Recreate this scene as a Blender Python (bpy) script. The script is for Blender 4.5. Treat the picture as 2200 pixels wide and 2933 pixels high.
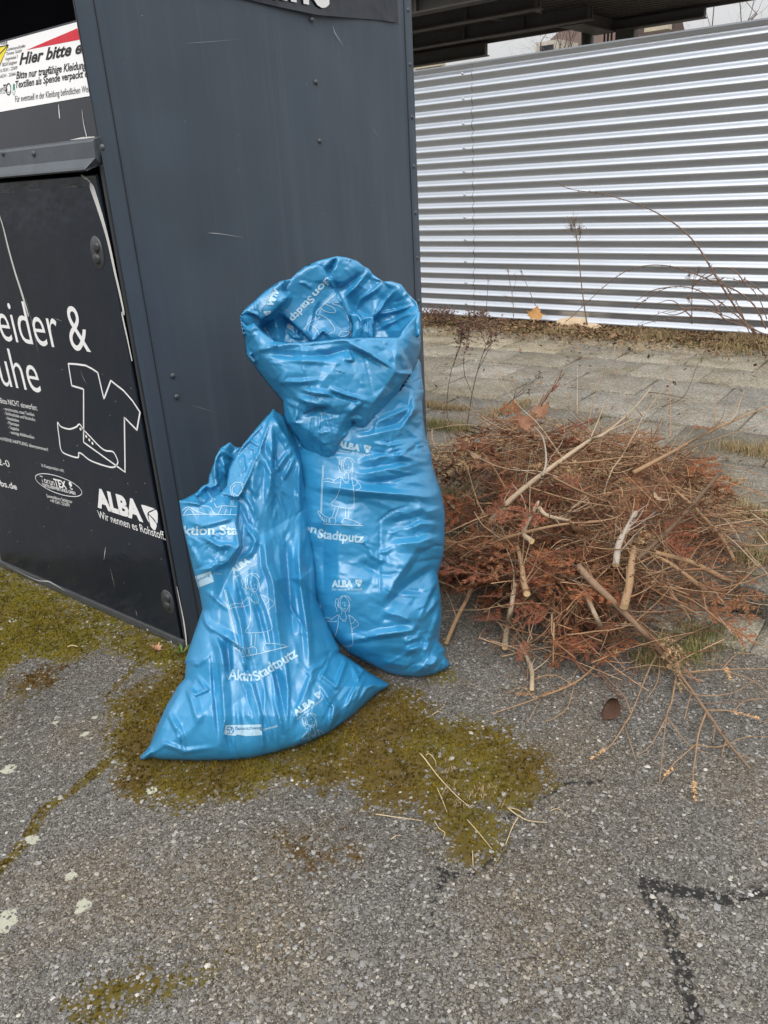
import bpy, bmesh, math, random
import numpy as np
from mathutils import Vector, Matrix, noise as mnoise
R_ = math.radians
for o in list(bpy.data.objects): bpy.data.objects.remove(o)
C = bpy.context.scene.collection
scn = bpy.context.scene
# ------------------------------------------------------------------ camera
PW, PH, FOC, CAMH = 2200.0, 2933.0, 2270.0, 1.5
def _unit(v): return v / np.linalg.norm(v)
_dn = _unit(np.array([1421 - PW/2, 6810 - PH/2, FOC]))
_xx = -_unit(np.array([-2110 - PW/2, 655 - PH/2, FOC]))
_xx = _unit(_xx - _dn * (_xx @ _dn))
RC = np.stack([_xx, np.cross(-_dn, _xx), -_dn])          # rows: world axes seen in the lens frame (x right, y down, z ahead)
CAM = np.array([0, 0, CAMH])
cam_d = bpy.data.cameras.new('camera'); cam = bpy.data.objects.new('camera', cam_d); C.objects.link(cam)
_r, _u, _b = RC @ np.array([1, 0, 0]), RC @ np.array([0, -1, 0]), RC @ np.array([0, 0, -1])
cam.matrix_world = Matrix([[_r[i], _u[i], _b[i], CAM[i]] for i in range(3)] + [[0, 0, 0, 1]])
cam_d.sensor_fit = 'HORIZONTAL'; cam_d.sensor_width = 36; cam_d.lens = FOC / PW * 36
cam_d.clip_start = .05; cam_d.clip_end = 400
scn.camera = cam
# ------------------------------------------------------------------ sky, sun, exposure
SUN_EL, SUN_AZ = R_(48), R_(150)                          # high behind the photographer, to the right
w = bpy.data.worlds.new('World'); scn.world = w; w.use_nodes = True
nt = w.node_tree; nt.nodes.clear()
sky = nt.nodes.new('ShaderNodeTexSky'); sky.sky_type = 'NISHITA'; sky.sun_disc = False
sky.sun_elevation = SUN_EL; sky.sun_rotation = SUN_AZ; sky.air_density = 1.0; sky.dust_density = 4.0; sky.ozone_density = 1.0
hs = nt.nodes.new('ShaderNodeHueSaturation'); hs.inputs['Saturation'].default_value = .10
mx = nt.nodes.new('ShaderNodeMix'); mx.data_type = 'RGBA'; mx.inputs[0].default_value = .55
mx.inputs[7].default_value = (6.95, 6.95, 7.0, 1)           # even cloud cover over the clear sky
bg = nt.nodes.new('ShaderNodeBackground'); bg.inputs['Strength'].default_value = .15
out = nt.nodes.new('ShaderNodeOutputWorld')
nt.links.new(sky.outputs[0], hs.inputs['Color']); nt.links.new(hs.outputs[0], mx.inputs[6])
tcw = nt.nodes.new('ShaderNodeTexCoord'); sepw = nt.nodes.new('ShaderNodeSeparateXYZ'); nt.links.new(tcw.outputs['Generated'], sepw.inputs[0])
rw = nt.nodes.new('ShaderNodeMapRange'); rw.inputs[1].default_value = 0; rw.inputs[2].default_value = 1; rw.inputs[3].default_value = .52; rw.inputs[4].default_value = 1.75   # overcast: brighter overhead than at the horizon
nt.links.new(sepw.outputs[2], rw.inputs[0]); mw = nt.nodes.new('ShaderNodeMix'); mw.data_type = 'RGBA'; mw.blend_type = 'MULTIPLY'; mw.inputs[0].default_value = 1
# dark low sky band added behind the camera to darken reflections in the film
def wn(t_, op, a, b_=None, c_=None):
    x = nt.nodes.new(t_)
    if t_ == 'ShaderNodeMath': x.operation = op
    for i, v in enumerate((a, b_, c_)):
        if v is None: continue
        if isinstance(v, (int, float, tuple)): x.inputs[i].default_value = v
        else: nt.links.new(v, x.inputs[i])
    return x.outputs[0]
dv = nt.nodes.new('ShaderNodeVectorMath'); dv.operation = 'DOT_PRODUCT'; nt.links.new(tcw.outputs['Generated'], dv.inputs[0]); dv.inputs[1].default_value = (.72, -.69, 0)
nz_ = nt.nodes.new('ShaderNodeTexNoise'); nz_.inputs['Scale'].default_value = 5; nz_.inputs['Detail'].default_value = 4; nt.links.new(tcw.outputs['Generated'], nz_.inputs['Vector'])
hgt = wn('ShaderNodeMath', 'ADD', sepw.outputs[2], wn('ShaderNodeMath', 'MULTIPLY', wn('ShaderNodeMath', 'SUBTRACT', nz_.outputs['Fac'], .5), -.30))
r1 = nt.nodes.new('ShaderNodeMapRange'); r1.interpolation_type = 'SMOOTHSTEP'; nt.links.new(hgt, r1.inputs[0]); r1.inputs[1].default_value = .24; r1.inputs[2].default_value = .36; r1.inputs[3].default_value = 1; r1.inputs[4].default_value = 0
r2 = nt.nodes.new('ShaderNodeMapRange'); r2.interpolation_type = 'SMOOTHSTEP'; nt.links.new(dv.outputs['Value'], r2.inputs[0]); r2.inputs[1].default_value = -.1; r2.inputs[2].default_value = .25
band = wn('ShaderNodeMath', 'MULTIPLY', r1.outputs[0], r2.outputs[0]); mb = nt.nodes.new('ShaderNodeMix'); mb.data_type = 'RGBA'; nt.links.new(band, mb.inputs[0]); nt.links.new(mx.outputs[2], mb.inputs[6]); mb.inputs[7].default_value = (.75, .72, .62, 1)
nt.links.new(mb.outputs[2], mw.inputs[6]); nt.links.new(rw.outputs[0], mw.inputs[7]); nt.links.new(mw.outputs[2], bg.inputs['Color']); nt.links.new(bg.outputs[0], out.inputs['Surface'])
sd = bpy.data.lights.new('sun', 'SUN'); sd.energy = 1.0; sd.angle = R_(45); sd.color = (1, .96, .9)
sun = bpy.data.objects.new('sun', sd); C.objects.link(sun)
_sv = Vector((math.sin(SUN_AZ) * math.cos(SUN_EL), math.cos(SUN_AZ) * math.cos(SUN_EL), math.sin(SUN_EL)))
sun.rotation_euler = _sv.to_track_quat('Z', 'Y').to_euler()
scn.view_settings.view_transform = 'Standard'; scn.view_settings.look = 'None'
scn.view_settings.exposure = 0.35; scn.view_settings.gamma = 1.0; scn.view_settings.use_curve_mapping = False
# ------------------------------------------------------------------ rays from the lens to the real planes of the place
def ray(px, py): return RC @ np.array([px - PW/2, py - PH/2, FOC])
def on_z(px, py, z=0.0):
    r = ray(px, py); return CAM + (z - CAMH) / r[2] * r
def on_x(px, py, x):
    r = ray(px, py); return CAM + x / r[0] * r
def on_y(px, py, y):
    r = ray(px, py); return CAM + y / r[1] * r
def on_plane(px, py, p0, n):
    r = ray(px, py); return CAM + ((np.asarray(p0) - CAM) @ n) / (r @ n) * r
D = 1.3261                                                # notes below were taken on a 1659 px wide view of the 2200 px photograph
# ------------------------------------------------------------------ mesh helpers
def link_mesh(name, me, mats, parent=None, smooth=False):
    for m in (mats if isinstance(mats, (list, tuple)) else [mats]): me.materials.append(m)
    o = bpy.data.objects.new(name, me); C.objects.link(o)
    if smooth: me.polygons.foreach_set('use_smooth', np.ones(len(me.polygons), bool))
    if parent: o.parent = parent
    return o
def np_mesh(name, V, F, mats, parent=None, smooth=False, mi=None, col=None):
    """V (n,3); F (m,3) or (m,4) array; mi material index per face; col (n,3) or (n,4) vertex colours 'tint'"""
    V = np.asarray(V, np.float32); F = np.asarray(F, np.int32); k = F.shape[1]
    me = bpy.data.meshes.new(name)
    me.vertices.add(len(V)); me.vertices.foreach_set('co', V.ravel())
    me.loops.add(F.size); me.loops.foreach_set('vertex_index', F.ravel())
    me.polygons.add(len(F)); me.polygons.foreach_set('loop_start', np.arange(0, F.size, k, dtype=np.int32))
    if mi is not None: me.polygons.foreach_set('material_index', np.asarray(mi, np.int32))
    if col is not None:
        a = me.color_attributes.new('tint', 'FLOAT_COLOR', 'POINT'); c = np.ones((len(V), 4), np.float32)
        c[:, :np.shape(col)[1]] = col; a.data.foreach_set('color', c.ravel())
    me.update(calc_edges=True); me.validate()
    return link_mesh(name, me, mats, parent, smooth)
class MB:
    def __init__(s): s.v = []; s.f = []; s.m = []; s.mi = 0
    def face(s, pts):
        b = len(s.v); s.v += [tuple(p) for p in pts]; s.f.append(tuple(range(b, b + len(pts)))); s.m.append(s.mi)
    def mesh(s, V, F):
        b = len(s.v); s.v += [tuple(p) for p in V]
        for f in F: s.f.append(tuple(i + b for i in f)); s.m.append(s.mi)
    def box(s, lo, hi, M=None, bev=0):
        (a, b, c), (d, e, f) = lo, hi
        V = [(x, y, z) for x in (a, d) for y in (b, e) for z in (c, f)]
        if M is not None: V = [M @ Vector(v) for v in V]
        s.mesh(V, [(0, 1, 3, 2), (4, 6, 7, 5), (0, 4, 5, 1), (2, 3, 7, 6), (0, 2, 6, 4), (1, 5, 7, 3)])
    def tube(s, P, rad, n=6, caps=True):
        P = np.asarray(P, float); rad = np.broadcast_to(np.asarray(rad, float), (len(P),))
        T = np.gradient(P, axis=0); T /= np.linalg.norm(T, axis=1)[:, None] + 1e-9
        a = np.array([0, 0, 1.]) if abs(T[0][2]) < .9 else np.array([1., 0, 0])
        V = []
        for i in range(len(P)):
            a = a - T[i] * (a @ T[i]); a /= np.linalg.norm(a) + 1e-9; b2 = np.cross(T[i], a)
            for k in range(n):
                q = 2 * math.pi * k / n; V.append(P[i] + rad[i] * (math.cos(q) * a + math.sin(q) * b2))
        F = [(i*n + k, i*n + (k+1) % n, (i+1)*n + (k+1) % n, (i+1)*n + k) for i in range(len(P)-1) for k in range(n)]
        if caps: F += [tuple(range(n))[::-1], tuple(range((len(P)-1)*n, len(P)*n))]
        s.mesh(V, F)
    def dome(s, c, r, ax, h=.6, n=10):
        ax = Vector(ax).normalized(); a = ax.orthogonal().normalized(); b2 = ax.cross(a); c = Vector(c); V = []; F = []
        prof = [(1.0, 0), (.96, .35), (.75, .75), (.4, .96)]
        for (q, z) in prof:
            for k in range(n): t = 2*math.pi*k/n; V.append(c + r*q*(math.cos(t)*a + math.sin(t)*b2) + ax*r*h*z)
        V.append(c + ax*r*h)
        for i in range(3):
            for k in range(n): F.append((i*n+k, i*n+(k+1) % n, (i+1)*n+(k+1) % n, (i+1)*n+k))
        for k in range(n): F.append((3*n+k, 3*n+(k+1) % n, 4*n))
        s.mesh(V, F)
    def build(s, name, mats, parent=None, smooth=False, bevel=0):
        me = bpy.data.meshes.new(name); me.from_pydata([tuple(map(float, v)) for v in s.v], [], s.f)
        if len(set(s.m)) > 1: me.polygons.foreach_set('material_index', np.array(s.m, np.int32))
        if bevel:
            bm = bmesh.new(); bm.from_mesh(me)
            bmesh.ops.bevel(bm, geom=[e for e in bm.edges if len(e.link_faces) == 2 and e.calc_face_angle(0) > .6], offset=bevel, segments=2, affect='EDGES', profile=.6)
            bm.to_mesh(me); bm.free()
        o = link_mesh(name, me, mats, parent, smooth)
        if smooth and bevel: pass
        return o
def tag(o, label=None, cat=None, group=None, kind=None):
    if label: o['label'] = label
    if cat: o['category'] = cat
    if group: o['group'] = group
    if kind: o['kind'] = kind
    return o
def thing(name, label, cat, loc=(0, 0, 0), group=None):
    o = bpy.data.objects.new(name, None); C.objects.link(o); o.location = tuple(map(float, loc)); o.empty_display_size = .1
    return tag(o, label, cat, group)
def adopt(root, *parts):
    """parent parts built in world coordinates under a thing whose Empty stands at its base"""
    for p in parts:
        p.parent = root; p.matrix_parent_inverse = Matrix.Translation(-Vector(root.location))
# ------------------------------------------------------------------ material helper
class NT:
    def __init__(s, name):
        s.m = bpy.data.materials.new(name); s.m.use_nodes = True; s.t = s.m.node_tree
        s.p = s.t.nodes['Principled BSDF']
    def n(s, typ, **kw):
        x = s.t.nodes.new('ShaderNode' + typ)
        for k, v in kw.items():
            if k.startswith('i_'):
                key = k[2:].replace('_', ' '); x.inputs[int(key) if key.isdigit() else key].default_value = v
            else: setattr(x, k, v)
        return x
    def l(s, a, b): s.t.links.new(a, b)
    def coord(s, kind='Object', scale=None):
        c = s.n('TexCoord').outputs[kind]
        if scale is None: return c
        mp = s.n('Mapping'); mp.inputs['Scale'].default_value = scale; s.l(c, mp.inputs[0]); return mp.outputs[0]
    def noise(s, co, scale, detail=4, rough=.55, out='Fac', dist=0):
        x = s.n('TexNoise'); x.inputs['Scale'].default_value = scale; x.inputs['Detail'].default_value = detail
        x.inputs['Roughness'].default_value = rough; x.inputs['Distortion'].default_value = dist; s.l(co, x.inputs['Vector']); return x.outputs[out]
    def voro(s, co, scale, feature='F1', out='Distance', rnd=1):
        x = s.n('TexVoronoi', feature=feature); x.inputs['Scale'].default_value = scale; x.inputs['Randomness'].default_value = rnd
        s.l(co, x.inputs['Vector']); return x.outputs[out]
    def ramp(s, f, stops, interp='LINEAR'):
        x = s.n('ValToRGB'); x.color_ramp.interpolation = interp; e = x.color_ramp.elements
        while len(e) < len(stops): e.new(.5)
        for k, (p, c) in enumerate(stops):
            e[k].position = p; e[k].color = (c, c, c, 1) if isinstance(c, (int, float)) else tuple(c) + (1,) * (4 - len(c))
        s.l(f, x.inputs[0]); return x.outputs[0]
    def mix(s, f, a, b, mode='MIX'):
        x = s.n('Mix', data_type='RGBA', blend_type=mode)
        for i, v in ((0, f), (6, a), (7, b)):
            if isinstance(v, (int, float)): x.inputs[i].default_value = v if i == 0 else (v, v, v, 1)
            elif isinstance(v, tuple): x.inputs[i].default_value = tuple(v) + (1,) * (4 - len(v))
            else: s.l(v, x.inputs[i])
        return x.outputs[2]
    def math(s, op, a, b=0.0, clamp=False):
        x = s.n('Math', operation=op, use_clamp=clamp)
        for i, v in enumerate((a, b)):
            if isinstance(v, (int, float)): x.inputs[i].default_value = v
            else: s.l(v, x.inputs[i])
        return x.outputs[0]
    def bump(s, h, strength=.5, dist=.01, prev=None):
        x = s.n('Bump'); x.inputs['Strength'].default_value = strength; x.inputs['Distance'].default_value = dist
        s.l(h, x.inputs['Height'])
        if prev is not None: s.l(prev, x.inputs['Normal'])
        return x.outputs[0]
    def set(s, **kw):
        for k, v in kw.items():
            i = s.p.inputs[k.replace('_', ' ')]
            if isinstance(v, (int, float)): i.default_value = v
            elif isinstance(v, tuple): i.default_value = tuple(v) + (1,) * (4 - len(v)) if i.type == 'RGBA' else v
            else: s.l(v, i)
        return s
def simple(name, col, rough=.6, metal=0, var=.25, scale=8, bump=0, bscale=60, coat=0, spec=.5):
    t = NT(name); co = t.coord()
    f = t.noise(co, scale, 5); c = t.mix(f, tuple(x*(1-var) for x in col), tuple(min(1, x*(1+var)) for x in col))
    t.set(Base_Color=c, Roughness=rough, Metallic=metal, Specular_IOR_Level=spec, Coat_Weight=coat)
    r2 = t.ramp(t.noise(co, scale*3, 3), [(.3, max(0, rough-.08)), (.7, min(1, rough+.08))]); t.set(Roughness=r2)
    if bump: t.set(Normal=t.bump(t.noise(co, bscale, 4), bump, .004))
    return t.m
rng = np.random.default_rng(7)
random.seed(7)
def seg_dist(PX, PY, poly):
    """distance of points to a polyline, and the share along it"""
    d = np.full(PX.shape, 1e9); tt = np.zeros(PX.shape); n = len(poly) - 1
    for k in range(n):
        (ax, ay), (bx, by) = poly[k][:2], poly[k+1][:2]
        vx, vy = bx-ax, by-ay; L = vx*vx + vy*vy + 1e-12
        t = np.clip(((PX-ax)*vx + (PY-ay)*vy)/L, 0, 1); q = np.hypot(PX-ax-t*vx, PY-ay-t*vy)
        m = q < d; d = np.where(m, q, d); tt = np.where(m, (k+t)/n, tt)
    return d, tt
def inside(PX, PY, poly):
    r = np.zeros(PX.shape, bool); n = len(poly)
    for k in range(n):
        (ax, ay), (bx, by) = poly[k], poly[(k+1) % n]
        c = ((ay > PY) != (by > PY)) & (PX < (bx-ax)*(PY-ay)/((by-ay) if by != ay else 1e-9) + ax); r ^= c
    return r
def vnoise(X, Y, s, seed=0):
    """smooth value noise on numpy arrays, 0..1"""
    x = X*s + 1000.3 + seed*17.7; y = Y*s + 1000.7 + seed*9.1
    xi = np.floor(x).astype(np.int64); yi = np.floor(y).astype(np.int64); fx = x-xi; fy = y-yi
    fx = fx*fx*(3-2*fx); fy = fy*fy*(3-2*fy)
    def h(a, b):
        k = (a*374761393 + b*668265263 + seed*1274126177) & 0xffffffff; k = ((k ^ (k >> 13)) * 1274126177) & 0xffffffff
        return ((k ^ (k >> 16)) & 0xffff)/65535.
    return (h(xi, yi)*(1-fx) + h(xi+1, yi)*fx)*(1-fy) + (h(xi, yi+1)*(1-fx) + h(xi+1, yi+1)*fx)*fy
def fbm(X, Y, s, seed=0, oct=4):
    r = 0; a = .5; t = 0
    for k in range(oct): r = r + a*vnoise(X, Y, s*2**k, seed+k*3); t += a; a *= .55
    return r/t
# ================================================================== GROUND
KERB_Y, PAVE_Z, BX, BY, BY2, BXL = 2.645, .12, -2.06, 1.455, 2.98, -3.31   # kerb face, slab height, clothes bank walls
def gp(pts, z=0): return [tuple(on_z(x*D, y*D, z)[:2]) for x, y in pts]
MOSS = [  # outlines of the moss patches on the asphalt, strength, hue 0 green .. 1 brown
    (gp([(-60,1200),(0,1222),(200,1310),(412,1398),(470,1405),(440,1440),(380,1440),(300,1428),(220,1400),(140,1432),(60,1415),(0,1470),(-80,1480)]), 1.0, .15),
    (gp([(0,1460),(90,1420),(180,1430),(120,1490),(0,1560)]), .62, .8),
    (gp([(236,1515),(300,1480),(420,1380),(520,1500),(760,1440),(850,1478),(905,1490),(960,1545),(1100,1562),(1185,1640),(1212,1690),(1150,1742),(1085,1765),(1105,1845),(1020,1878),(945,1842),(905,1765),(810,1748),(690,1700),(600,1690),(540,1722),(400,1752),(270,1722),(228,1650)]), .93, .5),
    (gp([(120,2172),(180,2110),(250,2082),(330,2060),(480,2072),(470,2112),(330,2165),(160,2240)]), .72, .45),
    (gp([(920,1450),(985,1432),(990,1470),(930,1478)]), .8, .3),
    (gp([(560,1760),(760,1740),(860,1800),(860,1880),(700,1960),(560,1900)]), .4, 1.0),
    (gp([(930,960),(1000,930),(1060,980),(940,1010)], 0), .9, .1)]
VEINS = [(gp([(-20,1900),(60,1810),(100,1745),(160,1702),(240,1640)]), .022, .85, .4), (gp([(235,1500),(290,1440),(340,1420)]), .03, .6, .5)]
TAR = [(gp([(1375,1905),(1450,1925),(1560,1935),(1700,1930)]), .017), (gp([(1380,1908),(1430,1975),(1460,2040),(1475,2110),(1500,2212),(1520,2300)]), .018),
       (gp([(958,1880),(940,1950),(928,1990)]), .007), (gp([(1100,1760),(1180,1720),(1225,1690),(1305,1682)]), .008), (gp([(1085,1755),(1100,1840),(1040,1880),(955,1890)]), .006)]
LICHEN = [(on_z(x*D, y*D)[:2], r) for x, y, r in [(178,1955,.020),(330,1708,.014),(152,1890,.014),(68,1812,.017),(12,1985,.03),(182,1586,.012),(20,1660,.02),(30,1340,.02),(120,1560,.01),(205,1548,.01),(1040,1300,.008),(430,1920,.008)]]
def masks(X, Y):
    m = np.zeros(X.shape); br = .02 + 1.0*fbm(X, Y, 13, 15) + .85*fbm(X, Y, 42, 19); hue = np.full(X.shape, .5)
    for k, (pl, st, hu) in enumerate(MOSS):
        d, _ = seg_dist(X, Y, pl + [pl[0]]); d = np.where(inside(X, Y, pl), d, -d)
        v = st*np.clip(.53 + d/.15, 0, 1.2); v = v*br; hue = np.where(v > m, hu, hue); m = np.maximum(m, v)
    for pl, wd, st, hu in VEINS:
        d, t = seg_dist(X + .03*(fbm(X, Y, 16, 3)-.5), Y + .03*(fbm(X, Y, 16, 8)-.5), pl); v = st*np.clip(1.4 - d/wd, 0, 1)*(.5+.8*fbm(X, Y, 18, 31)); hue = np.where(v > m, hu, hue); m = np.maximum(m, v)
    tar = np.zeros(X.shape)
    for pl, wd in TAR:
        d, t = seg_dist(X + .04*(fbm(X, Y, 20, 41)-.5), Y + .04*(fbm(X, Y, 20, 44)-.5), pl); tar = np.maximum(tar, np.clip(1.5 - d/(wd*(.5+fbm(X, Y, 25, 50))), 0, 1))
    li = np.zeros(X.shape)
    for (x, y), r in LICHEN:
        d = np.hypot(X-x, Y-y)/(r*(.5+fbm(X, Y, 60, 60))); li = np.maximum(li, np.clip(2.2-1.6*d, 0, 1))
    return np.clip(m, 0, 1), np.clip(hue + .9*(fbm(X, Y, 7, 70)-.5), 0, 1), tar, li
def gz(X, Y): return .010*(fbm(X, Y, 1.6, 90)-.5) + .004*(fbm(X, Y, 12, 93)-.5)
xs = np.unique(np.concatenate([np.linspace(-150, -8, 14), np.linspace(-8, -3.9, 12), np.arange(-3.9, 1.2, .014), np.linspace(1.2, 6, 12), np.linspace(6, 150, 14)]))
ys = np.unique(np.concatenate([np.linspace(-60, -2, 12), np.linspace(-2, .1, 8), np.arange(.1, 2.75, .014), np.linspace(2.76, 8, 12), np.linspace(8, 250, 16)]))
gx, gy = np.meshgrid(xs, ys)
mo, hu, ta, li = masks(gx, gy)
local = np.clip((np.abs(gx) < 8)*(np.abs(gy) < 8), 0, 1)
gzz = gz(gx, gy)*local
# asphalt rides up a little where moss has grown
V = np.stack([gx, gy, gzz - .002 + np.clip(mo-.38, 0, .6)*(.004 + .022*np.clip(fbm(gx, gy, 30, 97)-.42, 0, 1))], -1).reshape(-1, 3)
ny, nx = gx.shape; idx = np.arange(ny*nx).reshape(ny, nx)
F = np.stack([idx[:-1, :-1], idx[:-1, 1:], idx[1:, 1:], idx[1:, :-1]], -1).reshape(-1, 4)
def asphalt_mat():
    t = NT('asphalt_worn'); co = t.coord()
    att = t.n('Attribute', attribute_name='tint'); sep = t.n('SeparateColor'); t.l(att.outputs['Color'], sep.inputs[0])
    moss, tar, lich = sep.outputs[0], sep.outputs[1], sep.outputs[2]; hue = att.outputs['Alpha']
    wob = t.n('VectorMath', operation='ADD'); t.l(co, wob.inputs[0]); sc = t.n('VectorMath', operation='SCALE'); sc.inputs['Scale'].default_value = .004
    t.l(t.noise(co, 120, 2, out='Color'), sc.inputs[0]); t.l(sc.outputs[0], wob.inputs[1]); cw = wob.outputs[0]
    # coarse stone chips and fine grit, each chip with a grey of its own
    d1 = t.voro(cw, 118, 'DISTANCE_TO_EDGE'); c1 = t.voro(cw, 118, 'F1', 'Color'); s1 = t.n('SeparateColor'); t.l(c1, s1.inputs[0])
    d2 = t.voro(cw, 320, 'DISTANCE_TO_EDGE'); c2 = t.voro(cw, 320, 'F1', 'Color'); s2 = t.n('SeparateColor'); t.l(c2, s2.inputs[0])
    g1 = t.ramp(s1.outputs[0], [(0, (.135, .126, .113)), (.35, (.185, .174, .158)), (.7, (.24, .228, .208)), (.9, (.33, .315, .285)), (.98, (.50, .475, .43))])
    g2 = t.ramp(s2.outputs[0], [(0, (.040, .036, .030)), (.5, (.112, .102, .088)), (.85, (.225, .21, .188)), (1, (.36, .34, .30))])
    is_chip = t.math('MULTIPLY', t.ramp(s1.outputs[1], [(.42, 0), (.46, 1)]), t.ramp(d1, [(.06, 0), (.13, 1)]))
    base = t.mix(is_chip, g2, g1)
    edge = t.ramp(d2, [(.0, .45), (.10, 1)]); base = t.mix(1.0, base, edge, 'MULTIPLY')
    big = t.ramp(t.noise(co, 1.1, 6, .6), [(.3, .68), (.70, 1.16)]); base = t.mix(1.0, base, big, 'MULTIPLY')
    brown = t.math('MULTIPLY', t.ramp(t.noise(co, 2.2, 5), [(.42, 0), (.68, 1)]), .75)
    base = t.mix(brown, base, t.mix(1.0, base, (.88, .74, .54), 'MULTIPLY'))
    # tar filled cracks
    ts = t.math('MULTIPLY', tar, t.ramp(t.noise(co, 60, 4), [(.38, .25), (.56, 1.0)])); ts = t.ramp(ts, [(.25, 0), (.6, 1)])
    keep = t.math('MULTIPLY', is_chip, t.ramp(s1.outputs[2], [(.55, 0), (.6, .8)])); ts2 = t.math('MULTIPLY', ts, t.math('SUBTRACT', 1.0, keep))
    base = t.mix(ts2, base, (.014, .013, .012))
    # moss carpet between the chips
    mh = t.math('ADD', moss, t.math('MULTIPLY', t.math('SUBTRACT', t.noise(co, 45, 6, .7), .5), 1.25))
    chipout = t.math('MULTIPLY', is_chip, t.ramp(s1.outputs[2], [(.3, .5), (.7, 0)]))
    mf = t.ramp(t.math('SUBTRACT', mh, chipout), [(.40, 0), (.56, .97)])
    mc = t.mix(hue, t.mix(t.noise(co, 60, 3), (.052, .046, .004), (.165, .132, .010)), t.mix(t.noise(co, 60, 3), (.030, .018, .006), (.115, .062, .010)))
    base = t.mix(mf, base, mc)
    lf = t.ramp(t.math('ADD', lich, t.math('MULTIPLY', t.math('SUBTRACT', t.noise(co, 150, 3), .5), .8)), [(.5, 0), (.62, 1)])
    base = t.mix(lf, base, (.42, .42, .33))
    t.set(Base_Color=base, Roughness=t.mix(ts2, .88, .55), Specular_IOR_Level=.35)
    h = t.math('ADD', t.math('MULTIPLY', t.ramp(d1, [(0, 0), (.2, 1)]), t.math('MULTIPLY', is_chip, 1.0)), t.math('MULTIPLY', t.ramp(d2, [(0, 0), (.25, 1)]), .45))
    h = t.math('ADD', h, t.math('MULTIPLY', t.noise(co, 420, 3), .3))
    mossb = t.math('MULTIPLY', mf, t.noise(co, 170, 4)); h2 = t.math('ADD', t.math('MULTIPLY', h, t.math('SUBTRACT', 1.0, t.math('MULTIPLY', mf, .7))), t.math('MULTIPLY', mossb, 2.2))
    t.set(Normal=t.bump(h2, .62, .003)); return t.m
colr = np.stack([mo, ta, li, hu], -1).reshape(-1, 4)
ground = np_mesh('asphalt_ground', V, F, asphalt_mat(), smooth=True, col=colr); tag(ground, kind='structure')
# ---- loose chips of the worn surface, standing proud of the binder (nobody could count them)
def scatter_chips():
    n = 17000
    t = rng.random(n); px = rng.uniform(-60, 2300, n); py = 1500 + 1500*t**.9
    P = np.array([on_z(a, b)[:2] for a, b in zip(px, py)])
    ok = (P[:, 1] < KERB_Y-.2) & ~((P[:, 0] < BX+.01) & (P[:, 1] > BY-.01)); P = P[ok]; n = len(P)
    m, h, ta_, _ = masks(P[:, 0], P[:, 1])
    ok = (rng.random(n) > .45*np.clip(ta_, 0, 1)) & (rng.random(n) > .78*np.clip(m*1.6-.45, 0, 1)) & ~inside(P[:, 0], P[:, 1], [(-1.70, 1.0), (-1.62, 1.0), (-1.45, 1.22), (-1.34, 1.62), (-1.25, 1.86), (-1.6, 2.1), (-2.0, 1.5)]); P = P[ok]; m = m[ok]; n = len(P)
    base = np.array([[1, 0, 0], [.3, .95, 0], [-.8, .6, 0], [-.85, -.5, 0], [.25, -1, 0], [.45, .1, .8], [-.3, .35, .75], [-.1, -.45, .85]])
    tri = np.array([[0, 1, 5], [1, 6, 5], [1, 2, 6], [2, 3, 6], [3, 7, 6], [3, 4, 7], [4, 0, 5], [4, 5, 7], [5, 6, 7]])
    s = rng.gamma(4, .00066, n)*(1+.3*(m > .5)); s = np.clip(s, .0012, .0085)
    a = rng.uniform(0, 6.28, n); ca, sa = np.cos(a), np.sin(a)
    B = base[None] + rng.uniform(-.28, .28, (n, 8, 3)); B[:, :, 0] *= rng.uniform(.8, 1.5, n)[:, None]
    X = (B[..., 0]*ca[:, None] - B[..., 1]*sa[:, None])*s[:, None] + P[:, 0:1]; Y = (B[..., 0]*sa[:, None] + B[..., 1]*ca[:, None])*s[:, None] + P[:, 1:2]
    Z = B[..., 2]*s[:, None]*rng.uniform(.25, .5, n)[:, None] + gz(P[:, 0], P[:, 1])[:, None] - .0012 + .0025*(m[:, None] > .55)
    g = np.clip(rng.lognormal(math.log(.20), .42, n), .08, .60); warm = rng.uniform(0, .16, n)
    col = np.repeat(np.stack([g*(1+warm*.6), g, g*(1-warm)], -1), 8, 0)
    Fc = (tri[None] + 8*np.arange(n)[:, None, None]).reshape(-1, 3)
    tm = NT('chip_stone'); at = tm.n('Attribute', attribute_name='tint'); f = tm.noise(tm.coord(), 600, 3); tm.set(Base_Color=tm.mix(tm.math('MULTIPLY', f, .6), at.outputs['Color'], (.09, .085, .08)), Roughness=.85, Specular_IOR_Level=.3)
    o = np_mesh('grit', np.stack([X, Y, Z], -1).reshape(-1, 3), Fc, tm.m, col=col); tag(o, kind='stuff')
scatter_chips()
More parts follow.
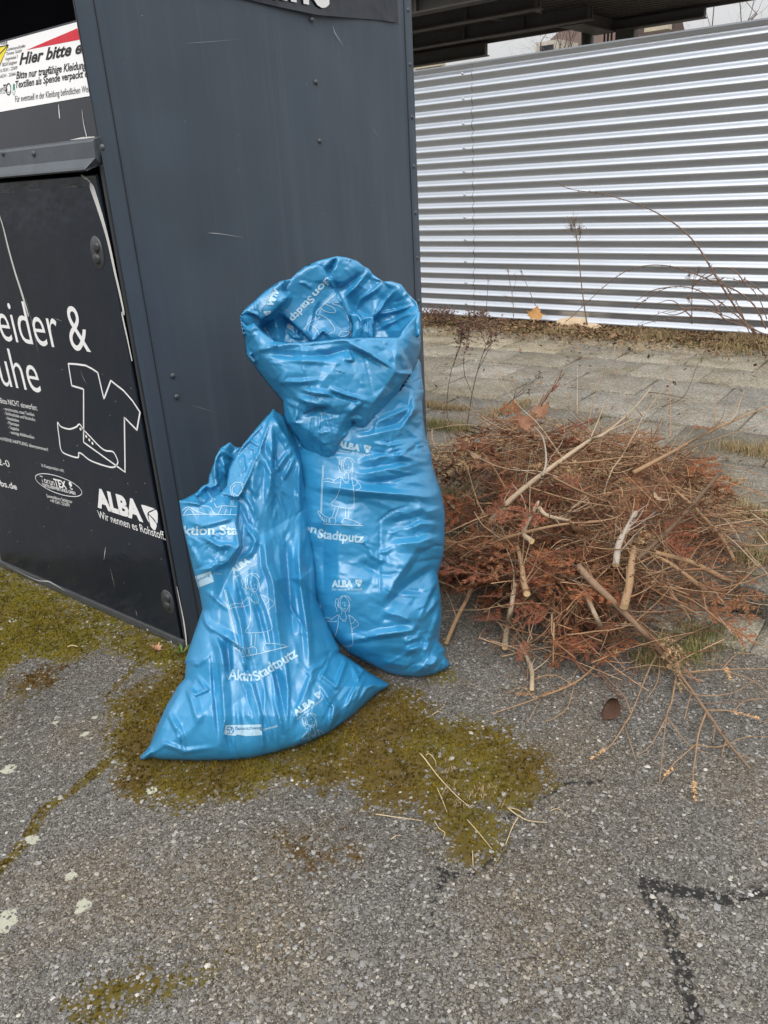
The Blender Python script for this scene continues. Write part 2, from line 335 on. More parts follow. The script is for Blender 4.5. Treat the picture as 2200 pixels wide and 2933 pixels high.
def tuft_mesh(name, P, hgt, lean, wid, col, mats, blades=4, curl=0, rise=1.0):
    """small pointed blades rooted at P (n,3); one mesh of stuff"""
    n = len(P)*blades; Q = np.repeat(P, blades, 0); a = rng.uniform(0, 6.28, n); h = np.repeat(hgt, blades)*rng.uniform(.6, 1.3, n)
    ln = rng.uniform(0, 1, n)*lean; dx, dy = np.cos(a), np.sin(a); wx, wy = -dy, dx; wd = np.repeat(wid, blades) if np.ndim(wid) else np.full(n, wid)
    off = rng.normal(0, 1, (n, 2))*np.repeat(hgt, blades)[:, None]*.25
    Q = Q + np.concatenate([off, np.zeros((n, 1))], 1)
    p0 = Q - np.stack([wx*wd, wy*wd, 0*wd + .002], -1); p1 = Q + np.stack([wx*wd, wy*wd, 0*wd - .002], -1)
    mid = Q + np.stack([dx*h*ln*.45, dy*h*ln*.45, h*.62*rise], -1); tip = Q + np.stack([dx*h*ln, dy*h*ln, h*(1-.45*ln*ln - curl*ln)*rise], -1)
    m0 = mid - np.stack([wx*wd, wy*wd, 0*wd], -1)*.75; m1 = mid + np.stack([wx*wd, wy*wd, 0*wd], -1)*.75
    V = np.stack([p0, p1, m1, m0, tip], 1).reshape(-1, 3); b = 5*np.arange(n)[:, None]
    F = np.concatenate([b + np.array([[0, 1, 2]]), b + np.array([[0, 2, 3]]), b + np.array([[3, 2, 4]])])
    c = np.repeat(col, blades, 0)*rng.uniform(.7, 1.35, (n, 1)); return np_mesh(name, V, F, mats, col=np.repeat(c, 5, 0))
def blade_mat(name, rough=.75, trans=.15):
    t = NT(name); at = t.n('Attribute', attribute_name='tint'); t.set(Base_Color=at.outputs['Color'], Roughness=rough, Specular_IOR_Level=.25)
    return t.m
BLADE = blade_mat('dry_blade')
def moss_cushions():
    n = 90000
    X = rng.uniform(-3.6, -.4, n); Y = rng.uniform(.35, 2.4, n)
    m, h, ta_, _ = masks(X, Y); ok = (m + .9*(fbm(X, Y, 60, 77)-.5)*1.5 > .56) & (rng.random(n) < .8) & ~((X < BX+.01) & (Y > BY-.01))
    X, Y, m, h = X[ok], Y[ok], m[ok], h[ok]
    vg = vnoise(X, Y, 26, 3); g = np.stack([.080+.17*vg, .066+.132*vg, .005+.010*vg], -1); b = np.stack([.070+.075*vg, .038+.040*vg, .006+.006*vg], -1)
    col = g*(1-h[:, None]) + b*h[:, None]
    hg = .0028 + .0065*np.clip(m-.4, 0, .6)
    o = tuft_mesh('moss', np.stack([X, Y, gz(X, Y) - .001 + np.clip(m-.38, 0, .6)*(.004 + .022*np.clip(fbm(X, Y, 30, 97)-.42, 0, 1))], -1), hg, .9, .0014, col, blade_mat('moss_leaf', .9), 5); tag(o, kind='stuff')
moss_cushions()
# ================================================================== PAVEMENT of concrete slabs behind the kerb
def slab_mat():
    t = NT('concrete_slabs'); co = t.coord(); g = t.n('NewGeometry')
    at = t.n('Attribute', attribute_name='tint'); base = at.outputs['Color']
    f = t.noise(co, 6, 5, .6); base = t.mix(1.0, base, t.ramp(f, [(.25, .72), (.75, 1.25)]), 'MULTIPLY')
    sp = t.voro(co, 170, 'F1', 'Color'); s = t.n('SeparateColor'); t.l(sp, s.inputs[0]); base = t.mix(1.0, base, t.ramp(s.outputs[0], [(0, .55), (.5, 1), (1, 1.7)]), 'MULTIPLY')
    dirt = t.ramp(t.noise(co, 3.2, 6, .65), [(.42, 0), (.62, .7)]); base = t.mix(dirt, base, t.mix(1.0, base, (.72, .66, .55), 'MULTIPLY'))
    lich = t.math('MULTIPLY', t.ramp(t.noise(co, 26, 3, .5), [(.70, 0), (.72, 1)]), t.ramp(t.noise(co, 2.1, 2), [(.5, 0), (.6, 1)])); base = t.mix(lich, base, (.5, .5, .46))
    t.set(Base_Color=base, Roughness=.9, Specular_IOR_Level=.3)
    t.set(Normal=t.bump(t.math('ADD', t.noise(co, 140, 4), t.math('MULTIPLY', f, .6)), .6, .004)); return t.m
def pavement():
    """rows of slabs parallel to the fence, each slab a bevelled block sitting a little differently; one sheet of setting"""
    V, F, Cc = [], [], []
    rows = [KERB_Y+.002, 2.76]; y = 2.765
    ybs = [2.645, 2.905, 3.40, 3.90, 4.40, 4.90, 5.37, 5.80, 6.22, 6.55, 6.97]
    for r in range(len(ybs)-1):
        y0, y1 = ybs[r]+.006, ybs[r+1]-.006; L = 1.0 if r == 0 else .5; x = -2.54 if y0 < 2.99 else -7.5; x += .25*(r % 2)
        first = True
        while x < 4:
            x1 = x+L-.012; xa = max(x, -2.035) if y0 < 2.9 else x
            if x1 > xa + .05:
                dz = rng.normal(0, .0035); tx, ty = rng.normal(0, .006, 2); b = .006
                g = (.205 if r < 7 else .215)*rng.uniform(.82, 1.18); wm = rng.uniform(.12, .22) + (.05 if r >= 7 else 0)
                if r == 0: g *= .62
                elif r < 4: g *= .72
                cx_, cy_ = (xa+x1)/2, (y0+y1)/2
                q = [(xa, y0), (x1, y0), (x1, y1), (xa, y1)]; qi = [(xa+b, y0+b), (x1-b, y0+b), (x1-b, y1-b), (xa+b, y1-b)]
                zf = lambda p: PAVE_Z + dz + tx*(p[0]-cx_) + ty*(p[1]-cy_)
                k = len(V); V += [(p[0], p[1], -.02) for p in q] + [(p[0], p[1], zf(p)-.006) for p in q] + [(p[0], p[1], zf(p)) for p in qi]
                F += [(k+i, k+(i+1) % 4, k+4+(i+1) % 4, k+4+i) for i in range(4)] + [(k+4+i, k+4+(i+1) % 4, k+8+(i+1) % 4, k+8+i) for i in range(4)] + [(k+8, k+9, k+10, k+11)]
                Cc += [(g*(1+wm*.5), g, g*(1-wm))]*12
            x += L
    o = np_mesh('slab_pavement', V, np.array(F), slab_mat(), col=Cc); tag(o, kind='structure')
    # bedding soil seen in the joints and along the fence
    b = MB(); b.box((-7.6, 2.66, -.05), (-2.03+.001, 6.99, .098)) if False else None
    xs2 = np.arange(-8, 5, .05); ys2 = np.arange(2.67, 9.0, .05); X, Y = np.meshgrid(xs2, ys2); Z = .102 + .010*(fbm(X, Y, 6, 5)-.5) + np.where(Y > 6.3, .022*np.clip((Y-6.3)/.25, 0, 1), 0)
    Z = np.where((X < -2.03) & (Y < 3.02), -.03, Z)
    ny, nx = X.shape; idx = np.arange(ny*nx).reshape(ny, nx); F = np.stack([idx[:-1, :-1], idx[:-1, 1:], idx[1:, 1:], idx[1:, :-1]], -1).reshape(-1, 4)
    t = NT('joint_soil'); co = t.coord(); t.set(Base_Color=t.mix(t.ramp(t.noise(co, 9, 5), [(.4, 0), (.6, 1)]), t.mix(t.noise(co, 60, 4), (.032, .023, .013), (.098, .072, .042)), t.mix(t.noise(co, 60, 3), (.05, .055, .012), (.11, .10, .03))), Roughness=.95, Specular_IOR_Level=.2)
    t.set(Normal=t.bump(t.noise(co, 90, 5), .8, .01))
    o = np_mesh('soil_bed', np.stack([X, Y, Z], -1).reshape(-1, 3), F, t.m, smooth=True); tag(o, kind='structure')
pavement()
def gutter():
    """pale gutter blocks lying flush in front of the kerb"""
    V, F, Cc = [], [], []; x = -1.93
    while x < 3:
        x1 = x + .5; q = [(x+.003, 2.435), (x1-.003, 2.435), (x1-.003, 2.641), (x+.003, 2.641)]; dz = rng.normal(.006, .002); k = len(V)
        V += [(p[0], p[1], -.02) for p in q] + [(p[0], p[1], dz + (.012 if p[1] > 2.5 else 0)) for p in q]
        F += [(k+i, k+(i+1) % 4, k+4+(i+1) % 4, k+4+i) for i in range(4)] + [(k+4, k+5, k+6, k+7)]
        g = rng.uniform(.27, .36); Cc += [(g*1.04, g, g*.86)]*8; x = x1
    o = np_mesh('gutter_strip', V, np.array(F), bpy.data.materials['concrete_slabs'], col=Cc); tag(o, kind='structure')
gutter()
# ---- dry grass in the joints and at the foot of the fence
def grass(name, P, h, lean, wid, dry, blades, curl=.3):
    n = len(P); g = np.array([.10, .13, .025]); d = np.array([.31, .225, .125]); dr = np.clip(dry + rng.normal(0, .25, n), 0, 1)[:, None]
    o = tuft_mesh(name, P, h, lean, wid, g*(1-dr)+d*dr, BLADE, blades, curl); tag(o, kind='stuff')
def joint_grass():
    P, H, DRY = [], [], []
    def strip(a, b, n, wd, h, dry, z=.108):
        a, b = np.array(a), np.array(b)
        for _ in range(n):
            t = rng.random(); p = a + (b-a)*t + rng.normal(0, wd, 2); P.append((p[0], p[1], z)); H.append(h*rng.uniform(.5, 1.3)); DRY.append(dry)
    zp = PAVE_Z
    def s2(p, q, *a): strip(on_z(p[0]*D, p[1]*D, zp)[:2], on_z(q[0]*D, q[1]*D, zp)[:2], *a)
    s2((915, 876), (1010, 884), 170, .02, .05, .95); s2((1055, 900), (1145, 868), 150, .025, .06, .95)
    s2((918, 918), (1010, 932), 260, .03, .06, .45); s2((1560, 965), (1660, 985), 110, .03, .07, .95); s2((1590, 1110), (1655, 1125), 70, .02, .09, .8); s2((1600,1200),(1660,1215),60,.03,.06,.6)
    s2((1500, 1020), (1600, 1045), 40, .02, .05, .8); s2((1000, 850), (1080, 860), 40, .02, .03, .9)
    for (x0, y0), (x1, y1), n in [((920, 735), (1659, 790), 260), ((920, 765), (1400, 800), 90), ((1100, 870), (1659, 940), 60), ((930, 905), (1300, 985), 80)]: s2((x0, y0), (x1, y1), n, .02, .022, .7)
    grass('joint_grass', np.array(P), np.array(H), 1.3, .0011, np.array(DRY), 6, .35)
    n = 3400; X = rng.uniform(-5.6, -.6, n); Y = 6.93 - np.abs(rng.normal(0, .34, n)); green = np.clip((fbm(X, Y, 1.4, 4)-.56)*6, 0, 1)
    Z = PAVE_Z + .006 + 0*X
    grass('verge_grass', np.stack([X, Y, Z], -1), .012 + .075*vnoise(X, Y, 3.5, 2)**2, 1.7, .0019, 1-green*.95, 4, .3)
    # matted dead leaves and stalks along the foot of the fence
    n = 9500; X = rng.uniform(-5.6, -.6, n); Y = 6.92 - np.abs(rng.normal(0, .36, n))*(rng.random(n) < .85) - (rng.random(n) < .06)*rng.uniform(0, 3.4, n); a = rng.uniform(0, 6.28, n); s = rng.uniform(.006, .022, n)
    e1 = np.stack([np.cos(a), np.sin(a), rng.normal(0, .35, n)], -1)*s[:, None]; e2 = np.stack([-np.sin(a), np.cos(a), rng.normal(0, .5, n)], -1)*s[:, None]*.55
    c0 = np.stack([X, Y, PAVE_Z + .008 + rng.uniform(0, .03, n)], -1); Vv = np.stack([c0-e1, c0+e2, c0+e1, c0-e2], 1).reshape(-1, 3)
    cc = np.array([.13, .078, .042])[None]*rng.uniform(.35, 2.2, (n, 1))
    o = np_mesh('leaf_litter', Vv, np.arange(4*n).reshape(-1, 4), BLADE, col=np.repeat(cc, 4, 0)); tag(o, kind='stuff')
joint_grass()
# ================================================================== CORRUGATED FENCE
FY = 6.96
def corrugated_fence():
    root = thing('corrugated_fence', 'tall silver corrugated sheet metal fence behind the slab pavement', 'fence', (-3.2, FY, PAVE_Z))
    t = NT('galvanised_sheet'); co = t.coord()
    f = t.noise(t.coord('Object', (1, 1, 6)), 3, 4); t.set(Base_Color=t.mix(f, (.55, .585, .64), (.63, .665, .715)), Metallic=1.0, Roughness=.33, Specular_IOR_Level=.5)
    st = t.noise(t.coord('Object', (.6, 1, 9)), 4, 4); t.set(Roughness=t.ramp(st, [(.3, .40), (.7, .46)]))
    per = .1015; z0, z1 = .10, 2.372
    def sheet(xa, xb, yo):
        nz = int((z1-z0)/per*14); zs = np.linspace(z0, z1, nz); xs_ = np.linspace(xa, xb, 40); X, Z = np.meshgrid(xs_, zs)
        ph = 2*math.pi*(Z-.466+.030)/per; Y = FY + yo - .0155*np.sin(ph) + .004*(fbm(X, Z, 1.1, 8)-.5)
        V = np.stack([X, Y, Z], -1).reshape(-1, 3); a, b = X.shape; idx = np.arange(a*b).reshape(a, b)
        F = np.stack([idx[:-1, :-1], idx[:-1, 1:], idx[1:, 1:], idx[1:, :-1]], -1).reshape(-1, 4); return np_mesh('sheet', V, F, t.m, smooth=True)
    sh = [sheet(-9.5, -4.135, .003), sheet(-4.17, 1.6, -.001)]
    b = MB(); b.box((-9.5, FY-.022, 2.372), (1.6, FY+.024, 2.384)); cap = b.build('top_cap', t.m)
    edge = MB()                                              # shadow line of the lapped edge, drawn as a thin dark tube
    zz = np.linspace(z0, z1-.003, 330)
    edge.tube(np.stack([np.full(330, -4.1705) + .004*np.sin(zz*9), FY - .0015 - .018*np.sin(2*math.pi*(zz-.436)/per), zz], -1), .0022, 4)
    lip = edge.build('lap_shadow', simple('lap_dark', (.12, .12, .12)))
    scm = simple('screw_zinc', (.62, .62, .64), .4, .8); parts = [cap, lip]
    for k in range(11):
        m = MB(); z = .466 + .203*(k-1); m.dome((-4.262 + .002*math.sin(k*3), FY-.017, z+.012), .011, (0, -1, 0), .7); parts.append(m.build('screw', scm, smooth=True))
    posts = MB(); posts.box((-4.3, FY+.03, 0), (-4.22, FY+.10, 2.3)); parts.append(posts.build('post', simple('post_zinc', (.4, .4, .41), .5, .6)))
    adopt(root, *sh, *parts)
corrugated_fence()
# ================================================================== DARK STEEL CANOPY beyond the fence
def canopy():
    root = thing('steel_canopy', 'dark steel shelter roof on a round column beyond the silver fence', 'canopy', (-5.755, 13, 0))
    st = simple('canopy_steel', (.11, .103, .090), .6, .1, .3, 3); pt = simple('canopy_deck', (.095, .085, .072), .7, 0, .3, 2)
    b = MB(); b.box((-16, 8.45, 3.455), (-3.2, 13.02, 3.52)); dk = b.build('roof_deck', pt)
    b = MB()
    for k in range(27): b.box((-16, 8.56+.16*k, 3.415), (-3.25, 8.64+.16*k, 3.453))
    rb = b.build('deck_rib', pt)
    ps = [dk, rb]
    b = MB(); b.box((-16, 12.96, 3.385), (-3.38, 13.03, 3.56)); ps.append(b.build('fascia', st))
    for (xa, xb, za) in [(-16, -7.45, 3.212), (-5.3, -4.0, 3.268)]:
        b = MB(); b.box((xa, 12.84, za), (xb, 12.93, 3.385)); b.box((xa, 12.78, za-.016), (xb, 12.99, za)); ps.append(b.build('edge_beam', st))
    for y, zb in ((11.4, 3.25), (9.9, 3.22), (8.8, 3.20)):
        b = MB(); b.box((-16, y, zb), (-5.0, y+.03, 3.413)); b.box((-16, y-.07, zb-.018), (-5.0, y+.10, zb)); b.box((-16, y-.07, 3.413-.012), (-5.0, y-.001, 3.4135))
        for k in range(12): b.box((-15.5+.95*k, y-.06, zb+.001), (-15.47+.95*k, y-.001, 3.40))
        ps.append(b.build('roof_beam', st))
    b = MB(); b.box((-5.50, 11.6, 3.25), (-5.30, 12.83, 3.41)); b.box((-5.56, 11.6, 3.235), (-5.24, 12.83, 3.249)); ps.append(b.build('main_girder', st))
    b = MB(); b.tube([(-5.755, 13, 0), (-5.755, 13, 3.40)], .1, 20); c = b.build('column', simple('column_paint', (.22, .21, .19), .5), smooth=True); ps.append(c)
    b = MB(); b.box((-5.30, 12.95, 0), (-5.02, 13.12, 3.26)); ps.append(b.build('box_column', st))
    for k in range(3):
        b = MB(); x = -5.46+.055*k; b.tube([(x, 12.93, 3.40), (x, 12.93, 3.16), (x+.02, 12.93, 3.10)], .016, 8); ps.append(b.build('drain_pipe', st))
    b = MB(); b.tube([(-6.40, 11.2, 3.43), (-5.62, 12.8, 3.33)], .035, 10); ps.append(b.build('strut', simple('strut_grey', (.16, .16, .16), .5)))
    adopt(root, *ps)
    l0, l1 = on_y(*[1150+480/1.58, -8/1.58], 10.4), on_y(1150+665/1.58, 62/1.58, 11.6)
    lt = thing('tube_light', 'unlit beige fluorescent tube light fixed under the dark shelter roof', 'light', l1)
    b = MB(); b.tube([l0 + np.array([0, 0, 0.0]), l1], .035, 10); tb = b.build('tube', simple('tube_beige', (.55, .50, .40), .4), smooth=True)
    b = MB(); b.tube([l0 + np.array([0, 0, .045]), l1 + np.array([0, 0, .045])], .028, 6); hs_ = b.build('housing', st)
    b = MB(); m = .5*(l0+l1); b.tube([m + np.array([0, 0, .04]), m*[1, 1, 0] + np.array([0, 0, 3.42])], .012, 6); rd = b.build('hanger', st); adopt(lt, tb, hs_, rd)
    for nm, (xa, ya), (xb, yb), lab in [('a', (62, 300), (188, 290), 'flat beige lamp hanging low at the far end of the shelter, beside the dark container'), ('b', (1108, 131), (1216, 121), 'flat beige lamp hanging under the shelter to the right of the round column')]:
        p, q = on_y(1150+xa/1.58, ya/1.58, 17), on_y(1150+xb/1.58, yb/1.58, 17)
        r = thing('hanging_lamp', lab, 'lamp', (p+q)/2, 'lamps under the shelter'); z = (p[2]+q[2])/2
        b = MB(); b.box((p[0], 16.9, z-.05), (q[0], 17.1, z+.03)); s = b.build('diffuser', simple('lamp_beige', (.50, .44, .33), .5))
        b = MB(); b.box((p[0]+.03, 16.92, z+.032), (q[0]-.03, 17.08, z+.10)); h_ = b.build('lamp_housing', st)
        b = MB(); b.tube([((p[0]+q[0])/2, 17, z+.09), ((p[0]+q[0])/2, 17, 4.2)], .015, 6); k_ = b.build('rod', st); adopt(r, s, h_, k_)
canopy()
# ================================================================== HOUSE AND BARE TREES far behind
def far_house():
    x0, y0, z0 = on_y(1150+500/1.58, 260/1.58, 34); x1, _, z1 = on_y(1150+545/1.58, 180/1.58, 34)
    root = thing('house', 'house with a steep brown tiled roof beyond the fence and bare trees', 'house', (x0+5, 38, 0))
    rm = simple('brown_tile', (.105, .068, .056), .85, 0, .35, 20); wm = simple('pale_render', (.5, .46, .4), .9)
    b = MB(); ze = z0-1.0; zr = z1+2.6; xa, xb = x0-.6, float(on_y(1150+985/1.58, 170/1.58, 34)[0])
    sl = (x1-x0)/(z1-z0)
    b.face([(xa, 34, ze), (xb, 34, ze), (xb, 39, zr), (xa+sl*(zr-ze), 39, zr)]); b.face([(xa, 44, ze), (xa+sl*(zr-ze), 39, zr), (xb, 39, zr), (xb, 44, ze)]); b.face([(xa, 34, ze), (xa+sl*(zr-ze), 39, zr), (xa, 44, ze)]); b.face([(xb, 34, ze), (xb, 44, ze), (xb, 39, zr)])
    rf = b.build('roof', rm)
    b = MB(); b.box((xa+.4, 34.4, 0), (xb-.4, 43.6, ze-.01)); wl = b.build('wall', wm)
    parts = [rf, wl]
    for k in range(1):
        b = MB(); bx = x0+1.3+3.2*k; b.box((bx, 33.6, z0-.25), (bx+1.0, 35.5, z0+.35)); dm = b.build('dormer', wm); parts.append(dm)
        b = MB(); b.box((bx+.2, 33.57, z0-.1), (bx+.8, 33.598, z0+.2)); parts.append(b.build('window', simple('far_glass', (.03, .035, .04), .2)))
    b = MB(); b.box((x0+2.9, 38.2, zr-.8), (x0+3.5, 39.0, zr+.9)); parts.append(b.build('chimney', simple('far_brick', (.25, .11, .08), .9))); adopt(root, *parts)
far_house()
def bare_tree(x, y, h, seed, label, thick=.11, spread=.62):
    rs = np.random.default_rng(seed); root = thing('bare_tree', label, 'tree', (x, y, 0), 'bare winter trees beyond the fence'); tr, tw = MB(), MB()
    def grow(p, d, L, r, lv):
        n = 5; P = [p]; R = [r]
        for i in range(n):
            d = _unit(d + rs.normal(0, .10, 3) + np.array([0, 0, .05])); P.append(P[-1] + d*L/n); R.append(r*(1-.5*(i+1)/n))
        (tr if lv < 2 else tw).tube(P, R, 6 if lv < 2 else 4 if lv < 3 else 3, False)
        if lv >= 5: return
        for _ in range([4, 4, 4, 3, 3][lv]):
            k = rs.integers(2, n+1); q = _unit(d + rs.normal(0, spread, 3)*(1 if lv else .8)); q[2] = abs(q[2])*.8 + .1 if lv < 3 else q[2]; grow(P[k], _unit(q), L*rs.uniform(.55, .78), R[k]*.62, lv+1)
    grow(np.array([x, y, 0.]), np.array([0, 0, 1.]), h*.40, thick, 0)
    bk = simple('bark_far', (.13, .10, .085), .9) if 'bark_far' not in bpy.data.materials else bpy.data.materials['bark_far']
    adopt(root, tr.build('trunk', bk), tw.build('crown', bk))
for (px, py, y, h, sd, lb) in [(1195*1.326, 110*1.326, 24, 7.4, 3, 'bare tree in front of the brown roof, left of the round column'), (1500*1.326, 40*1.326, 22, 7.6, 4, 'bare tree against the sky just right of the end of the shelter'),
                           (1655*1.326, 20*1.326, 25, 9.5, 6, 'tall bare tree at the far right above the fence top'), (905*1.326, 140*1.326, 26, 6.0, 8, 'small bare tree showing between the dark container and the shelter edge'),
                           (1105*1.326, 110*1.326, 27, 6.8, 9, 'thin bare tree at the left end of the brown roof'), (1400*1.326, 70*1.326, 26, 7.2, 12, 'bare tree right of the column under the shelter edge')]:
    p = on_y(px, py, y); bare_tree(p[0], y, h, sd, lb)
def white_box():
    p, q = on_y(1150+245/1.58, 300/1.58, 20), on_y(1150+335/1.58, 285/1.58, 20)
    root = thing('flat_roof_kiosk', 'pale flat roofed hut just peeking over the fence near the sheet seam', 'hut', ((p[0]+q[0])/2, 20.6, 0))
    b = MB(); b.box((p[0]+.08, 20.06, 0), (q[0]-.08, 21.2, p[2]+.03)); a = b.build('wall', simple('hut_wall', (.45, .46, .45), .8))
    b = MB(); b.box((p[0], 19.95, p[2]+.031), (q[0], 21.3, q[2]+.05)); c = b.build('roof', simple('hut_roof', (.62, .63, .62), .7)); adopt(root, a, c)
white_box()
# ================================================================== LETTERING
_tc = {}
def text_geo(body, bold=0.0, shear=0.0, spacing=1.0, res=4):
    """outline of a word as flat triangles, baseline at 0, in font units"""
    k = (body, bold, shear, spacing, res)
    if k in _tc: return _tc[k]
    cu = bpy.data.curves.new('word', 'FONT'); cu.body = body; cu.size = 1; cu.offset = bold; cu.shear = shear; cu.space_character = spacing; cu.resolution_u = res; cu.fill_mode = 'FRONT'
    o = bpy.data.objects.new('word', cu); C.objects.link(o); bpy.context.view_layer.update()
    me = o.evaluated_get(bpy.context.evaluated_depsgraph_get()).to_mesh(); me.calc_loop_triangles()
    V = np.array([v.co[:2] for v in me.vertices]).reshape(-1, 2); F = np.array([t.vertices[:] for t in me.loop_triangles]).reshape(-1, 3)
    bpy.data.objects.remove(o); bpy.data.curves.remove(cu); _tc[k] = (V, F); return V, F
CAPH = None
def cap_height():
    global CAPH
    if CAPH is None: V, _ = text_geo('H'); CAPH = V[:, 1].max()
    return CAPH
class Flat:
    """flat print gathered on a plane: origin o, axes ex (reading) and ey (up), lifted along n"""
    def __init__(s, o, ex, ey, n): s.o, s.ex, s.ey, s.n = [np.asarray(q, float) for q in (o, ex, ey, n)]; s.V = []; s.F = []; s.M = []; s.c = 0
    def uv(s, p): q = np.asarray(p) - s.o; return np.array([q @ s.ex, q @ s.ey])
    def px(s, x, y): return s.uv(on_plane(x, y, s.o, s.n))
    def add(s, V2, F, lift=.001, mi=0):
        V2 = np.asarray(V2); s.V.append(s.o + V2[:, :1]*s.ex + V2[:, 1:2]*s.ey + s.n*lift); s.F.append(np.asarray(F) + s.c); s.M += [mi]*len(F); s.c += len(V2)
    def word(s, body, a, b=None, top=None, h=None, bold=0, shear=0, xs=1.0, right=None, mi=0, lift=.001, spacing=1.0, fitw=None):
        """a baseline start (uv); b baseline end: the word is fitted between; or right end + natural width"""
        V, F = text_geo(body, bold, shear, spacing); x0, x1 = V[:, 0].min(), V[:, 0].max(); hh = h/cap_height()
        if b is not None: d = b - a; L = np.hypot(*d); sx = L/(x1-x0); d /= L; st = a
        else:
            sx = hh*xs; d = _unit(np.asarray(right[1], float)) if right is not None else np.array([1., 0]); st = a if right is None else right[0] - d*sx*(x1-x0)
        up = np.array([-d[1], d[0]]); s.add(st + (V[:, :1]-x0)*sx*d + V[:, 1:2]*hh*up, F, lift, mi)
    def stroke(s, pts, wd, closed=False, mi=0, lift=.001, taper=None):
        P = np.asarray(pts, float); n = len(P)
        if closed: P = np.concatenate([P, P[:1]]); n += 1
        T = np.gradient(P, axis=0)
        if closed: T[0] = T[-1] = P[1]-P[0] + P[-1]-P[-2]
        T /= np.linalg.norm(T, axis=1)[:, None] + 1e-9; N = np.stack([-T[:, 1], T[:, 0]], 1); w_ = np.broadcast_to(wd, (n,)) if taper is None else np.interp(np.linspace(0, 1, n), *zip(*taper))*wd
        V = np.concatenate([P + N*np.asarray(w_)[:, None]/2, P - N*np.asarray(w_)[:, None]/2]); i = np.arange(n-1)
        s.add(V, np.concatenate([np.stack([i, i+n, i+n+1], 1), np.stack([i, i+n+1, i+1], 1)]), lift, mi)
    def poly(s, pts, mi=0, lift=.001):
        P = np.asarray(pts, float); from mathutils.geometry import tessellate_polygon
        t = tessellate_polygon([[Vector((p[0], p[1], 0)) for p in P]]); s.add(P, np.array(t), lift, mi)
    def disc(s, c, r, mi=0, lift=.001, n=14, ry=None):
        a = np.linspace(0, 6.283, n, False); s.poly(np.stack([c[0]+r*np.cos(a), c[1]+(ry or r)*np.sin(a)], 1), mi, lift)
    def build(s, name, mats, parent=None): return np_mesh(name, np.concatenate(s.V), np.concatenate(s.F), mats, parent, mi=s.M)
def smooth2(P, n=6, closed=False):
    """Catmull-Rom through 2-D or 3-D points"""
    P = np.asarray(P, float); Q = np.concatenate([P[-1:], P, P[:2]]) if closed else np.concatenate([2*P[:1]-P[1:2], P, 2*P[-1:]-P[-2:-1]]); r = []
    for k in range(len(Q)-3):
        for t in np.arange(n)/n:
            a, b, c, d = Q[k:k+4]; r.append(.5*((2*b) + (c-a)*t + (2*a-5*b+4*c-d)*t*t + (3*b-a-3*c+d)*t**3))
    if not closed: r.append(P[-1])
    return np.array(r)
def logo_mark(f, o, ex, ey, sx, mi_w=0, mi_d=None, lift=.001):
    """shield shaped mark of three turning blades: white blades with gaps between; o lower-left corner, sx size"""
    m = lambda P: o + np.asarray(P)[:, :1]*sx*ex + np.asarray(P)[:, 1:2]*sx*ey
    out = smooth2([(.02, .93), (.12, 1.0), (.55, 1.0), (.92, .97), (1.0, .84), (.93, .55), (.72, .12), (.58, .0), (.42, .08), (.18, .5)], 5, True)
    bl = [smooth2([(.02, .93), (.12, 1.0), (.55, 1.0), (.86, .98), (.6, .86), (.36, .72), (.30, .55), (.33, .28), (.18, .5)], 4, True),
          smooth2([(.93, .96), (1.0, .84), (.93, .55), (.84, .36), (.72, .5), (.52, .62), (.42, .70), (.66, .83)], 4, True),
          smooth2([(.80, .30), (.72, .12), (.58, 0), (.42, .08), (.37, .22), (.36, .5), (.40, .62), (.56, .53), (.70, .42)], 4, True)]
    for b_ in bl: f.poly(m(b_), mi_w, lift)
WHITE = simple('print_white', (.80, .80, .80), .5, 0, .04)
BLACKP = simple('print_black', (.012, .011, .012), .5, 0, .1)
# ================================================================== CLOTHES COLLECTION BANK
def paint_side():
    t = NT('anthracite_paint'); co = t.coord('Object')
    st = t.noise(t.coord('Object', (9, 9, .35)), 1.6, 5, .6); bl = t.noise(co, 2.2, 4)
    c = t.mix(st, (.038, .056, .080), (.066, .090, .122)); c = t.mix(t.math('MULTIPLY', t.ramp(bl, [(.4, 0), (.7, 1)]), .35), c, (.060, .072, .084))
    sp = t.ramp(t.noise(co, 90, 2), [(.80, 0), (.83, 1)]); c = t.mix(t.math('MULTIPLY', sp, .25), c, (.22, .22, .22))
    t.set(Base_Color=c, Roughness=t.ramp(t.noise(t.coord('Object', (3, 3, .6)), 3, 4), [(.3, .40), (.7, .56)]), Specular_IOR_Level=.5)
    gr = t.n('SeparateXYZ'); t.l(t.n('NewGeometry').outputs['Position'], gr.inputs[0]); dirt = t.math('MULTIPLY', t.ramp(gr.outputs[2], [(0, 1), (.35, 0)]), t.ramp(t.noise(t.coord('Object', (1, 5, 1.2)), 3, 6, .65), [(.4, 0), (.75, .75)])); c = t.mix(dirt, c, (.12, .11, .09)); run = t.ramp(t.noise(t.coord('Object', (14, 14, .22)), 2.3, 6, .7), [(.52, 0), (.78, .5)]); c = t.mix(run, c, (.095, .115, .135)); t.set(Base_Color=c)
    h = t.math('ADD', t.math('MULTIPLY', t.noise(co, 1.7, 2), 1.0), t.math('MULTIPLY', t.noise(co, 500, 2), .006)); t.set(Normal=t.bump(h, .35, .05)); return t.m
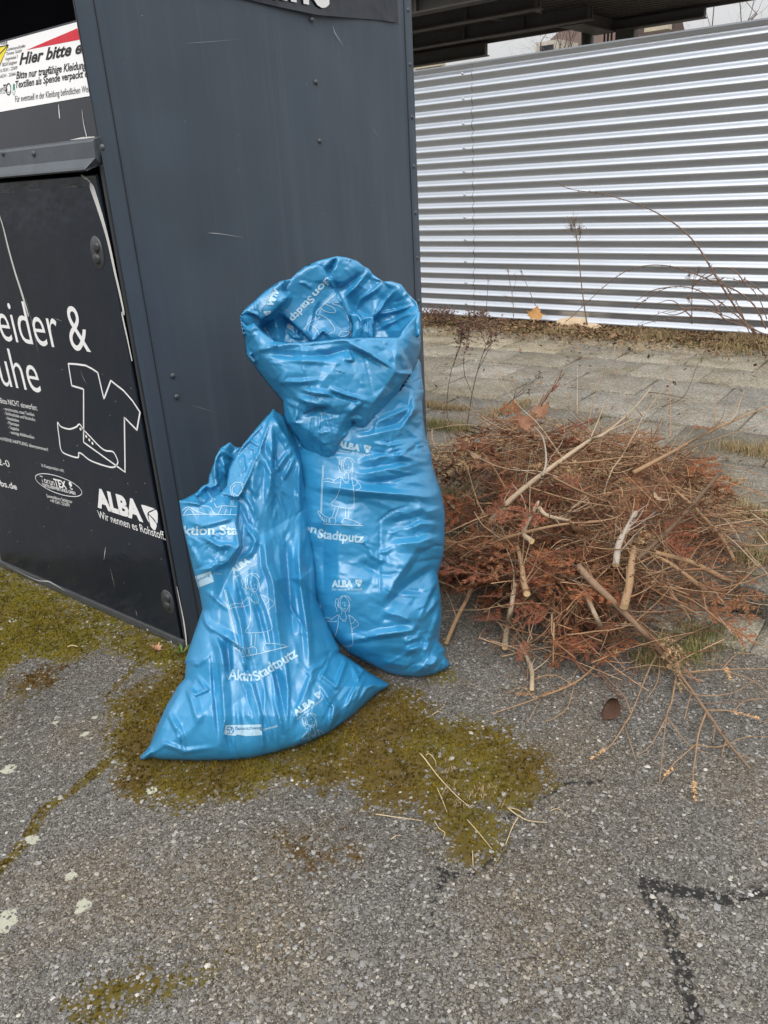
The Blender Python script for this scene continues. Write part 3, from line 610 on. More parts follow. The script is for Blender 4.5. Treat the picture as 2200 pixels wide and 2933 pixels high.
def paint_door():
    t = NT('black_film'); co = t.coord('Object')
    c = t.mix(t.noise(co, 3, 4), (.007, .012, .021), (.013, .020, .032)); dust = t.ramp(t.noise(t.coord('Object', (6, 6, 1.5)), 2, 6, .65), [(.5, 0), (.85, .28)]); c = t.mix(dust, c, (.030, .037, .048))
    sp = t.ramp(t.noise(co, 130, 2), [(.77, 0), (.80, 1)]); c = t.mix(t.math('MULTIPLY', sp, .45), c, (.35, .37, .4))
    t.set(Base_Color=c, Roughness=t.ramp(t.noise(co, 4, 5), [(.3, .11), (.75, .27)]), Specular_IOR_Level=.6)
    h = t.math('ADD', t.noise(co, 5, 3), t.math('MULTIPLY', t.noise(co, 60, 3), .05)); t.set(Normal=t.bump(h, .30, .02)); return t.m
def clothes_bank():
    root = thing('clothes_bank', 'tall anthracite metal clothes collection container with white lettering on its front', 'clothes container', ((BX+BXL)/2, BY, 0))
    ps = []; PS, PD = paint_side(), paint_door(); DK = simple('dark_gap', (.003, .003, .004), .9, spec=0); RV = simple('rivet_paint', (.075, .083, .092), .38, .2); FR = simple('frame_paint', (.034, .037, .041), .42, 0, .25)
    GR = simple('rail_paint', (.085, .098, .113), .45, .1, .25, 14); CHIP = simple('chipped_white', (.55, .55, .53), .7)
    T_ = 2.34
    # side wall as a gently dented sheet, with folded flanges at both ends
    Ys = np.linspace(BY, BY2, 90); Zs = np.linspace(.004, T_, 130); Y, Z = np.meshgrid(Ys, Zs)
    X = BX + .004*(fbm(Y, Z, 1.6, 21, 3)-.5) + .0025*(Y > 2.932) + .0015*(Y < 1.514)
    for (dy, dz, r, a) in [(2.12, 1.83, .10, -.004), (2.45, 1.96, .09, -.005), (1.75, 1.28, .08, -.004), (2.62, 1.55, .10, .003), (1.70, .55, .12, -.003)]: X = X + a*np.exp(-((Y-dy)**2+(Z-dz)**2)/(2*r*r))
    X = X - np.clip((Z-.06)*0, 0, 0); V = np.stack([X, Y, Z], -1).reshape(-1, 3); a, b_ = Y.shape; ix = np.arange(a*b_).reshape(a, b_)
    F = np.stack([ix[:-1, :-1], ix[:-1, 1:], ix[1:, 1:], ix[1:, :-1]], -1).reshape(-1, 4); ps.append(np_mesh('side_panel', V, F, PS, smooth=True))
    # flat joint lines of the flanges
    jm = simple('joint_line', (.022, .025, .029), .6)
    for y0, y1 in ((1.513, 1.5148), (2.930, 2.9325)): b = MB(); b.box((BX-.001, y0, .004), (BX+.0033, y1, T_)); ps.append(b.build('flange_joint', jm))
    # shell behind
    b = MB(); b.box((BXL, BY2-.004, .003), (BX-.004, BY2, T_-.002)); b.box((BXL, BY+.004, .003), (BXL+.004, BY2-.0045, T_-.002)); b.box((BXL-.01, BY-.01, T_), (BX+.01, BY2+.01, T_+.02)); b.box((BXL+.0045, BY+.003, .004), (BX-.0045, BY+.01, 1.60)); ps.append(b.build('shell', FR))
    # inner face of the side wall along the chute, closing lid over it
    b = MB(); b.box((BX-.006, BY+.0005, 1.60), (BX-.0022, BY+.40, T_-.002)); b.box((BXL+.005, BY+.005, T_-.13), (BX-.0065, BY+.02, T_-.003)); ps.append(b.build('chute_cheek', FR))
    b = MB(); b.box((BXL+.0045, BY+.10, 1.93), (BX-.0065, BY+.39, 1.94)); b.box((BXL+.0045, BY+.12, 1.60), (BX-.0065, BY+.13, T_-.14)); b.box((BXL+.0045, BY+.40, 1.61), (BX-.0065, BY+.41, T_-.003)); ps.append(b.build('chute_back', DK))
    # door
    dr = bpy.data.objects.new('door', None); C.objects.link(dr); root_parts = [dr]
    b = MB(); b.box((BXL+.02, BY-.010, .034), (BX-.026, BY+.0025, 1.548)); door = b.build('door', PD, bevel=.004); bpy.data.objects.remove(dr); door.name = 'door'; ps.append(door)
    b = MB(); b.box((BX-.0235, BY-.004, .02), (BX-.012, BY+.0028, 1.566)); b.box((BXL+.02, BY-.004, 1.5485), (BX-.0237, BY+.0028, 1.566)); ps.append(b.build('door_gap', DK))
    for xa, xb in ((BX-.0118, BX-.001), (BXL, BXL+.018)): b = MB(); b.box((xa, BY-.006, .012), (xb, BY+.0028, 1.57)); ps.append(b.build('door_frame', FR, bevel=.002))
    b = MB(); b.box((BXL, BY-.016, .004), (BX-.002, BY+.0027, .011)); b.box((BXL, BY-.018, .011), (BX-.002, BY-.0065, .032)); lip = b.build('bottom_lip', simple('lip_paint', (.060, .064, .066), .5, 0, .4, 30), bevel=.002); ps.append(lip)
    # rail under the chute
    pr = [(BY+.001, 1.640), (BY-.022, 1.634), (BY-.028, 1.628), (BY-.028, 1.588), (BY-.052, 1.566), (BY-.054, 1.560), (BY-.048, 1.556), (BY+.001, 1.572)]
    b = MB(); xr = BX+.012; k = len(pr)
    for x, cut in ((BXL-.01, 0), (xr, 1)): b.v += [(x - (.022 if cut and q[1] < 1.575 else 0), q[0], q[1]) for q in pr]
    b.f = [(i, (i+1) % k, k+(i+1) % k, k+i) for i in range(k)] + [tuple(range(k))[::-1], tuple(range(k, 2*k))]; b.m = [0]*len(b.f); ps.append(b.build('rail', GR))
    for (x, y) in [(228*.422, 1043*.422), (695*.422, 1000*.422), (18*.422, 1040*.422)]:
        p = on_y(x, y, BY-.029); m = MB(); m.dome((p[0], BY-.028, p[2]), .009, (0, -1, 0), .7); ps.append(m.build('screw', RV, smooth=True))
    # flap in the chute, leaning back, with the notice on it
    fo = np.array([0, BY+.008, 1.612]); ey = _unit(np.array([0, .22, 1.0])); nn = np.array([0, -ey[2], ey[1]]); ex = np.array([1., 0, 0])
    fl = Flat(fo, ex, ey, nn); b = MB(); q = [fo + ex*x + ey*y for x, y in ((BXL+.006, -.01), (BX-.0065, -.01), (BX-.0065, .335), (BXL+.006, .335))]; b.mesh(q + [p - nn*.004 for p in q], [(0, 1, 2, 3), (0, 4, 5, 1), (1, 5, 6, 2), (2, 6, 7, 3)]); ps.append(b.build('flap', simple('flap_gloss', (.006, .010, .017), .16, 0, .3)))
    SC = 1/4.609; P = lambda x, y: fl.px(x*SC, y*SC)
    t0, t1, b0, b1 = P(0, 550), P(1015, 318), P(0, 1450), P(1200, 1300); ztop = (t0[1]+t1[1])/2; zbot = (b0[1]+b1[1])/2
    sg = Flat(fo, ex, ey, nn); sg.poly([(BXL+.05, zbot), (BX-.0075, zbot), (BX-.0075, ztop), (BXL+.05, ztop)], 0, .0015)
    RED, YEL, GRN = simple('print_red', (.55, .012, .03), .5, 0, .08), simple('print_yellow', (.75, .62, .03), .5, 0, .06), simple('print_green', (.03, .25, .14), .5)
    e = lambda x, y: P(x, y)
    sg.poly([e(355, 662), e(1028, 376), e(1085, 520)], 2, .002); sg.poly([e(-300, 690), e(122, 596), e(0, 880), e(-330, 960)], 3, .002); sg.stroke([e(-300, 690), e(122, 596), e(0, 880), e(-330, 960)], .003, True, 1, .0024); sg.stroke([e(122, 596), e(0, 720), e(-200, 850)], .003, False, 1, .0024)
    sg.poly([e(178, 1110), e(205, 1106), e(205, 1190), e(178, 1192)], 4, .002); sg.stroke([e(178, 1195), e(178, 1240), e(192, 1262), e(204, 1235), e(205, 1190)], .0025, False, 4, .002)
    hh = lambda a, b_: np.hypot(*(e(*b_)-e(*a)))
    wd = lambda s, a, b_, h, **k: sg.word(s, e(*a), e(*b_), h=h, mi=1, lift=.0022, **k)
    wd('Hier bitte ei', (262, 858), (1150, 690), hh((262, 858), (290, 720)), bold=.030, shear=.30)
    wd('Bitte nur tragfähige Kleidung', (224, 1045), (1150, 905), hh((224, 1045), (240, 955)), bold=.022, shear=.18)
    wd('Textilien als Spende verpackt e', (212, 1165), (1165, 1015), hh((212, 1165), (225, 1078)), bold=.022, shear=.1)
    wd('Für eventuell in der Kleidung befindlichen Wer', (210, 1350), (1195, 1215), hh((210, 1350), (216, 1268)), bold=.002)
    for s, a, b_ in [('Containeraufsteller', (100, 675), (345, 625)), ('Thrumer GmbH', (90, 735), (292, 690)), ('Vogelwinkel 7', (76, 805), (245, 770)), ('38259 Salzgitter', (36, 880), (236, 840)), ('Tel.:05341 - 223699', (-2, 960), (238, 915)), ('Fax:05341 - 223666', (-25, 1040), (215, 995))]: wd(s, a, b_, hh(a, (a[0]+6, a[1]-42)))
    wd('Torun', (-75, 1228), (50, 1208), .016, shear=.1); wd('TEX', (52, 1208), (108, 1198), .018, bold=.03); a_ = e(122, 1180); sg.stroke([a_ + .013*np.array([math.cos(t), 1.2*math.sin(t)]) for t in np.linspace(0, 6.28, 20)], .004, False, 1, .0022); wd('Textilverwertungs GmbH', (-80, 1250), (142, 1224), .004)
    wd('Altkleidersammlung', (-240, 640), (105, 582), .011)
    ps.append(sg.build('notice', [simple('notice_white', (.80, .80, .80), .45, 0, .03), BLACKP, RED, YEL, GRN]))
    # worn white streaks on the flap
    st = Flat(fo, ex, ey, nn); SZ = .422; Z1 = lambda x, y: st.px(x*SZ, y*SZ)
    st.stroke(smooth2([Z1(400, 710), Z1(402, 750), Z1(408, 805)], 5), .005, lift=.001, taper=[(0, .6), (.8, 1), (1, .5)]); st.stroke(smooth2([Z1(558, 745), Z1(570, 840), Z1(590, 928)], 5), .004, lift=.001, taper=[(0, .3), (1, 1)])
    st.stroke(smooth2([Z1(480, 950), Z1(560, 938), Z1(645, 930)], 5), .005, lift=.0012, taper=[(0, .1), (.5, 1), (1, .5)]); ps.append(st.build('paint_streak', CHIP))
    # ---- print on the door
    f = Flat((0, BY-.0102, 0), (1, 0, 0), (0, 0, 1), (0, -1, 0)); S2 = 1/2.0112; q = lambda x, y: f.px(x*S2, 800 + y*S2)
    hq = lambda a, b_: abs((q(*b_)-q(*a))[1])
    h1 = hq((410, 162), (418, 420)); f.word('Kleider &', None, h=h1, xs=.86, right=(q(527, 424) + [0, .002], (1, 0)), bold=-.004)
    f.word('Schuhe', None, h=h1, xs=.90, right=(q(243, 655), (1, 0)), bold=-.004)
    ln = lambda s, a, b_, h, **k: f.word(s, q(*a), q(*b_), h=h, **k)
    ln('Bitte NICHT einwerfen:', (6, 712), (218, 756), .021)
    for s, a, b_ in [('- verschmutzte, nasse Textilien', (22, 752), (200, 789)), ('- Schlittschuhe und Skischuhe', (28, 778), (205, 817)), ('- Heizdecken', (36, 806), (112, 823)), ('- Matratzen', (44, 833), (112, 848)), ('- Teppiche', (51, 860), (112, 873)), ('- sonstige Abfalltextilien', (59, 887), (200, 919))]: ln(s, a, b_, .0125)
    ln('Für Wertsachen wird KEINE HAFTUNG übernommen!', (-130, 892), (280, 990), .0135); ln('Telefon 0531 8862-0', (-330, 985), (60, 1083), .028); ln('www.alba-bs.de', (-180, 1148), (102, 1212), .026, bold=.012)
    ln('In Kooperation mit:', (243, 1079), (371, 1111), .013); ln('Torun', (238, 1166), (318, 1190), .026); ln('TEX', (318, 1190), (388, 1207), .029, bold=.03); ln('TEXTILVERWERTUNGS GMBH', (247, 1192), (438, 1242), .0125, bold=.02); ln('Sammelbüro Salzgitter', (272, 1255), (420, 1291), .0135); ln('+49 5341 223699', (293, 1283), (404, 1311), .0135)
    c0 = q(335, 1184); ax = q(468, 1222)-q(202, 1145); L = np.hypot(*ax)/2; ax = ax/np.hypot(*ax); bx = np.array([-ax[1], ax[0]]); f.stroke([c0 + ax*L*math.cos(t) + bx*.037*math.sin(t) for t in np.linspace(0, 6.283, 48)], .0028)
    g0 = q(408, 1186); f.disc(g0 + [0, .004], .010); f.stroke([g0 + [-.008, -.008], g0 + [0, -.016], g0 + [.008, -.014]], .005)
    ha = hq((565, 1210), (565, 1306)); f.word('ALBA', q(563, 1306), q(826, 1392), h=ha, bold=.055); f.word('Wir nennen es Rohstoff.', q(570, 1374), q(956, 1502), h=.030, bold=.004)
    lo = q(838, 1428); lr = q(928, 1440); logo_mark(f, lo, np.array([1., 0]), np.array([0, 1.]), abs(lr[0]-lo[0])*.98)
    shirt = [q(*p) for p in [(395, 486), (440, 488), (495, 496), (532, 515), (565, 537), (600, 688), (640, 583), (715, 642), (765, 700), (808, 765), (790, 868), (718, 795), (722, 1110), (483, 938), (483, 632), (415, 612)]]
    def dense(P): return [P[k] + (P[(k+1) % len(P)]-P[k])*t for k in range(len(P)) for t in (0, .08, .5, .92)]
    f.stroke(dense(shirt), .0062, True)
    shoe = smooth2([q(*p) for p in [(333, 825), (352, 848), (400, 862), (440, 850), (460, 834), (483, 866), (520, 905), (575, 962), (610, 986), (650, 992), (670, 1020), (680, 1056), (655, 1082), (600, 1072), (520, 1042), (474, 1006), (455, 1000), (450, 1026), (395, 1012), (355, 986), (342, 910)]], 4, True); f.stroke(shoe, .0058, True)
    for x, y in [(465, 862), (498, 905), (516, 925), (534, 944)]: f.disc(q(x, y), .0055)
    lt = f.build('lettering', WHITE); ps.append(lt)
    # torn edges of the black film, white underneath; scratches
    g = Flat((0, BY-.0102, 0), (1, 0, 0), (0, 0, 1), (0, -1, 0)); z1 = lambda x, y: g.px(x*.422, y*.422)
    g.stroke(smooth2([z1(552, 1187), z1(575, 1205), z1(608, 1226), z1(616, 1238)], 4), .007, taper=[(0, .5), (.5, 1.2), (1, .5)])
    g.stroke(smooth2([z1(612, 1232), z1(632, 1290), z1(668, 1400), z1(705, 1520), z1(742, 1660), z1(785, 1860), z1(815, 1990), z1(842, 2125), q(705, 200), q(735, 340), q(762, 470)], 6), .015, taper=[(0, .3), (.08, 1.5), (.2, 1.2), (.4, .75), (1, .35)])
    g.stroke(smooth2([z1(-30, 1380), z1(20, 1530), z1(60, 1690), z1(105, 1850), z1(150, 1990), z1(190, 2125), q(163, 215)], 6), .010, taper=[(0, .3), (.3, .9), (.7, 1.2), (1, .3)])
    g.stroke(smooth2([q(1020, 1770), q(1036, 1850), q(1058, 1960), q(1072, 2060), q(1076, 2110)], 5), .006, taper=[(0, .4), (.6, 1.2), (1, .9)])
    for A, wdt in [([(600, 1615), (606, 1570), (610, 1540)], .003), ([(635, 1660), (650, 1720), (662, 1775)], .0012), ([(783, 1905), (792, 1940)], .0018), ([(150, 110), (190, 270), (220, 415)], .0012), ([(465, 525), (485, 575), (500, 600)], .001), ([(318, 225), (358, 240)], .001)]: g.stroke(smooth2([q(*p) for p in A], 4), wdt, taper=[(0, .2), (.5, 1), (1, .2)])
    for y in (1180, 1240, 1262, 1280):
        for k in range(7):
            x = rng.uniform(0, 560); g.stroke(smooth2([z1(x, y-.085*x+30), z1(x+28, y-.085*(x+28)+30+rng.uniform(-6, 6)), z1(x+rng.uniform(40, 90), y-.085*(x+60)+30)], 3), .0014, mi=1)
    for _ in range(70):
        c = np.array([rng.uniform(-3.2, -2.1), rng.uniform(.06, 1.0)]); g.disc(c, rng.uniform(.0006, .0018), n=5)
    ps.append(g.build('torn_film', [CHIP, simple('film_crinkle', (.10, .11, .115), .35)]))
    z = Flat((0, BY-.0185, 0), (1, 0, 0), (0, 0, 1), (0, -1, 0)); s5 = lambda x, y: z.px(x/2.9625, 1550 + y/2.9625)
    z.stroke(smooth2([s5(60, 205), s5(300, 325), s5(410, 340), s5(470, 370), s5(560, 425)], 4), .004, taper=[(0, .2), (.6, 1.3), (1, .3)]); z.disc(s5(1253, 752), .0045); z.disc(s5(1455, 852), .004); ps.append(z.build('lip_scrape', CHIP))
    # riveted hinge plates under the film
    for (cx_, cy_, r1, r2, zz) in [(*[658*.422, 1716*.422], .030, .048, 0), (965*S2, 800 + 1856*S2, .034, .045, 1)]:
        c = on_y(cx_, cy_, BY-.012); b = MB(); n = 22; ring = lambda k, y, s: [(c[0]+s*k*r1*math.cos(a), y, c[2]+s*k*r2*math.sin(a)*(1 if not zz or math.sin(a) > -.2 else 1.1)) for a in np.linspace(0, 6.283, n, False)]
        V = ring(1, BY-.0101, 1) + ring(.94, BY-.0135, 1) + [(c[0], BY-.0140, c[2])]; b.mesh(V, [(i, (i+1) % n, n+(i+1) % n, n+i) for i in range(n)] + [(n+i, n+(i+1) % n, 2*n) for i in range(n)])
        pl = b.build('hinge_plate', simple('plate_film', (.045, .05, .055), .35), smooth=True); ps.append(pl)
        for dz, dx in ((.017, .006), (-.017, -.003)):
            m = MB(); m.dome((c[0]+dx, BY-.0138, c[2]+dz), .0165, (0, -1, 0), .5, 14); ps.append(m.build('rivet', FR, smooth=True))
    # rivets of the side wall
    rl = [(2.957, z_) for z_ in (2.27, 2.086, 1.90, 1.712, 1.527, 1.346, 1.163, .98, .80, .62, .44, .26)] + [(2.384, 2.001), (2.379, 1.813), (2.375, 1.626), (1.573, .951), (1.575, .882)]
    for y, z_ in rl:
        m = MB(); m.dome((BX+.0015, y, z_), .0088, (1, 0, 0), .65, 12); m.dome((BX+.0068, y, z_), .004, (1, 0, 0), .3, 8); ps.append(m.build('rivet', RV, smooth=True))
    # black banner film on the side, its lower edge lifting
    def banner():
        nu, nv = 60, 20; U, W = np.meshgrid(np.linspace(1.60, 2.885, nu), np.linspace(0, 1, nv)); low = np.interp(U, [1.6, 2.03, 2.10, 2.24, 2.40, 2.60, 2.75, 2.885], [2.030, 2.028, 2.026, 2.020, 2.016, 2.026, 2.034, 2.036]); Z_ = low + (T_-.03-low)*W
        X_ = BX + .0045 + .006*np.exp(-((U-2.33)/.18)**2)*np.exp(-W*9) + .004*np.abs(np.sin((U-2.7)*40+W*20))*np.exp(-((U-2.82)/.05)**2)*np.exp(-W*6) + .0012*(fbm(U, Z_, 9, 71)-.5); ix = np.arange(nu*nv).reshape(nv, nu)
        return np_mesh('side_banner', np.stack([X_, U, Z_], -1).reshape(-1, 3), np.stack([ix[:-1, :-1], ix[:-1, 1:], ix[1:, 1:], ix[1:, :-1]], -1).reshape(-1, 4), PD, smooth=True)
    ps.append(banner())
    fb = Flat((BX+.0045, 0, 0), (0, 1, 0), (0, 0, 1), (1, 0, 0)); fb.word('Schuhe', np.array([1.98, 2.044]), h=.17, xs=.86, bold=.02, right=(np.array([2.472, 2.046]), (1, 0)), lift=.0085); ps.append(fb.build('banner_lettering', WHITE))
    sc = Flat((BX+.003, 0, 0), (0, 1, 0), (0, 0, 1), (1, 0, 0)); zz1 = lambda x, y: sc.px(x*.422, y*.422); zz3 = lambda x, y: sc.px(600+x*.422, y*.422)
    for A, wdt in [([zz1(1405, 1580), zz1(1500, 1588), zz1(1650, 1612)], .0028), ([zz3(835, 175), zz3(850, 225), zz3(880, 270), zz3(907, 318)], .0035), ([zz3(1105, 870), zz3(1150, 935)], .0012), ([q_ for q_ in (sc.px(1100*S2, 800+725*S2), sc.px(1240*S2, 800+765*S2))], .0009), ([zz1(1250, 295), zz1(1620, 268)], .001)]:
        sc.stroke(smooth2(A, 5), wdt, taper=[(0, .1), (.25, 1), (1, .1)], lift=.002)
    for _ in range(26): sc.disc(np.array([rng.uniform(1.53, 2.9), rng.uniform(.7, 2.0)]), rng.uniform(.0006, .0016), n=5, lift=.002)
    ps.append(sc.build('side_scratch', simple('scratch_grey', (.36, .38, .40), .6)))
    adopt(root, *ps)
clothes_bank()
# ================================================================== BLUE RUBBISH BAGS
from mathutils.geometry import delaunay_2d_cdt
from mathutils.bvhtree import BVHTree
def Z(ox, oy, k): return lambda *P: [(ox + p[0]*k, oy + p[1]*k) + tuple(p[2:]) for p in P]
z1n, z2n, z3n, z4n, z5n, z6n = Z(680, 720, .3255), Z(740, 940, .3255), Z(860, 1380, .2713), Z(500, 1160, .2652), Z(480, 1500, .3134), Z(380, 1840, .452)
def chaikin(P, n=1):
    P = np.asarray(P, float)
    for _ in range(n): Q = np.roll(P, -1, 0); P = np.stack([.75*P+.25*Q, .25*P+.75*Q], 1).reshape(-1, 2)
    return P
def resample(P, step, closed=True):
    P = np.asarray(P, float); Q = np.concatenate([P, P[:1]]) if closed else P; s = np.concatenate([[0], np.cumsum(np.hypot(*np.diff(Q, axis=0).T))]); n = max(3, int(s[-1]/step)); t = np.linspace(0, s[-1], n, not closed)
    return np.stack([np.interp(t, s, Q[:, 0]), np.interp(t, s, Q[:, 1])], 1)
def cdt(pts, edges=(), faces=()):
    v, e, f, *_ = delaunay_2d_cdt([Vector((float(p[0]), float(p[1]))) for p in pts], list(edges), list(faces), 1 if faces else 0, 1e-4); return np.array([q[:] for q in v]), f
RELIEF = 2.0
class Film:
    """One sheet of crumpled film. Its outline and folds are measured on the photograph in the directions x, y; every point gets its own
    distance in front of (or behind) the leaning plane through p0 with normal n, so that the sheet has its true relief in space."""
    def __init__(s, outline, p0, n, ppc, bulge=.12, edge=120, power=.5, scale_fn=None):
        s.out = np.asarray(outline, float); s.p0 = np.asarray(p0, float); s.n = _unit(np.asarray(n, float)); s.ppc = ppc; s.bulge = bulge; s.edge = edge; s.power = power; s.scale_fn = scale_fn; s.R = []; s.FC = []; s.ctrl = None; s.free = False
    def control(s, P): s.ctrl = np.asarray(P, float)        # x, y, depth in cm: large facets
    def ridge(s, pts, h, wl, wr=None, taper=True): s.R.append((np.asarray(pts, float)[:, :2], h*.01*RELIEF, wl*s.ppc, (wr or wl)*s.ppc, taper)); return s
    def crumple(s, n, ang, spread, lmin, lmax, h, w, seed, region=None, conc=1.0):
        r = np.random.default_rng(seed); reg = s.out if region is None else np.asarray(region, float); lo, hi = reg.min(0), reg.max(0); c = 0
        while c < n:
            p = r.uniform(lo, hi)
            if not inside(np.array([p[0]]), np.array([p[1]]), [tuple(q) for q in reg])[0]: continue
            a = (ang(p) if callable(ang) else ang) + r.normal(0, spread); L = r.uniform(lmin, lmax)*s.ppc; d = np.array([math.cos(a), math.sin(a)]); q = p + d*L/2 + np.array([-d[1], d[0]])*r.normal(0, .12)*L
            wl = r.uniform(*w); s.ridge([p - d*L/2, p, q] if r.random() < .5 else [p - d*L/2, p + np.array([-d[1], d[0]])*r.normal(0, .06)*L, q], r.uniform(*h)*r.choice([-1, 1]), wl, wl*r.uniform(.25, 1.0)); c += 1
        return s
    def depth(s, X, Y, d_edge):
        t = np.clip(d_edge/s.edge, 0, 1); b = s.bulge*(1-(1-t)**2)**s.power
        if s.scale_fn is not None: b = b*s.scale_fn(X, Y)
        D_ = b
        if s.ctrl is not None: D_ = D_ + s.interp(X, Y)
        for sp, am, an, st, sd_ in s.FC: D_ = D_ + s.facet(X, Y, sp*s.ppc, am*.01, an, st, sd_)*np.clip(d_edge/(sp*s.ppc*.5), 0, 1)
        for P, h, wl, wr, tp in s.R:
            lo, hi = P.min(0)-max(wl, wr), P.max(0)+max(wl, wr); m = (X > lo[0]) & (X < hi[0]) & (Y > lo[1]) & (Y < hi[1])
            if not m.any(): continue
            x, y = X[m], Y[m]; best = np.full(x.shape, 1e9); sg = np.zeros(x.shape); tt = np.zeros(x.shape); k = len(P)-1
            for i in range(k):
                (ax, ay), (bx, by) = P[i], P[i+1]; vx, vy = bx-ax, by-ay; L = vx*vx+vy*vy+1e-9; t = np.clip(((x-ax)*vx+(y-ay)*vy)/L, 0, 1); dx, dy = x-ax-t*vx, y-ay-t*vy; q = np.hypot(dx, dy); u = q < best
                best = np.where(u, q, best); sg = np.where(u, vx*dy-vy*dx, sg); tt = np.where(u, (i+t)/k, tt)
            wd = np.where(sg < 0, wl, wr); pr = np.clip(1-best/wd, 0, 1)
            if tp: pr = pr*np.clip(np.minimum(tt, 1-tt)*3.2+.02, 0, 1)
            D_[m] += h*pr
        return D_
    def facet(s, X, Y, sp, am, ang, stretch, seed):
        """crumple of flat facets: heights drawn on a loose net of points and joined by straight folds"""
        ca, sa = math.cos(ang), math.sin(ang); U, W = (X*ca+Y*sa)/stretch, -X*sa+Y*ca; r = np.random.default_rng(seed); gu, gw = np.meshgrid(np.arange(U.min()-2*sp, U.max()+2*sp, sp), np.arange(W.min()-2*sp, W.max()+2*sp, sp)); ny_, nx_ = gu.shape
        gu = gu + sp*.5*(np.arange(ny_)[:, None] % 2) + r.uniform(-.42, .42, gu.shape)*sp; gw = gw + r.uniform(-.42, .42, gu.shape)*sp; h = r.uniform(-1, 1, gu.shape)*am; v, f = cdt(np.stack([gu.ravel(), gw.ravel()], 1)); hh = h.ravel(); out_ = np.zeros(X.shape)
        for t in f:
            a, b, c = v[list(t)[:3]]; den = (b[1]-c[1])*(a[0]-c[0])+(c[0]-b[0])*(a[1]-c[1])
            if abs(den) < 1e-6: continue
            m = (U >= min(a[0], b[0], c[0])) & (U <= max(a[0], b[0], c[0])) & (W >= min(a[1], b[1], c[1])) & (W <= max(a[1], b[1], c[1])); i = np.where(m)[0]
            l0 = ((b[1]-c[1])*(U[i]-c[0])+(c[0]-b[0])*(W[i]-c[1]))/den; l1 = ((c[1]-a[1])*(U[i]-c[0])+(a[0]-c[0])*(W[i]-c[1]))/den; l2 = 1-l0-l1; k = (l0 >= -1e-6) & (l1 >= -1e-6) & (l2 >= -1e-6); out_[i[k]] = (l0*hh[t[0]]+l1*hh[t[1]]+l2*hh[t[2]])[k]
        return out_
    def interp(s, X, Y):
        if not hasattr(s, '_ct'):
            v, f = cdt(s.ctrl[:, :2]); d = np.array([s.ctrl[np.argmin(np.hypot(*(s.ctrl[:, :2]-q).T)), 2] for q in v]); s._ct = (v, f, d)
        v, f, d = s._ct; r = np.zeros(X.shape); done = np.zeros(X.shape, bool)
        for t in f:
            a, b, c = v[list(t)[:3]]; den = (b[1]-c[1])*(a[0]-c[0])+(c[0]-b[0])*(a[1]-c[1])
            if abs(den) < 1e-6: continue
            l0 = ((b[1]-c[1])*(X-c[0])+(c[0]-b[0])*(Y-c[1]))/den; l1 = ((c[1]-a[1])*(X-c[0])+(a[0]-c[0])*(Y-c[1]))/den; l2 = 1-l0-l1
            m = (l0 >= -1e-6) & (l1 >= -1e-6) & (l2 >= -1e-6); r = np.where(m, l0*d[t[0]]+l1*d[t[1]]+l2*d[t[2]], r); done |= m
        if not done.all():
            i = np.where(~done); k = np.argmin((X[i][:, None]-v[None, :, 0])**2+(Y[i][:, None]-v[None, :, 1])**2, 1); r[i] = d[k]
        return r*.01
    def solve(s, step=5.5, soft=2, back=None, back_fn=None):
        B = resample(s.out, step); lo, hi = B.min(0), B.max(0); g = np.random.default_rng(3)
        yy = np.arange(lo[1], hi[1], step*.87); P = []
        for k, y in enumerate(yy):
            x = np.arange(lo[0] + (step/2 if k % 2 else 0), hi[0], step); P.append(np.stack([x, np.full(len(x), y)], 1))
        P = np.concatenate(P); P = P + g.uniform(-.18, .18, P.shape)*step; bl = [tuple(q) for q in B]; de, _ = seg_dist(P[:, 0], P[:, 1], bl + [bl[0]]); P = P[inside(P[:, 0], P[:, 1], bl) & (de > step*.6)]
        nb = len(B); A = np.concatenate([B, P]); v, f = cdt(A, [(i, (i+1) % nb) for i in range(nb)], [list(range(nb))][:0])
        T = np.array([t for t in f if len(t) == 3]); c = v[T].mean(1); T = T[inside(c[:, 0], c[:, 1], bl)]
        # counter-clockwise seen by the lens (y runs down)
        a, b, c = v[T[:, 0]], v[T[:, 1]], v[T[:, 2]]; cr = (b[:, 0]-a[:, 0])*(c[:, 1]-a[:, 1])-(b[:, 1]-a[:, 1])*(c[:, 0]-a[:, 0]); T[cr > 0] = T[cr > 0][:, ::-1]
        de, _ = seg_dist(v[:, 0], v[:, 1], bl + [bl[0]]); s.isb = de < .3; s._b2 = B; s.v2 = v; s.T = T
        D_ = s.depth(v[:, 0], v[:, 1], de)
        E = np.unique(np.sort(np.concatenate([T[:, :2], T[:, 1:], T[:, ::2]]), 1), axis=0); deg = np.zeros(len(v)); np.add.at(deg, E[:, 0], 1); np.add.at(deg, E[:, 1], 1)
        for _ in range(soft):
            q = np.zeros(len(v)); np.add.at(q, E[:, 0], D_[E[:, 1]]); np.add.at(q, E[:, 1], D_[E[:, 0]]); D_ = .5*D_ + .5*q/np.maximum(deg, 1)
        r = (RC @ np.stack([B[:, 0]-PW/2, B[:, 1]-PH/2, np.full(nb, FOC)])).T; Pg = CAM + r*((.006-CAMH)/np.minimum(r[:, 2], -1e-6))[:, None]; dq = np.where(r[:, 2] < 0, np.clip((Pg-s.p0) @ s.n, 0, None), 0)   # how far the hem lies out on the ground
        if dq.max() > 0 and not s.free:
            Bs, ds = B[::3], np.where(dq < .5, dq, 0)[::3]; num = np.zeros(len(v)); w0 = np.zeros(len(v))
            for q, g_ in zip(Bs, ds): w1 = 1/((v[:, 0]-q[0])**2+(v[:, 1]-q[1])**2+16)**1.5; num += w1*g_; w0 += w1
            D_ = D_ + num/w0*np.exp(-de/170)
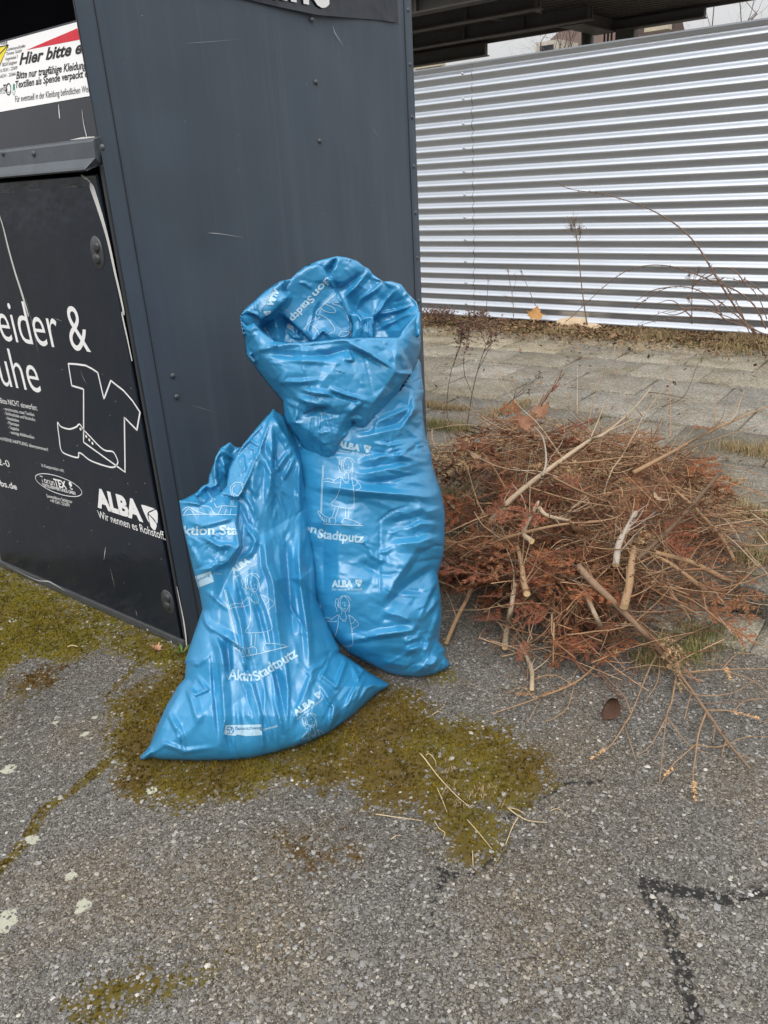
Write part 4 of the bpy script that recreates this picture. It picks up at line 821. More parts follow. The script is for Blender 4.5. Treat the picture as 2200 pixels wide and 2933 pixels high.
        s.D = D_; s.V = s.place(v, D_)
        if back is not None:
            t = np.clip(de/s.edge, 0, 1); bb = -(back*(1-(1-t)**2)**.5)*(s.scale_fn(v[:, 0], v[:, 1]) if s.scale_fn is not None else 1) + .012*(fbm(v[:, 0], v[:, 1], .02, 5)-.5)*(t > 0)
            if back_fn is not None: bb = back_fn(v, de, D_, bb)
            s.VB = s.place(v, np.where(s.isb, D_, np.minimum(bb, D_-.004)), -.006)
        else: s.VB = None
        return s
    def place(s, v, d, zmin=.006):
        r = (RC @ np.stack([v[:, 0]-PW/2, v[:, 1]-PH/2, np.full(len(v), FOC)])).T
        t = ((s.p0-CAM) @ s.n + d)/(r @ s.n); tg = (zmin-CAMH)/r[:, 2]; t = np.where((r[:, 2] < 0) & (t > tg), tg, t)     # film comes to rest on the ground
        tc = (BX+.008)/r[:, 0]; P = CAM + r*t[:, None]; hit = (P[:, 0] < BX+.008) & (P[:, 1] > BY-.02); t = np.where(hit, np.minimum(t, tc), t)   # and on the wall of the container
        return CAM + r*t[:, None]
    def tri(s):
        V, T = s.V, s.T
        if s.VB is not None:
            ib = np.where(~s.isb)[0]; mp = np.arange(len(V)); mp[ib] = len(V)+np.arange(len(ib)); V = np.concatenate([V, s.VB[ib]]); T = np.concatenate([T, mp[T][:, ::-1]])
        return V, T
    def bvh(s):
        if not hasattr(s, '_b'): s._b = BVHTree.FromPolygons([tuple(p) for p in s.V], [tuple(map(int, t)) for t in s.T])
        return s._b
class Print:
    """print on a film: outlines laid on the sheet and carried by its folds"""
    def __init__(s, film): s.f = film; s.V = []; s.F = []; s.c = 0; s.mi = []
    def add(s, P, F, seg=7.0, lift=.0009, mi=1):
        bm = bmesh.new(); vs = [bm.verts.new((p[0], p[1], 0)) for p in P]
        for t in F:
            try: bm.faces.new([vs[i] for i in t])
            except ValueError: pass
        for _ in range(5):
            e = [q for q in bm.edges if q.calc_length() > seg]
            if not e: break
            bmesh.ops.subdivide_edges(bm, edges=e, cuts=1); bmesh.ops.triangulate(bm, faces=[q for q in bm.faces if len(q.verts) > 3])
        bm.verts.index_update(); b = s.f.bvh(); X = []; ok = []
        for v in bm.verts:
            d = Vector(ray(v.co.x, v.co.y)).normalized(); h, n, i, _ = b.ray_cast(Vector(CAM), d)
            if h is None: X.append((0, 0, 0)); ok.append(False)
            else: X.append(h - d*lift*1.6); ok.append(True)
        Fc = [[v.index for v in q.verts] for q in bm.faces]; Fc = [t for t in Fc if all(ok[i] for i in t)]; s.V += [tuple(x) for x in X]; s.F += [[i+s.c for i in t] for t in Fc]; s.mi += [mi]*len(Fc); s.c += len(X); bm.free()
    def word(s, body, a, b, h, bold=0, skew=0, mi=1, lift=.0009):
        V, F = text_geo(body, bold, 0, 1.0, 3); a, b = np.array(a, float), np.array(b, float); x0, x1 = V[:, 0].min(), V[:, 0].max(); ex = (b-a)/(x1-x0); u = _unit(b-a); ey = np.array([u[1], -u[0]])*h/cap_height() + u*skew*h/cap_height()
        s.add(a + (V[:, :1]-x0)*ex + V[:, 1:2]*ey, F, mi=mi, lift=lift)
    def stroke(s, P, wd, closed=False, mi=1, lift=.0009):
        P = np.asarray(P, float)
        if closed: P = np.concatenate([P, P[:1]])
        P = resample(P, 6, False); T = np.gradient(P, axis=0); T /= np.linalg.norm(T, axis=1)[:, None]+1e-9; N = np.stack([-T[:, 1], T[:, 0]], 1)*wd/2; n = len(P); i = np.arange(n-1)
        s.add(np.concatenate([P+N, P-N]), np.concatenate([np.stack([i, i+n, i+n+1], 1), np.stack([i, i+n+1, i+1], 1)]).tolist(), mi=mi, lift=lift)
    def poly(s, P, mi=1, lift=.0009):
        from mathutils.geometry import tessellate_polygon
        s.add(P, [tuple(t) for t in tessellate_polygon([[Vector((p[0], p[1], 0)) for p in P]])], mi=mi, lift=lift)
    def mark(s, o, ex, ey, sz):
        m = lambda P: np.asarray(o) + np.asarray(P)[:, :1]*sz*np.asarray(ex) + np.asarray(P)[:, 1:2]*sz*np.asarray(ey)
        for b_ in ([(.02, .93), (.12, 1.0), (.55, 1.0), (.86, .98), (.6, .86), (.36, .72), (.30, .55), (.33, .28), (.18, .5)], [(.93, .96), (1.0, .84), (.93, .55), (.84, .36), (.72, .5), (.52, .62), (.42, .70), (.66, .83)], [(.80, .30), (.72, .12), (.58, 0), (.42, .08), (.37, .22), (.36, .5), (.40, .62), (.56, .53), (.70, .42)]): s.poly(m(smooth2(b_, 3, True)))
GIRL = [[(405, 1330), (400, 1270), (420, 1222), (460, 1203), (510, 1215), (536, 1256)], [(470, 1210), (508, 1250), (522, 1310), (514, 1380)], [(445, 1212), (425, 1250), (420, 1300), (430, 1345), (470, 1370), (500, 1345), (514, 1300)], [(402, 1235), (368, 1240), (378, 1280), (362, 1310), (388, 1330), (378, 1366), (402, 1362)], [(410, 1285), (392, 1295), (398, 1325), (416, 1325)],
        [(446, 1272), (450, 1284)], [(470, 1268), (474, 1280)], [(468, 1294), (482, 1308), (468, 1318)], [(430, 1325), (450, 1346), (480, 1338)], [(440, 1370), (434, 1402)], [(475, 1370), (480, 1406)], [(412, 1402), (436, 1455), (486, 1455), (482, 1408)], [(440, 1470), (486, 1472)],
        [(405, 1405), (396, 1530), (362, 1640), (310, 1700), (400, 1725), (480, 1735), (552, 1720), (548, 1600), (535, 1500), (512, 1406)], [(400, 1402), (335, 1445), (326, 1476), (392, 1470)], [(512, 1406), (576, 1452), (566, 1488), (530, 1500)], [(576, 1452), (616, 1500), (608, 1524), (546, 1556), (556, 1592), (540, 1580)], [(335, 1448), (275, 1430), (225, 1440)], [(328, 1474), (270, 1462), (225, 1465)],
        [(360, 1735), (334, 1835)], [(396, 1735), (368, 1838)], [(470, 1740), (470, 1838)], [(506, 1740), (504, 1838)], [(312, 1842), (316, 1905), (370, 1905), (368, 1846), (312, 1842)], [(456, 1840), (446, 1905), (632, 1905), (604, 1880), (512, 1848), (456, 1840)], [(240, 1902), (300, 1911), (662, 1911)],
        [(218, 1290), (216, 1560), (222, 1792)], [(206, 1290), (206, 1560), (212, 1790)], [(186, 1770), (266, 1834), (300, 1840), (300, 1900), (262, 1890), (186, 1800), (186, 1770)], [(210, 1812), (204, 1840)], [(232, 1832), (226, 1862)], [(254, 1846), (250, 1880)], [(276, 1852), (272, 1890)]]
def girl(pr, a, b, wd=1.7, only=None, flip=1):
    """line drawing of a child with a broom: a, b are where the drawing's points (465,1205) and (480,1911) go"""
    a, b = np.array(a, float), np.array(b, float); u = (b-a)/706.; v = np.array([u[1], -u[0]])*flip
    for k, S in enumerate(GIRL):
        if only and not only(k): continue
        P = smooth2(np.array(S, float), 4) if len(S) > 2 else np.array(S, float); pr.stroke([a + (p[1]-1205)*u + (p[0]-465-15*(p[1]-1205)/706.)*v for p in P], wd)
def film_mat():
    t = NT('blue_film'); co = t.coord('Object'); cam_free = t.noise(co, 7, 4)
    c = t.mix(cam_free, (.018, .192, .392), (.032, .258, .49)); rough = t.ramp(t.noise(co, 18, 4), [(.3, .30), (.7, .40)])
    t.set(Base_Color=c, Roughness=rough, Specular_IOR_Level=.85, Coat_Weight=.0, Coat_Roughness=.18)
    wb = t.n('VectorMath', operation='ADD'); t.l(co, wb.inputs[0]); sc = t.n('VectorMath', operation='SCALE'); sc.inputs['Scale'].default_value = .06; t.l(t.noise(co, 9, 3, out='Color'), sc.inputs[0]); t.l(sc.outputs[0], wb.inputs[1]); cw = wb.outputs[0]
    h = t.math('ADD', t.math('MULTIPLY', t.voro(cw, 17), .9), t.math('MULTIPLY', t.voro(cw, 43), .30)); h = t.math('ADD', h, t.math('MULTIPLY', t.voro(cw, 110), .09)); h = t.math('ADD', h, t.math('MULTIPLY', t.noise(co, 240, 2), .03))
    t.set(Normal=t.bump(h, .12, .010)); return t.m
FILM = film_mat()
def ink():
    t = NT('pale_ink'); co = t.coord(); wear = t.ramp(t.math('ADD', t.noise(co, 45, 5, .7), t.math('MULTIPLY', t.voro(co, 60, 'DISTANCE_TO_EDGE'), .25)), [(.30, .6), (.42, 0)]); t.set(Base_Color=t.mix(wear, (.37, .55, .67), (.05, .28, .50)), Roughness=.38, Specular_IOR_Level=.7); return t.m
INK = ink(); INKD = simple('ink_blue', (.02, .14, .34), .4)
def film_part(name, films, prints, root):
    V, F, M = [], [], []; c = 0
    for f in films: v, t = f.tri(); V.append(v); F.append(t+c); M += [0]*len(t); c += len(v)
    o = np_mesh(name, np.concatenate(V), np.concatenate(F), FILM, smooth=True); adopt(root, o)
    for p in prints:
        if p.F: q = np_mesh('print', np.array(p.V), np.array(p.F), [INK, INKD], smooth=True, mi=[k-1 for k in p.mi]); q.parent = o; q.matrix_parent_inverse = o.matrix_parent_inverse.inverted() @ Matrix.Translation(-Vector(root.location))
    return o
# ------------------------------------------------------------------ tall bag leaning on the container
def tall_bag():
    p0 = np.array([-1.24, 1.84, 0]); eu = _unit(np.array([.64, .77, 0])); ew = _unit(np.array([-.34, .10, 1.0])); n = np.cross(eu, ew)
    root = thing('rubbish_bag', 'tall full blue bag leaning on the container, its top folded over in a pointed flap', 'rubbish bag', (-1.45, 1.62, 0), 'blue rubbish bags')
    out = [(810, 1090), (900, 1000), (1100, 990), (1190, 1010), (1205, 1039), (1209, 1086), (1214, 1122), (1209, 1148), (1212, 1200), (1220, 1249), (1235, 1298), (1238, 1331), (1253, 1380), (1264, 1410), (1275, 1470), (1274, 1543), (1270, 1592), (1254, 1643), (1262, 1706), (1266, 1773), (1257, 1838), (1276, 1860), (1274, 1879), (1291, 1902), (1283, 1914), (1245, 1931), (1199, 1939), (1153, 1937), (1112, 1928), (1077, 1912), (1000, 1872), (945, 1825), (915, 1780), (890, 1690), (880, 1600), (870, 1500), (858, 1380), (848, 1290), (820, 1190)]
    b = Film(out, p0, n, 8.5, .165, 150, .5, lambda X, Y: np.interp(Y, [950, 1100, 1400, 1700, 1850, 1950], [.5, .75, .95, 1.0, .9, .5]))
    R = b.ridge
    # folds running in from the right side
    for P, h, wl, wr in [([(1440, 640), (1250, 880), (860, 965)], 1.5, 4.5, 1.6), ([(1370, 480), (1350, 700), (1180, 760), (1000, 850)], 1.2, 3, 1.2), ([(1400, 980), (1150, 1030), (1000, 1010)], .9, 3, 1), ([(1460, 1100), (1060, 1130), (880, 1180)], 1.0, 3, 1.2), ([(1500, 1170), (1100, 1250), (860, 1290)], 1.3, 4, 1.5), ([(1490, 1260), (1200, 1330), (900, 1360)], -.8, 2.5, 1.5), ([(1440, 1180), (1250, 1120), (1390, 1000)], .9, 2, 1), ([(1385, 560), (1370, 700), (1300, 830)], .8, 1.5, 1), ([(1290, 880), (1400, 960), (1440, 1080)], .8, 2.2, 1.4)]: R(z2n(*P), h, wl, wr)
    for P, h, wl, wr in [([(200, 40), (600, 95), (1100, 135), (1490, 185)], 1.7, 3.5, 2.2), ([(560, 20), (900, 60), (1450, 90)], -.8, 2, 2), ([(1490, 280), (1330, 312), (1200, 180)], 1.1, 3, 1), ([(1515, 545), (1265, 640), (900, 665)], 1.3, 3.5, 2), ([(1400, 330), (1100, 400), (860, 470)], -.8, 3, 2), ([(1500, 460), (1270, 440), (1100, 520)], .8, 2, 1.2), ([(865, 1320), (1000, 1050), (1270, 645)], 1.8, 7, 2.2), ([(880, 1335), (1150, 1080), (1450, 880)], -1.3, 2.2, 4.5), ([(855, 1362), (1060, 1420), (1235, 1500)], 1.5, 4.5, 2.2), ([(420, 1690), (850, 1615), (1180, 1568), (1240, 1480)], 1.5, 2.2, 1.6), ([(1240, 1490), (1360, 1200), (1475, 960)], 1.4, 4, 1.1), ([(1250, 1500), (1400, 1310), (1480, 1200)], 1.0, 2, 1.2), ([(1090, 1700), (1200, 1660), (1312, 1612)], 1.2, 2, 1.2), ([(1100, 1785), (1200, 1765), (1330, 1730)], 1.1, 1.6, 1.4), ([(1310, 1615), (1350, 1700), (1300, 1850)], .9, 2, 1.2), ([(1365, 1835), (1480, 1865), (1590, 1920)], 1.2, 1.6, 1.6), ([(1270, 2035), (1380, 1930), (1485, 1862)], 1.1, 1.6, 1.2), ([(1180, 2040), (1300, 1950), (1400, 1850)], .9, 2, 1.3), ([(1480, 1300), (1420, 1500), (1330, 1760)], .8, 2, 1.3), ([(820, 1880), (1000, 1920), (1200, 1960)], .8, 3, 2), ([(845, 130), (838, 700), (840, 1040), (838, 1400)], -.25, .7, .7), ([(280, 300), (240, 700), (260, 1300)], -1.6, 5, 5), ([(700, 640), (760, 780), (850, 830), (920, 800)], .7, 2, 1.5), ([(620, 830), (720, 900), (850, 960)], -.6, 2, 1.5), ([(870, 1180), (1080, 1190), (1300, 1210)], .35, 2, 1.2)]: R(z3n(*P), h, wl, wr)
    low = [(940, 1500), (1290, 1480), (1300, 1920), (1000, 1920)]; right = [(1030, 1230), (1215, 1080), (1290, 1500), (1290, 1900), (1150, 1900)]
    b.crumple(36, lambda p: math.atan2(p[1]-1560, 1500-p[0])*-.35 + 3.0, .35, 4, 16, (.12, .5), (.7, 2.2), 11, right); b.crumple(18, .1, .6, 3, 10, (.08, .3), (.6, 1.8), 12, low); b.crumple(26, -.9, .5, 2, 7, (.08, .32), (.4, 1.2), 13, [(1060, 1240), (1210, 1060), (1230, 1320), (1100, 1300)]); b.crumple(26, -.8, .4, 3, 9, (.15, .4), (.5, 1.3), 14, [(1180, 1830), (1290, 1790), (1295, 1920), (1150, 1935)])
    b.FC = [(8, 1.45, .15, 1.9, 1), (3.4, .36, .2, 1.8, 2), (1.5, .15, .1, 1.6, 3)]; b.solve(3.7, 0, .16)
    pr = Print(b)
    w_ = lambda s, A, B, h, **k: pr.word(s, z3n(A)[0], z3n(B)[0], h, **k)
    w_('Aktion', (-250, 460), (168, 545), 22, bold=.025); w_('Stadtputz', (182, 590), (664, 645), 25, bold=.028); w_('ALBA', (332, 1110), (556, 1108), 17.5, bold=.06); w_('Wir nennen es Rohstoff.', (332, 1148), (658, 1146), 6.4, bold=.012); pr.mark(z3n((576, 1112))[0], (1, 0), (0, -1), 21.5)
    girl(pr, z3n((465, 1205))[0], z3n((480, 1911))[0]); girl(pr, z2n((790, 1140))[0], z3n((480, 456))[0])
    q = lambda s, A, B, h, **k: pr.word(s, z2n(A)[0], z2n(B)[0], h, **k)
    q('ALBA', (690, 1040), (893, 1083), 17, bold=.06); q('Wir nennen es Rohstoff.', (640, 1070), (985, 1128), 6.4, bold=.012); pr.mark(z2n((916, 1094))[0], (.98, .15), (.15, -.98), 23)
    body = film_part('bag_body', [b], [pr], root)
    # the wide top folded forward: hood behind, flap with a pointed end in front
    hood = [(687, 906), (704, 883), (729, 862), (758, 834), (800, 806), (822, 801), (833, 799), (849, 782), (875, 762), (914, 746), (966, 733), (996, 738), (1025, 748), (1041, 762), (1058, 770), (1067, 785), (1097, 806), (1119, 805), (1149, 814), (1168, 840), (1194, 866), (1204, 902), (1203, 960), (1150, 1010), (1060, 1030), (930, 1035), (810, 1015), (725, 965)]
    h = Film(hood, p0 + n*.06, n, 8.5, .012, 25, .5)
    h.control([(687, 906, 7), (704, 883, 3), (758, 834, 1), (822, 801, 2), (914, 746, 1), (966, 733, 1), (1041, 762, 0), (1097, 806, 1), (1149, 814, 2), (1194, 866, 4), (1204, 902, 7), (1203, 960, 7), (1150, 1010, -2), (1060, 1030, -7), (930, 1035, -8), (810, 1015, -6), (725, 965, 1)] + z1n((400, 350, 0), (440, 400, 1.5), (360, 500, .5), (210, 610, 0), (330, 600, -2.2), (440, 600, -6), (230, 665, -7), (500, 300, -2), (650, 200, -.5), (560, 420, -4), (450, 540, -2), (620, 640, -4.5), (650, 780, -5), (760, 140, .5), (820, 250, -1), (910, 430, -3), (985, 610, -4.5), (720, 480, -4), (820, 600, -5.5), (860, 330, -5), (790, 200, -2.5), (950, 400, -3.5), (1060, 300, -2.5), (1160, 160, -.5), (1130, 230, -3), (1090, 410, -4.5), (1280, 270, 0), (1200, 360, -2), (1060, 520, -6), (1000, 540, -3.5), (1100, 580, -4), (1195, 575, -2.5), (1195, 740, -5), (1210, 600, -6), (1380, 340, .5), (1300, 470, -2.5), (1560, 470, 2), (1400, 560, -3), (1590, 510, 5), (1400, 640, -2.5), (1300, 700, -5), (1450, 690, 1), (760, 690, -1.5), (660, 770, -4), (840, 770, -4.5)))
    for P, d, wl, wr in [([(760, 140), (820, 250), (910, 430), (985, 612)], 1.4, .6, 2.5), ([(870, 60), (840, 130), (790, 200)], -1.2, 1, 1.6), ([(1160, 165), (1060, 290), (940, 400)], 1.0, 1.8, .8), ([(1110, 170), (1000, 270), (890, 330)], -.9, 1.2, 1.2), ([(1280, 270), (1190, 350), (1090, 410), (1050, 510)], 1.0, 1.5, .7), ([(1380, 340), (1290, 450), (1200, 610)], .9, 1.2, .6), ([(1560, 470), (1400, 520), (1210, 560)], .8, 1, .7), ([(1590, 505), (1400, 600), (1210, 690)], .9, 1.2, .8), ([(435, 250), (398, 340), (440, 400), (360, 500), (200, 612)], 1.0, .5, 1.6), ([(350, 520), (480, 620), (650, 785)], 1.2, 1.6, .5), ([(1195, 575), (1190, 650), (1195, 745)], 1.0, 1.2, .3), ([(1040, 550), (1100, 600), (1090, 700)], .7, .6, .8), ([(530, 650), (520, 740), (580, 775)], .8, .8, .8), ([(430, 680), (500, 760), (580, 770)], .7, .8, .6)]: h.ridge(z1n(*P), d, wl, wr)
    h.crumple(26, lambda p: math.atan2(980-p[1], 960-p[0]) , .35, 2, 7, (.08, .35), (.4, 1.2), 21); h.FC = [(4.5, .75, .3, 1.3, 4), (2, .24, 0, 1, 5), (1.1, .10, 0, 1.3, 15)]; h.free = True; h.solve(3.6, 0, .035)
    # folds lying over one another in the mouth
    lf = Film(z1n((22, 572), (75, 505), (150, 437), (240, 352), (370, 268), (437, 252), (405, 310), (398, 345), (442, 402), (420, 440), (360, 500), (290, 560), (205, 612), (150, 560), (80, 560)), p0 + n*.075, n, 8.5, .010, 18, .5); lf.free = True; lf.control(z1n((22, 572, 6), (75, 505, 3.5), (240, 352, 2.5), (437, 252, 3), (398, 345, 2), (442, 402, 4), (360, 500, 3), (205, 612, 2), (80, 560, 2.5), (300, 430, 3.2), (180, 520, 3)))
    for P, d, wl, wr in [([(75, 520), (180, 560), (205, 610)], .6, .8, .6), ([(150, 440), (170, 520), (190, 600)], .4, .7, .7), ([(300, 310), (340, 400), (400, 430)], -.4, .7, .7)]: lf.ridge(z1n(*P), d, wl, wr)
    lf.FC = [(3, .35, .6, 1.6, 61), (1.3, .10, 0, 1.3, 62)]; lf.solve(3.6, 0, .02, lambda v, de, Df, bb: Df-.006-.02*np.clip(de/30, 0, 1))
    md = Film(z1n((405, 330), (470, 245), (520, 195), (600, 135), (690, 100), (760, 142), (820, 250), (870, 350), (912, 432), (950, 530), (990, 612), (1000, 700), (985, 770), (850, 785), (660, 800), (560, 700), (460, 610), (352, 520), (442, 402)), p0 + n*.068, n, 8.5, .008, 16, .5); md.free = True; md.control(z1n((405, 330, 0), (520, 195, 1), (600, 135, 1.2), (760, 142, 1.6), (820, 250, .6), (912, 432, -1.2), (990, 612, -2.8), (985, 770, -3.6), (660, 800, -2.6), (560, 700, -2.4), (352, 520, -.6), (442, 402, -.8), (640, 260, -.4), (560, 420, -2.2), (720, 480, -2.6), (820, 600, -3.8), (640, 620, -3), (860, 330, -1.6), (760, 690, -2.8)))
    for P, d, wl, wr in [([(530, 270), (600, 280), (660, 330)], .4, .8, .8), ([(660, 560), (620, 700), (670, 790)], .5, .8, .8), ([(735, 430), (690, 540), (680, 640)], -.5, 1, 1), ([(660, 790), (755, 690), (830, 770)], 1.0, .7, .7)]: md.ridge(z1n(*P), d, wl, wr)
    md.FC = [(4, .4, .8, 1.6, 63), (1.6, .10, 0, 1.3, 64)]; md.solve(3.6, 0, .02, lambda v, de, Df, bb: Df-.006-.02*np.clip(de/30, 0, 1))
    rt = Film(z1n((985, 545), (1045, 538), (1100, 580), (1198, 572), (1200, 660), (1202, 765), (1100, 780), (1000, 770), (1010, 650)), p0 + n*.06, n, 8.5, .006, 14, .5); rt.free = True; rt.control(z1n((985, 545, -2.2), (1100, 580, -1.5), (1198, 572, -1), (1202, 765, -2.4), (1000, 770, -3), (1010, 650, -3.2), (1080, 660, -1.6), (1130, 640, -3)))
    for P, d, wl, wr in [([(1045, 540), (1090, 620), (1085, 760)], .7, .6, .5), ([(1150, 590), (1140, 680), (1160, 760)], .5, .5, .5)]: rt.ridge(z1n(*P), d, wl, wr)
    rt.FC = [(1.6, .25, 1.4, 1.8, 65)]; rt.solve(3.4, 0, .02, lambda v, de, Df, bb: Df-.005-.015*np.clip(de/25, 0, 1))
    ph = Print(md); pl_ = Print(lf); k1 = lambda s, A, B, hh, **k: ph.word(s, z1n(A)[0], z1n(B)[0], hh, **k)
    k2 = lambda s, A, B, hh, **k: pl_.word(s, z1n(A)[0], z1n(B)[0], hh, **k); k2('ALBA', (330, 325), (262, 470), 15, bold=.06); k2('Wir nennen es Rohstoff.', (318, 322), (188, 530), 5.2, bold=.01); pl_.mark(z1n((245, 500))[0], (-.45, .89), (.89, .45), 19)
    k1('tion', (800, 210), (655, 372), 20, bold=.025); k1('Stadtp', (640, 385), (455, 590), 20, bold=.025)
    for S in ([(870, 370), (780, 450), (690, 540), (720, 560)], [(835, 455), (910, 440), (880, 400)], [(830, 460), (930, 500), (980, 610)], [(735, 500), (780, 530), (860, 540), (850, 500), (770, 460)], [(720, 550), (800, 600), (860, 690), (800, 730)], [(580, 690), (640, 620), (680, 600), (690, 570)], [(640, 640), (700, 690), (720, 740)], [(890, 745), (920, 700), (980, 710), (1000, 680)], [(900, 750), (950, 745), (1000, 705)], [(690, 600), (730, 580)]): ph.stroke(smooth2(z1n(*S), 4), 1.9)
    flap = z1n((20, 570), (75, 650), (150, 625), (210, 690), (330, 790), (560, 805), (660, 795), (850, 775), (940, 760), (1200, 755), (1420, 750), (1450, 690), (1560, 560), (1592, 500), (1612, 600)) + z2n((1428, 0), (1432, 150), (1400, 300), (1370, 360), (1300, 490), (1160, 680), (1060, 800), (990, 870), (890, 908), (868, 905), (780, 1060), (690, 1170), (612, 1243), (580, 1230), (480, 1150), (400, 1060), (330, 950), (240, 820), (225, 760), (210, 640), (90, 500), (0, 385)) + [(705, 1017), (701, 982)]
    f = Film(flap, p0 + n*.10, n, 8.5, .055, 70, .5, lambda X, Y: np.interp(Y, [880, 1000, 1150, 1260, 1345], [1, 1, 1, .7, .3]))
    f.control(z1n((20, 570, -1), (75, 650, 2), (150, 625, 3), (210, 690, 4), (330, 790, 6), (560, 805, 8), (850, 775, 9), (1200, 755, 8.5), (1420, 750, 6), (1560, 560, 2), (1592, 500, 0), (1612, 600, -2)) + z2n((1430, 150, -3), (1370, 360, -4), (1160, 680, -1.5), (990, 870, 0), (868, 905, 0), (780, 1060, -1), (612, 1243, -3), (400, 1060, -3), (240, 820, -3), (210, 640, -3), (0, 385, -4), (-100, 150, -3),
              (0, 215, 1.5), (300, 255, 5), (600, 245, 6), (780, 190, 6), (100, 290, 3), (700, 300, 8), (240, 380, 5), (400, 400, 8), (900, 400, 8.5), (1210, 150, 5.5), (1210, 385, 6.5), (1330, 400, 4), (780, 110, 9), (1000, 240, 6.5), (210, 480, 3), (500, 560, 8.5), (960, 640, 8), (230, 640, -.5), (430, 660, 6), (640, 690, 8), (400, 760, 3), (600, 745, 5), (1010, 660, 7.5), (770, 770, 6), (930, 640, 8), (830, 810, 3.5), (840, 885, 1), (930, 860, 4), (320, 830, 2.5), (450, 900, 4.5), (600, 800, 6), (700, 900, 5.5), (560, 1000, 4.5), (650, 1080, 3.5), (590, 1180, 0)))
    R = f.ridge
    for P, d, wl, wr in [([(-60, 200), (300, 130), (760, 85), (1250, 80)], .9, .8, 1.6), ([(0, 215), (300, 250), (600, 240), (780, 190)], -.9, 2, 1.4), ([(760, 105), (1000, 230), (1215, 385)], 1.2, 1.2, 1.6), ([(800, 160), (1000, 270), (1200, 375)], -.7, .8, 1), ([(1330, 400), (1290, 280), (1200, 140)], 1.0, 2, 1.2), ([(1330, 400), (1180, 560), (1020, 660)], .9, 1.5, 3), ([(780, 190), (820, 280), (750, 270)], .9, 1, .8), ([(130, 270), (400, 285), (760, 310)], .6, 1.4, 1.4), ([(240, 375), (215, 470), (380, 470), (600, 450)], .8, 1.2, 1.4), ([(350, 540), (500, 570), (690, 590)], 1.0, 1.8, 1.0), ([(620, 520), (760, 580), (960, 640)], .8, .8, 1.0), ([(580, 550), (720, 600), (930, 655)], -.7, .8, .8), ([(300, 600), (460, 660), (650, 688)], 1.3, 2.6, 1.0), ([(385, 770), (520, 700), (650, 690)], -1.0, .8, 1.8), ([(770, 770), (850, 700), (930, 640)], 1.0, 2, 1), ([(805, 805), (870, 790), (920, 810)], .9, .8, .8), ([(830, 800), (850, 850), (838, 890)], -1.4, .8, .8), ([(320, 690), (330, 780), (310, 830), (400, 840)], .8, 1, 1), ([(540, 730), (530, 950), (560, 1200)], .55, .6, .5), ([(590, 780), (630, 900), (670, 1060)], .5, .8, .4), ([(480, 760), (470, 900), (510, 1120)], -.4, .8, .8), ([(385, 330), (430, 480), (480, 640)], -.25, .5, .5), ([(930, 240), (970, 400), (1015, 600)], -.25, .5, .5), ([(230, 650), (330, 680), (360, 820)], .8, 1.5, 1), ([(700, 1000), (780, 930), (850, 900)], .5, .8, .6), ([(60, 140), (150, 150), (160, 110), (80, 60)], .9, .9, .7), ([(580, 1180), (640, 1190), (690, 1160)], .5, .6, .6)]: R(z2n(*P), d, wl, wr)
    f.crumple(34, lambda p: .9 if p[1] > 1180 else (.15 if p[0] < 1000 else .6), .55, 2, 9, (.06, .28), (.4, 1.5), 31); f.crumple(22, .1, .5, 1.5, 5, (.1, .25), (.3, .8), 32, z2n((540, 800), (720, 760), (800, 1000), (600, 1200)))
    f.FC = [(7, 1.0, .2, 1.6, 6), (2.8, .26, .6, 1.5, 7), (1.2, .12, .2, 1.5, 8)]; f.free = True; f.solve(3.6, 0, .05, lambda v, de, Df, bb: Df - .012 - .03*np.clip(de/40, 0, 1))
    film_part('folded_top', [h, lf, md, rt, f], [ph, pl_], root)
    return b, f, h
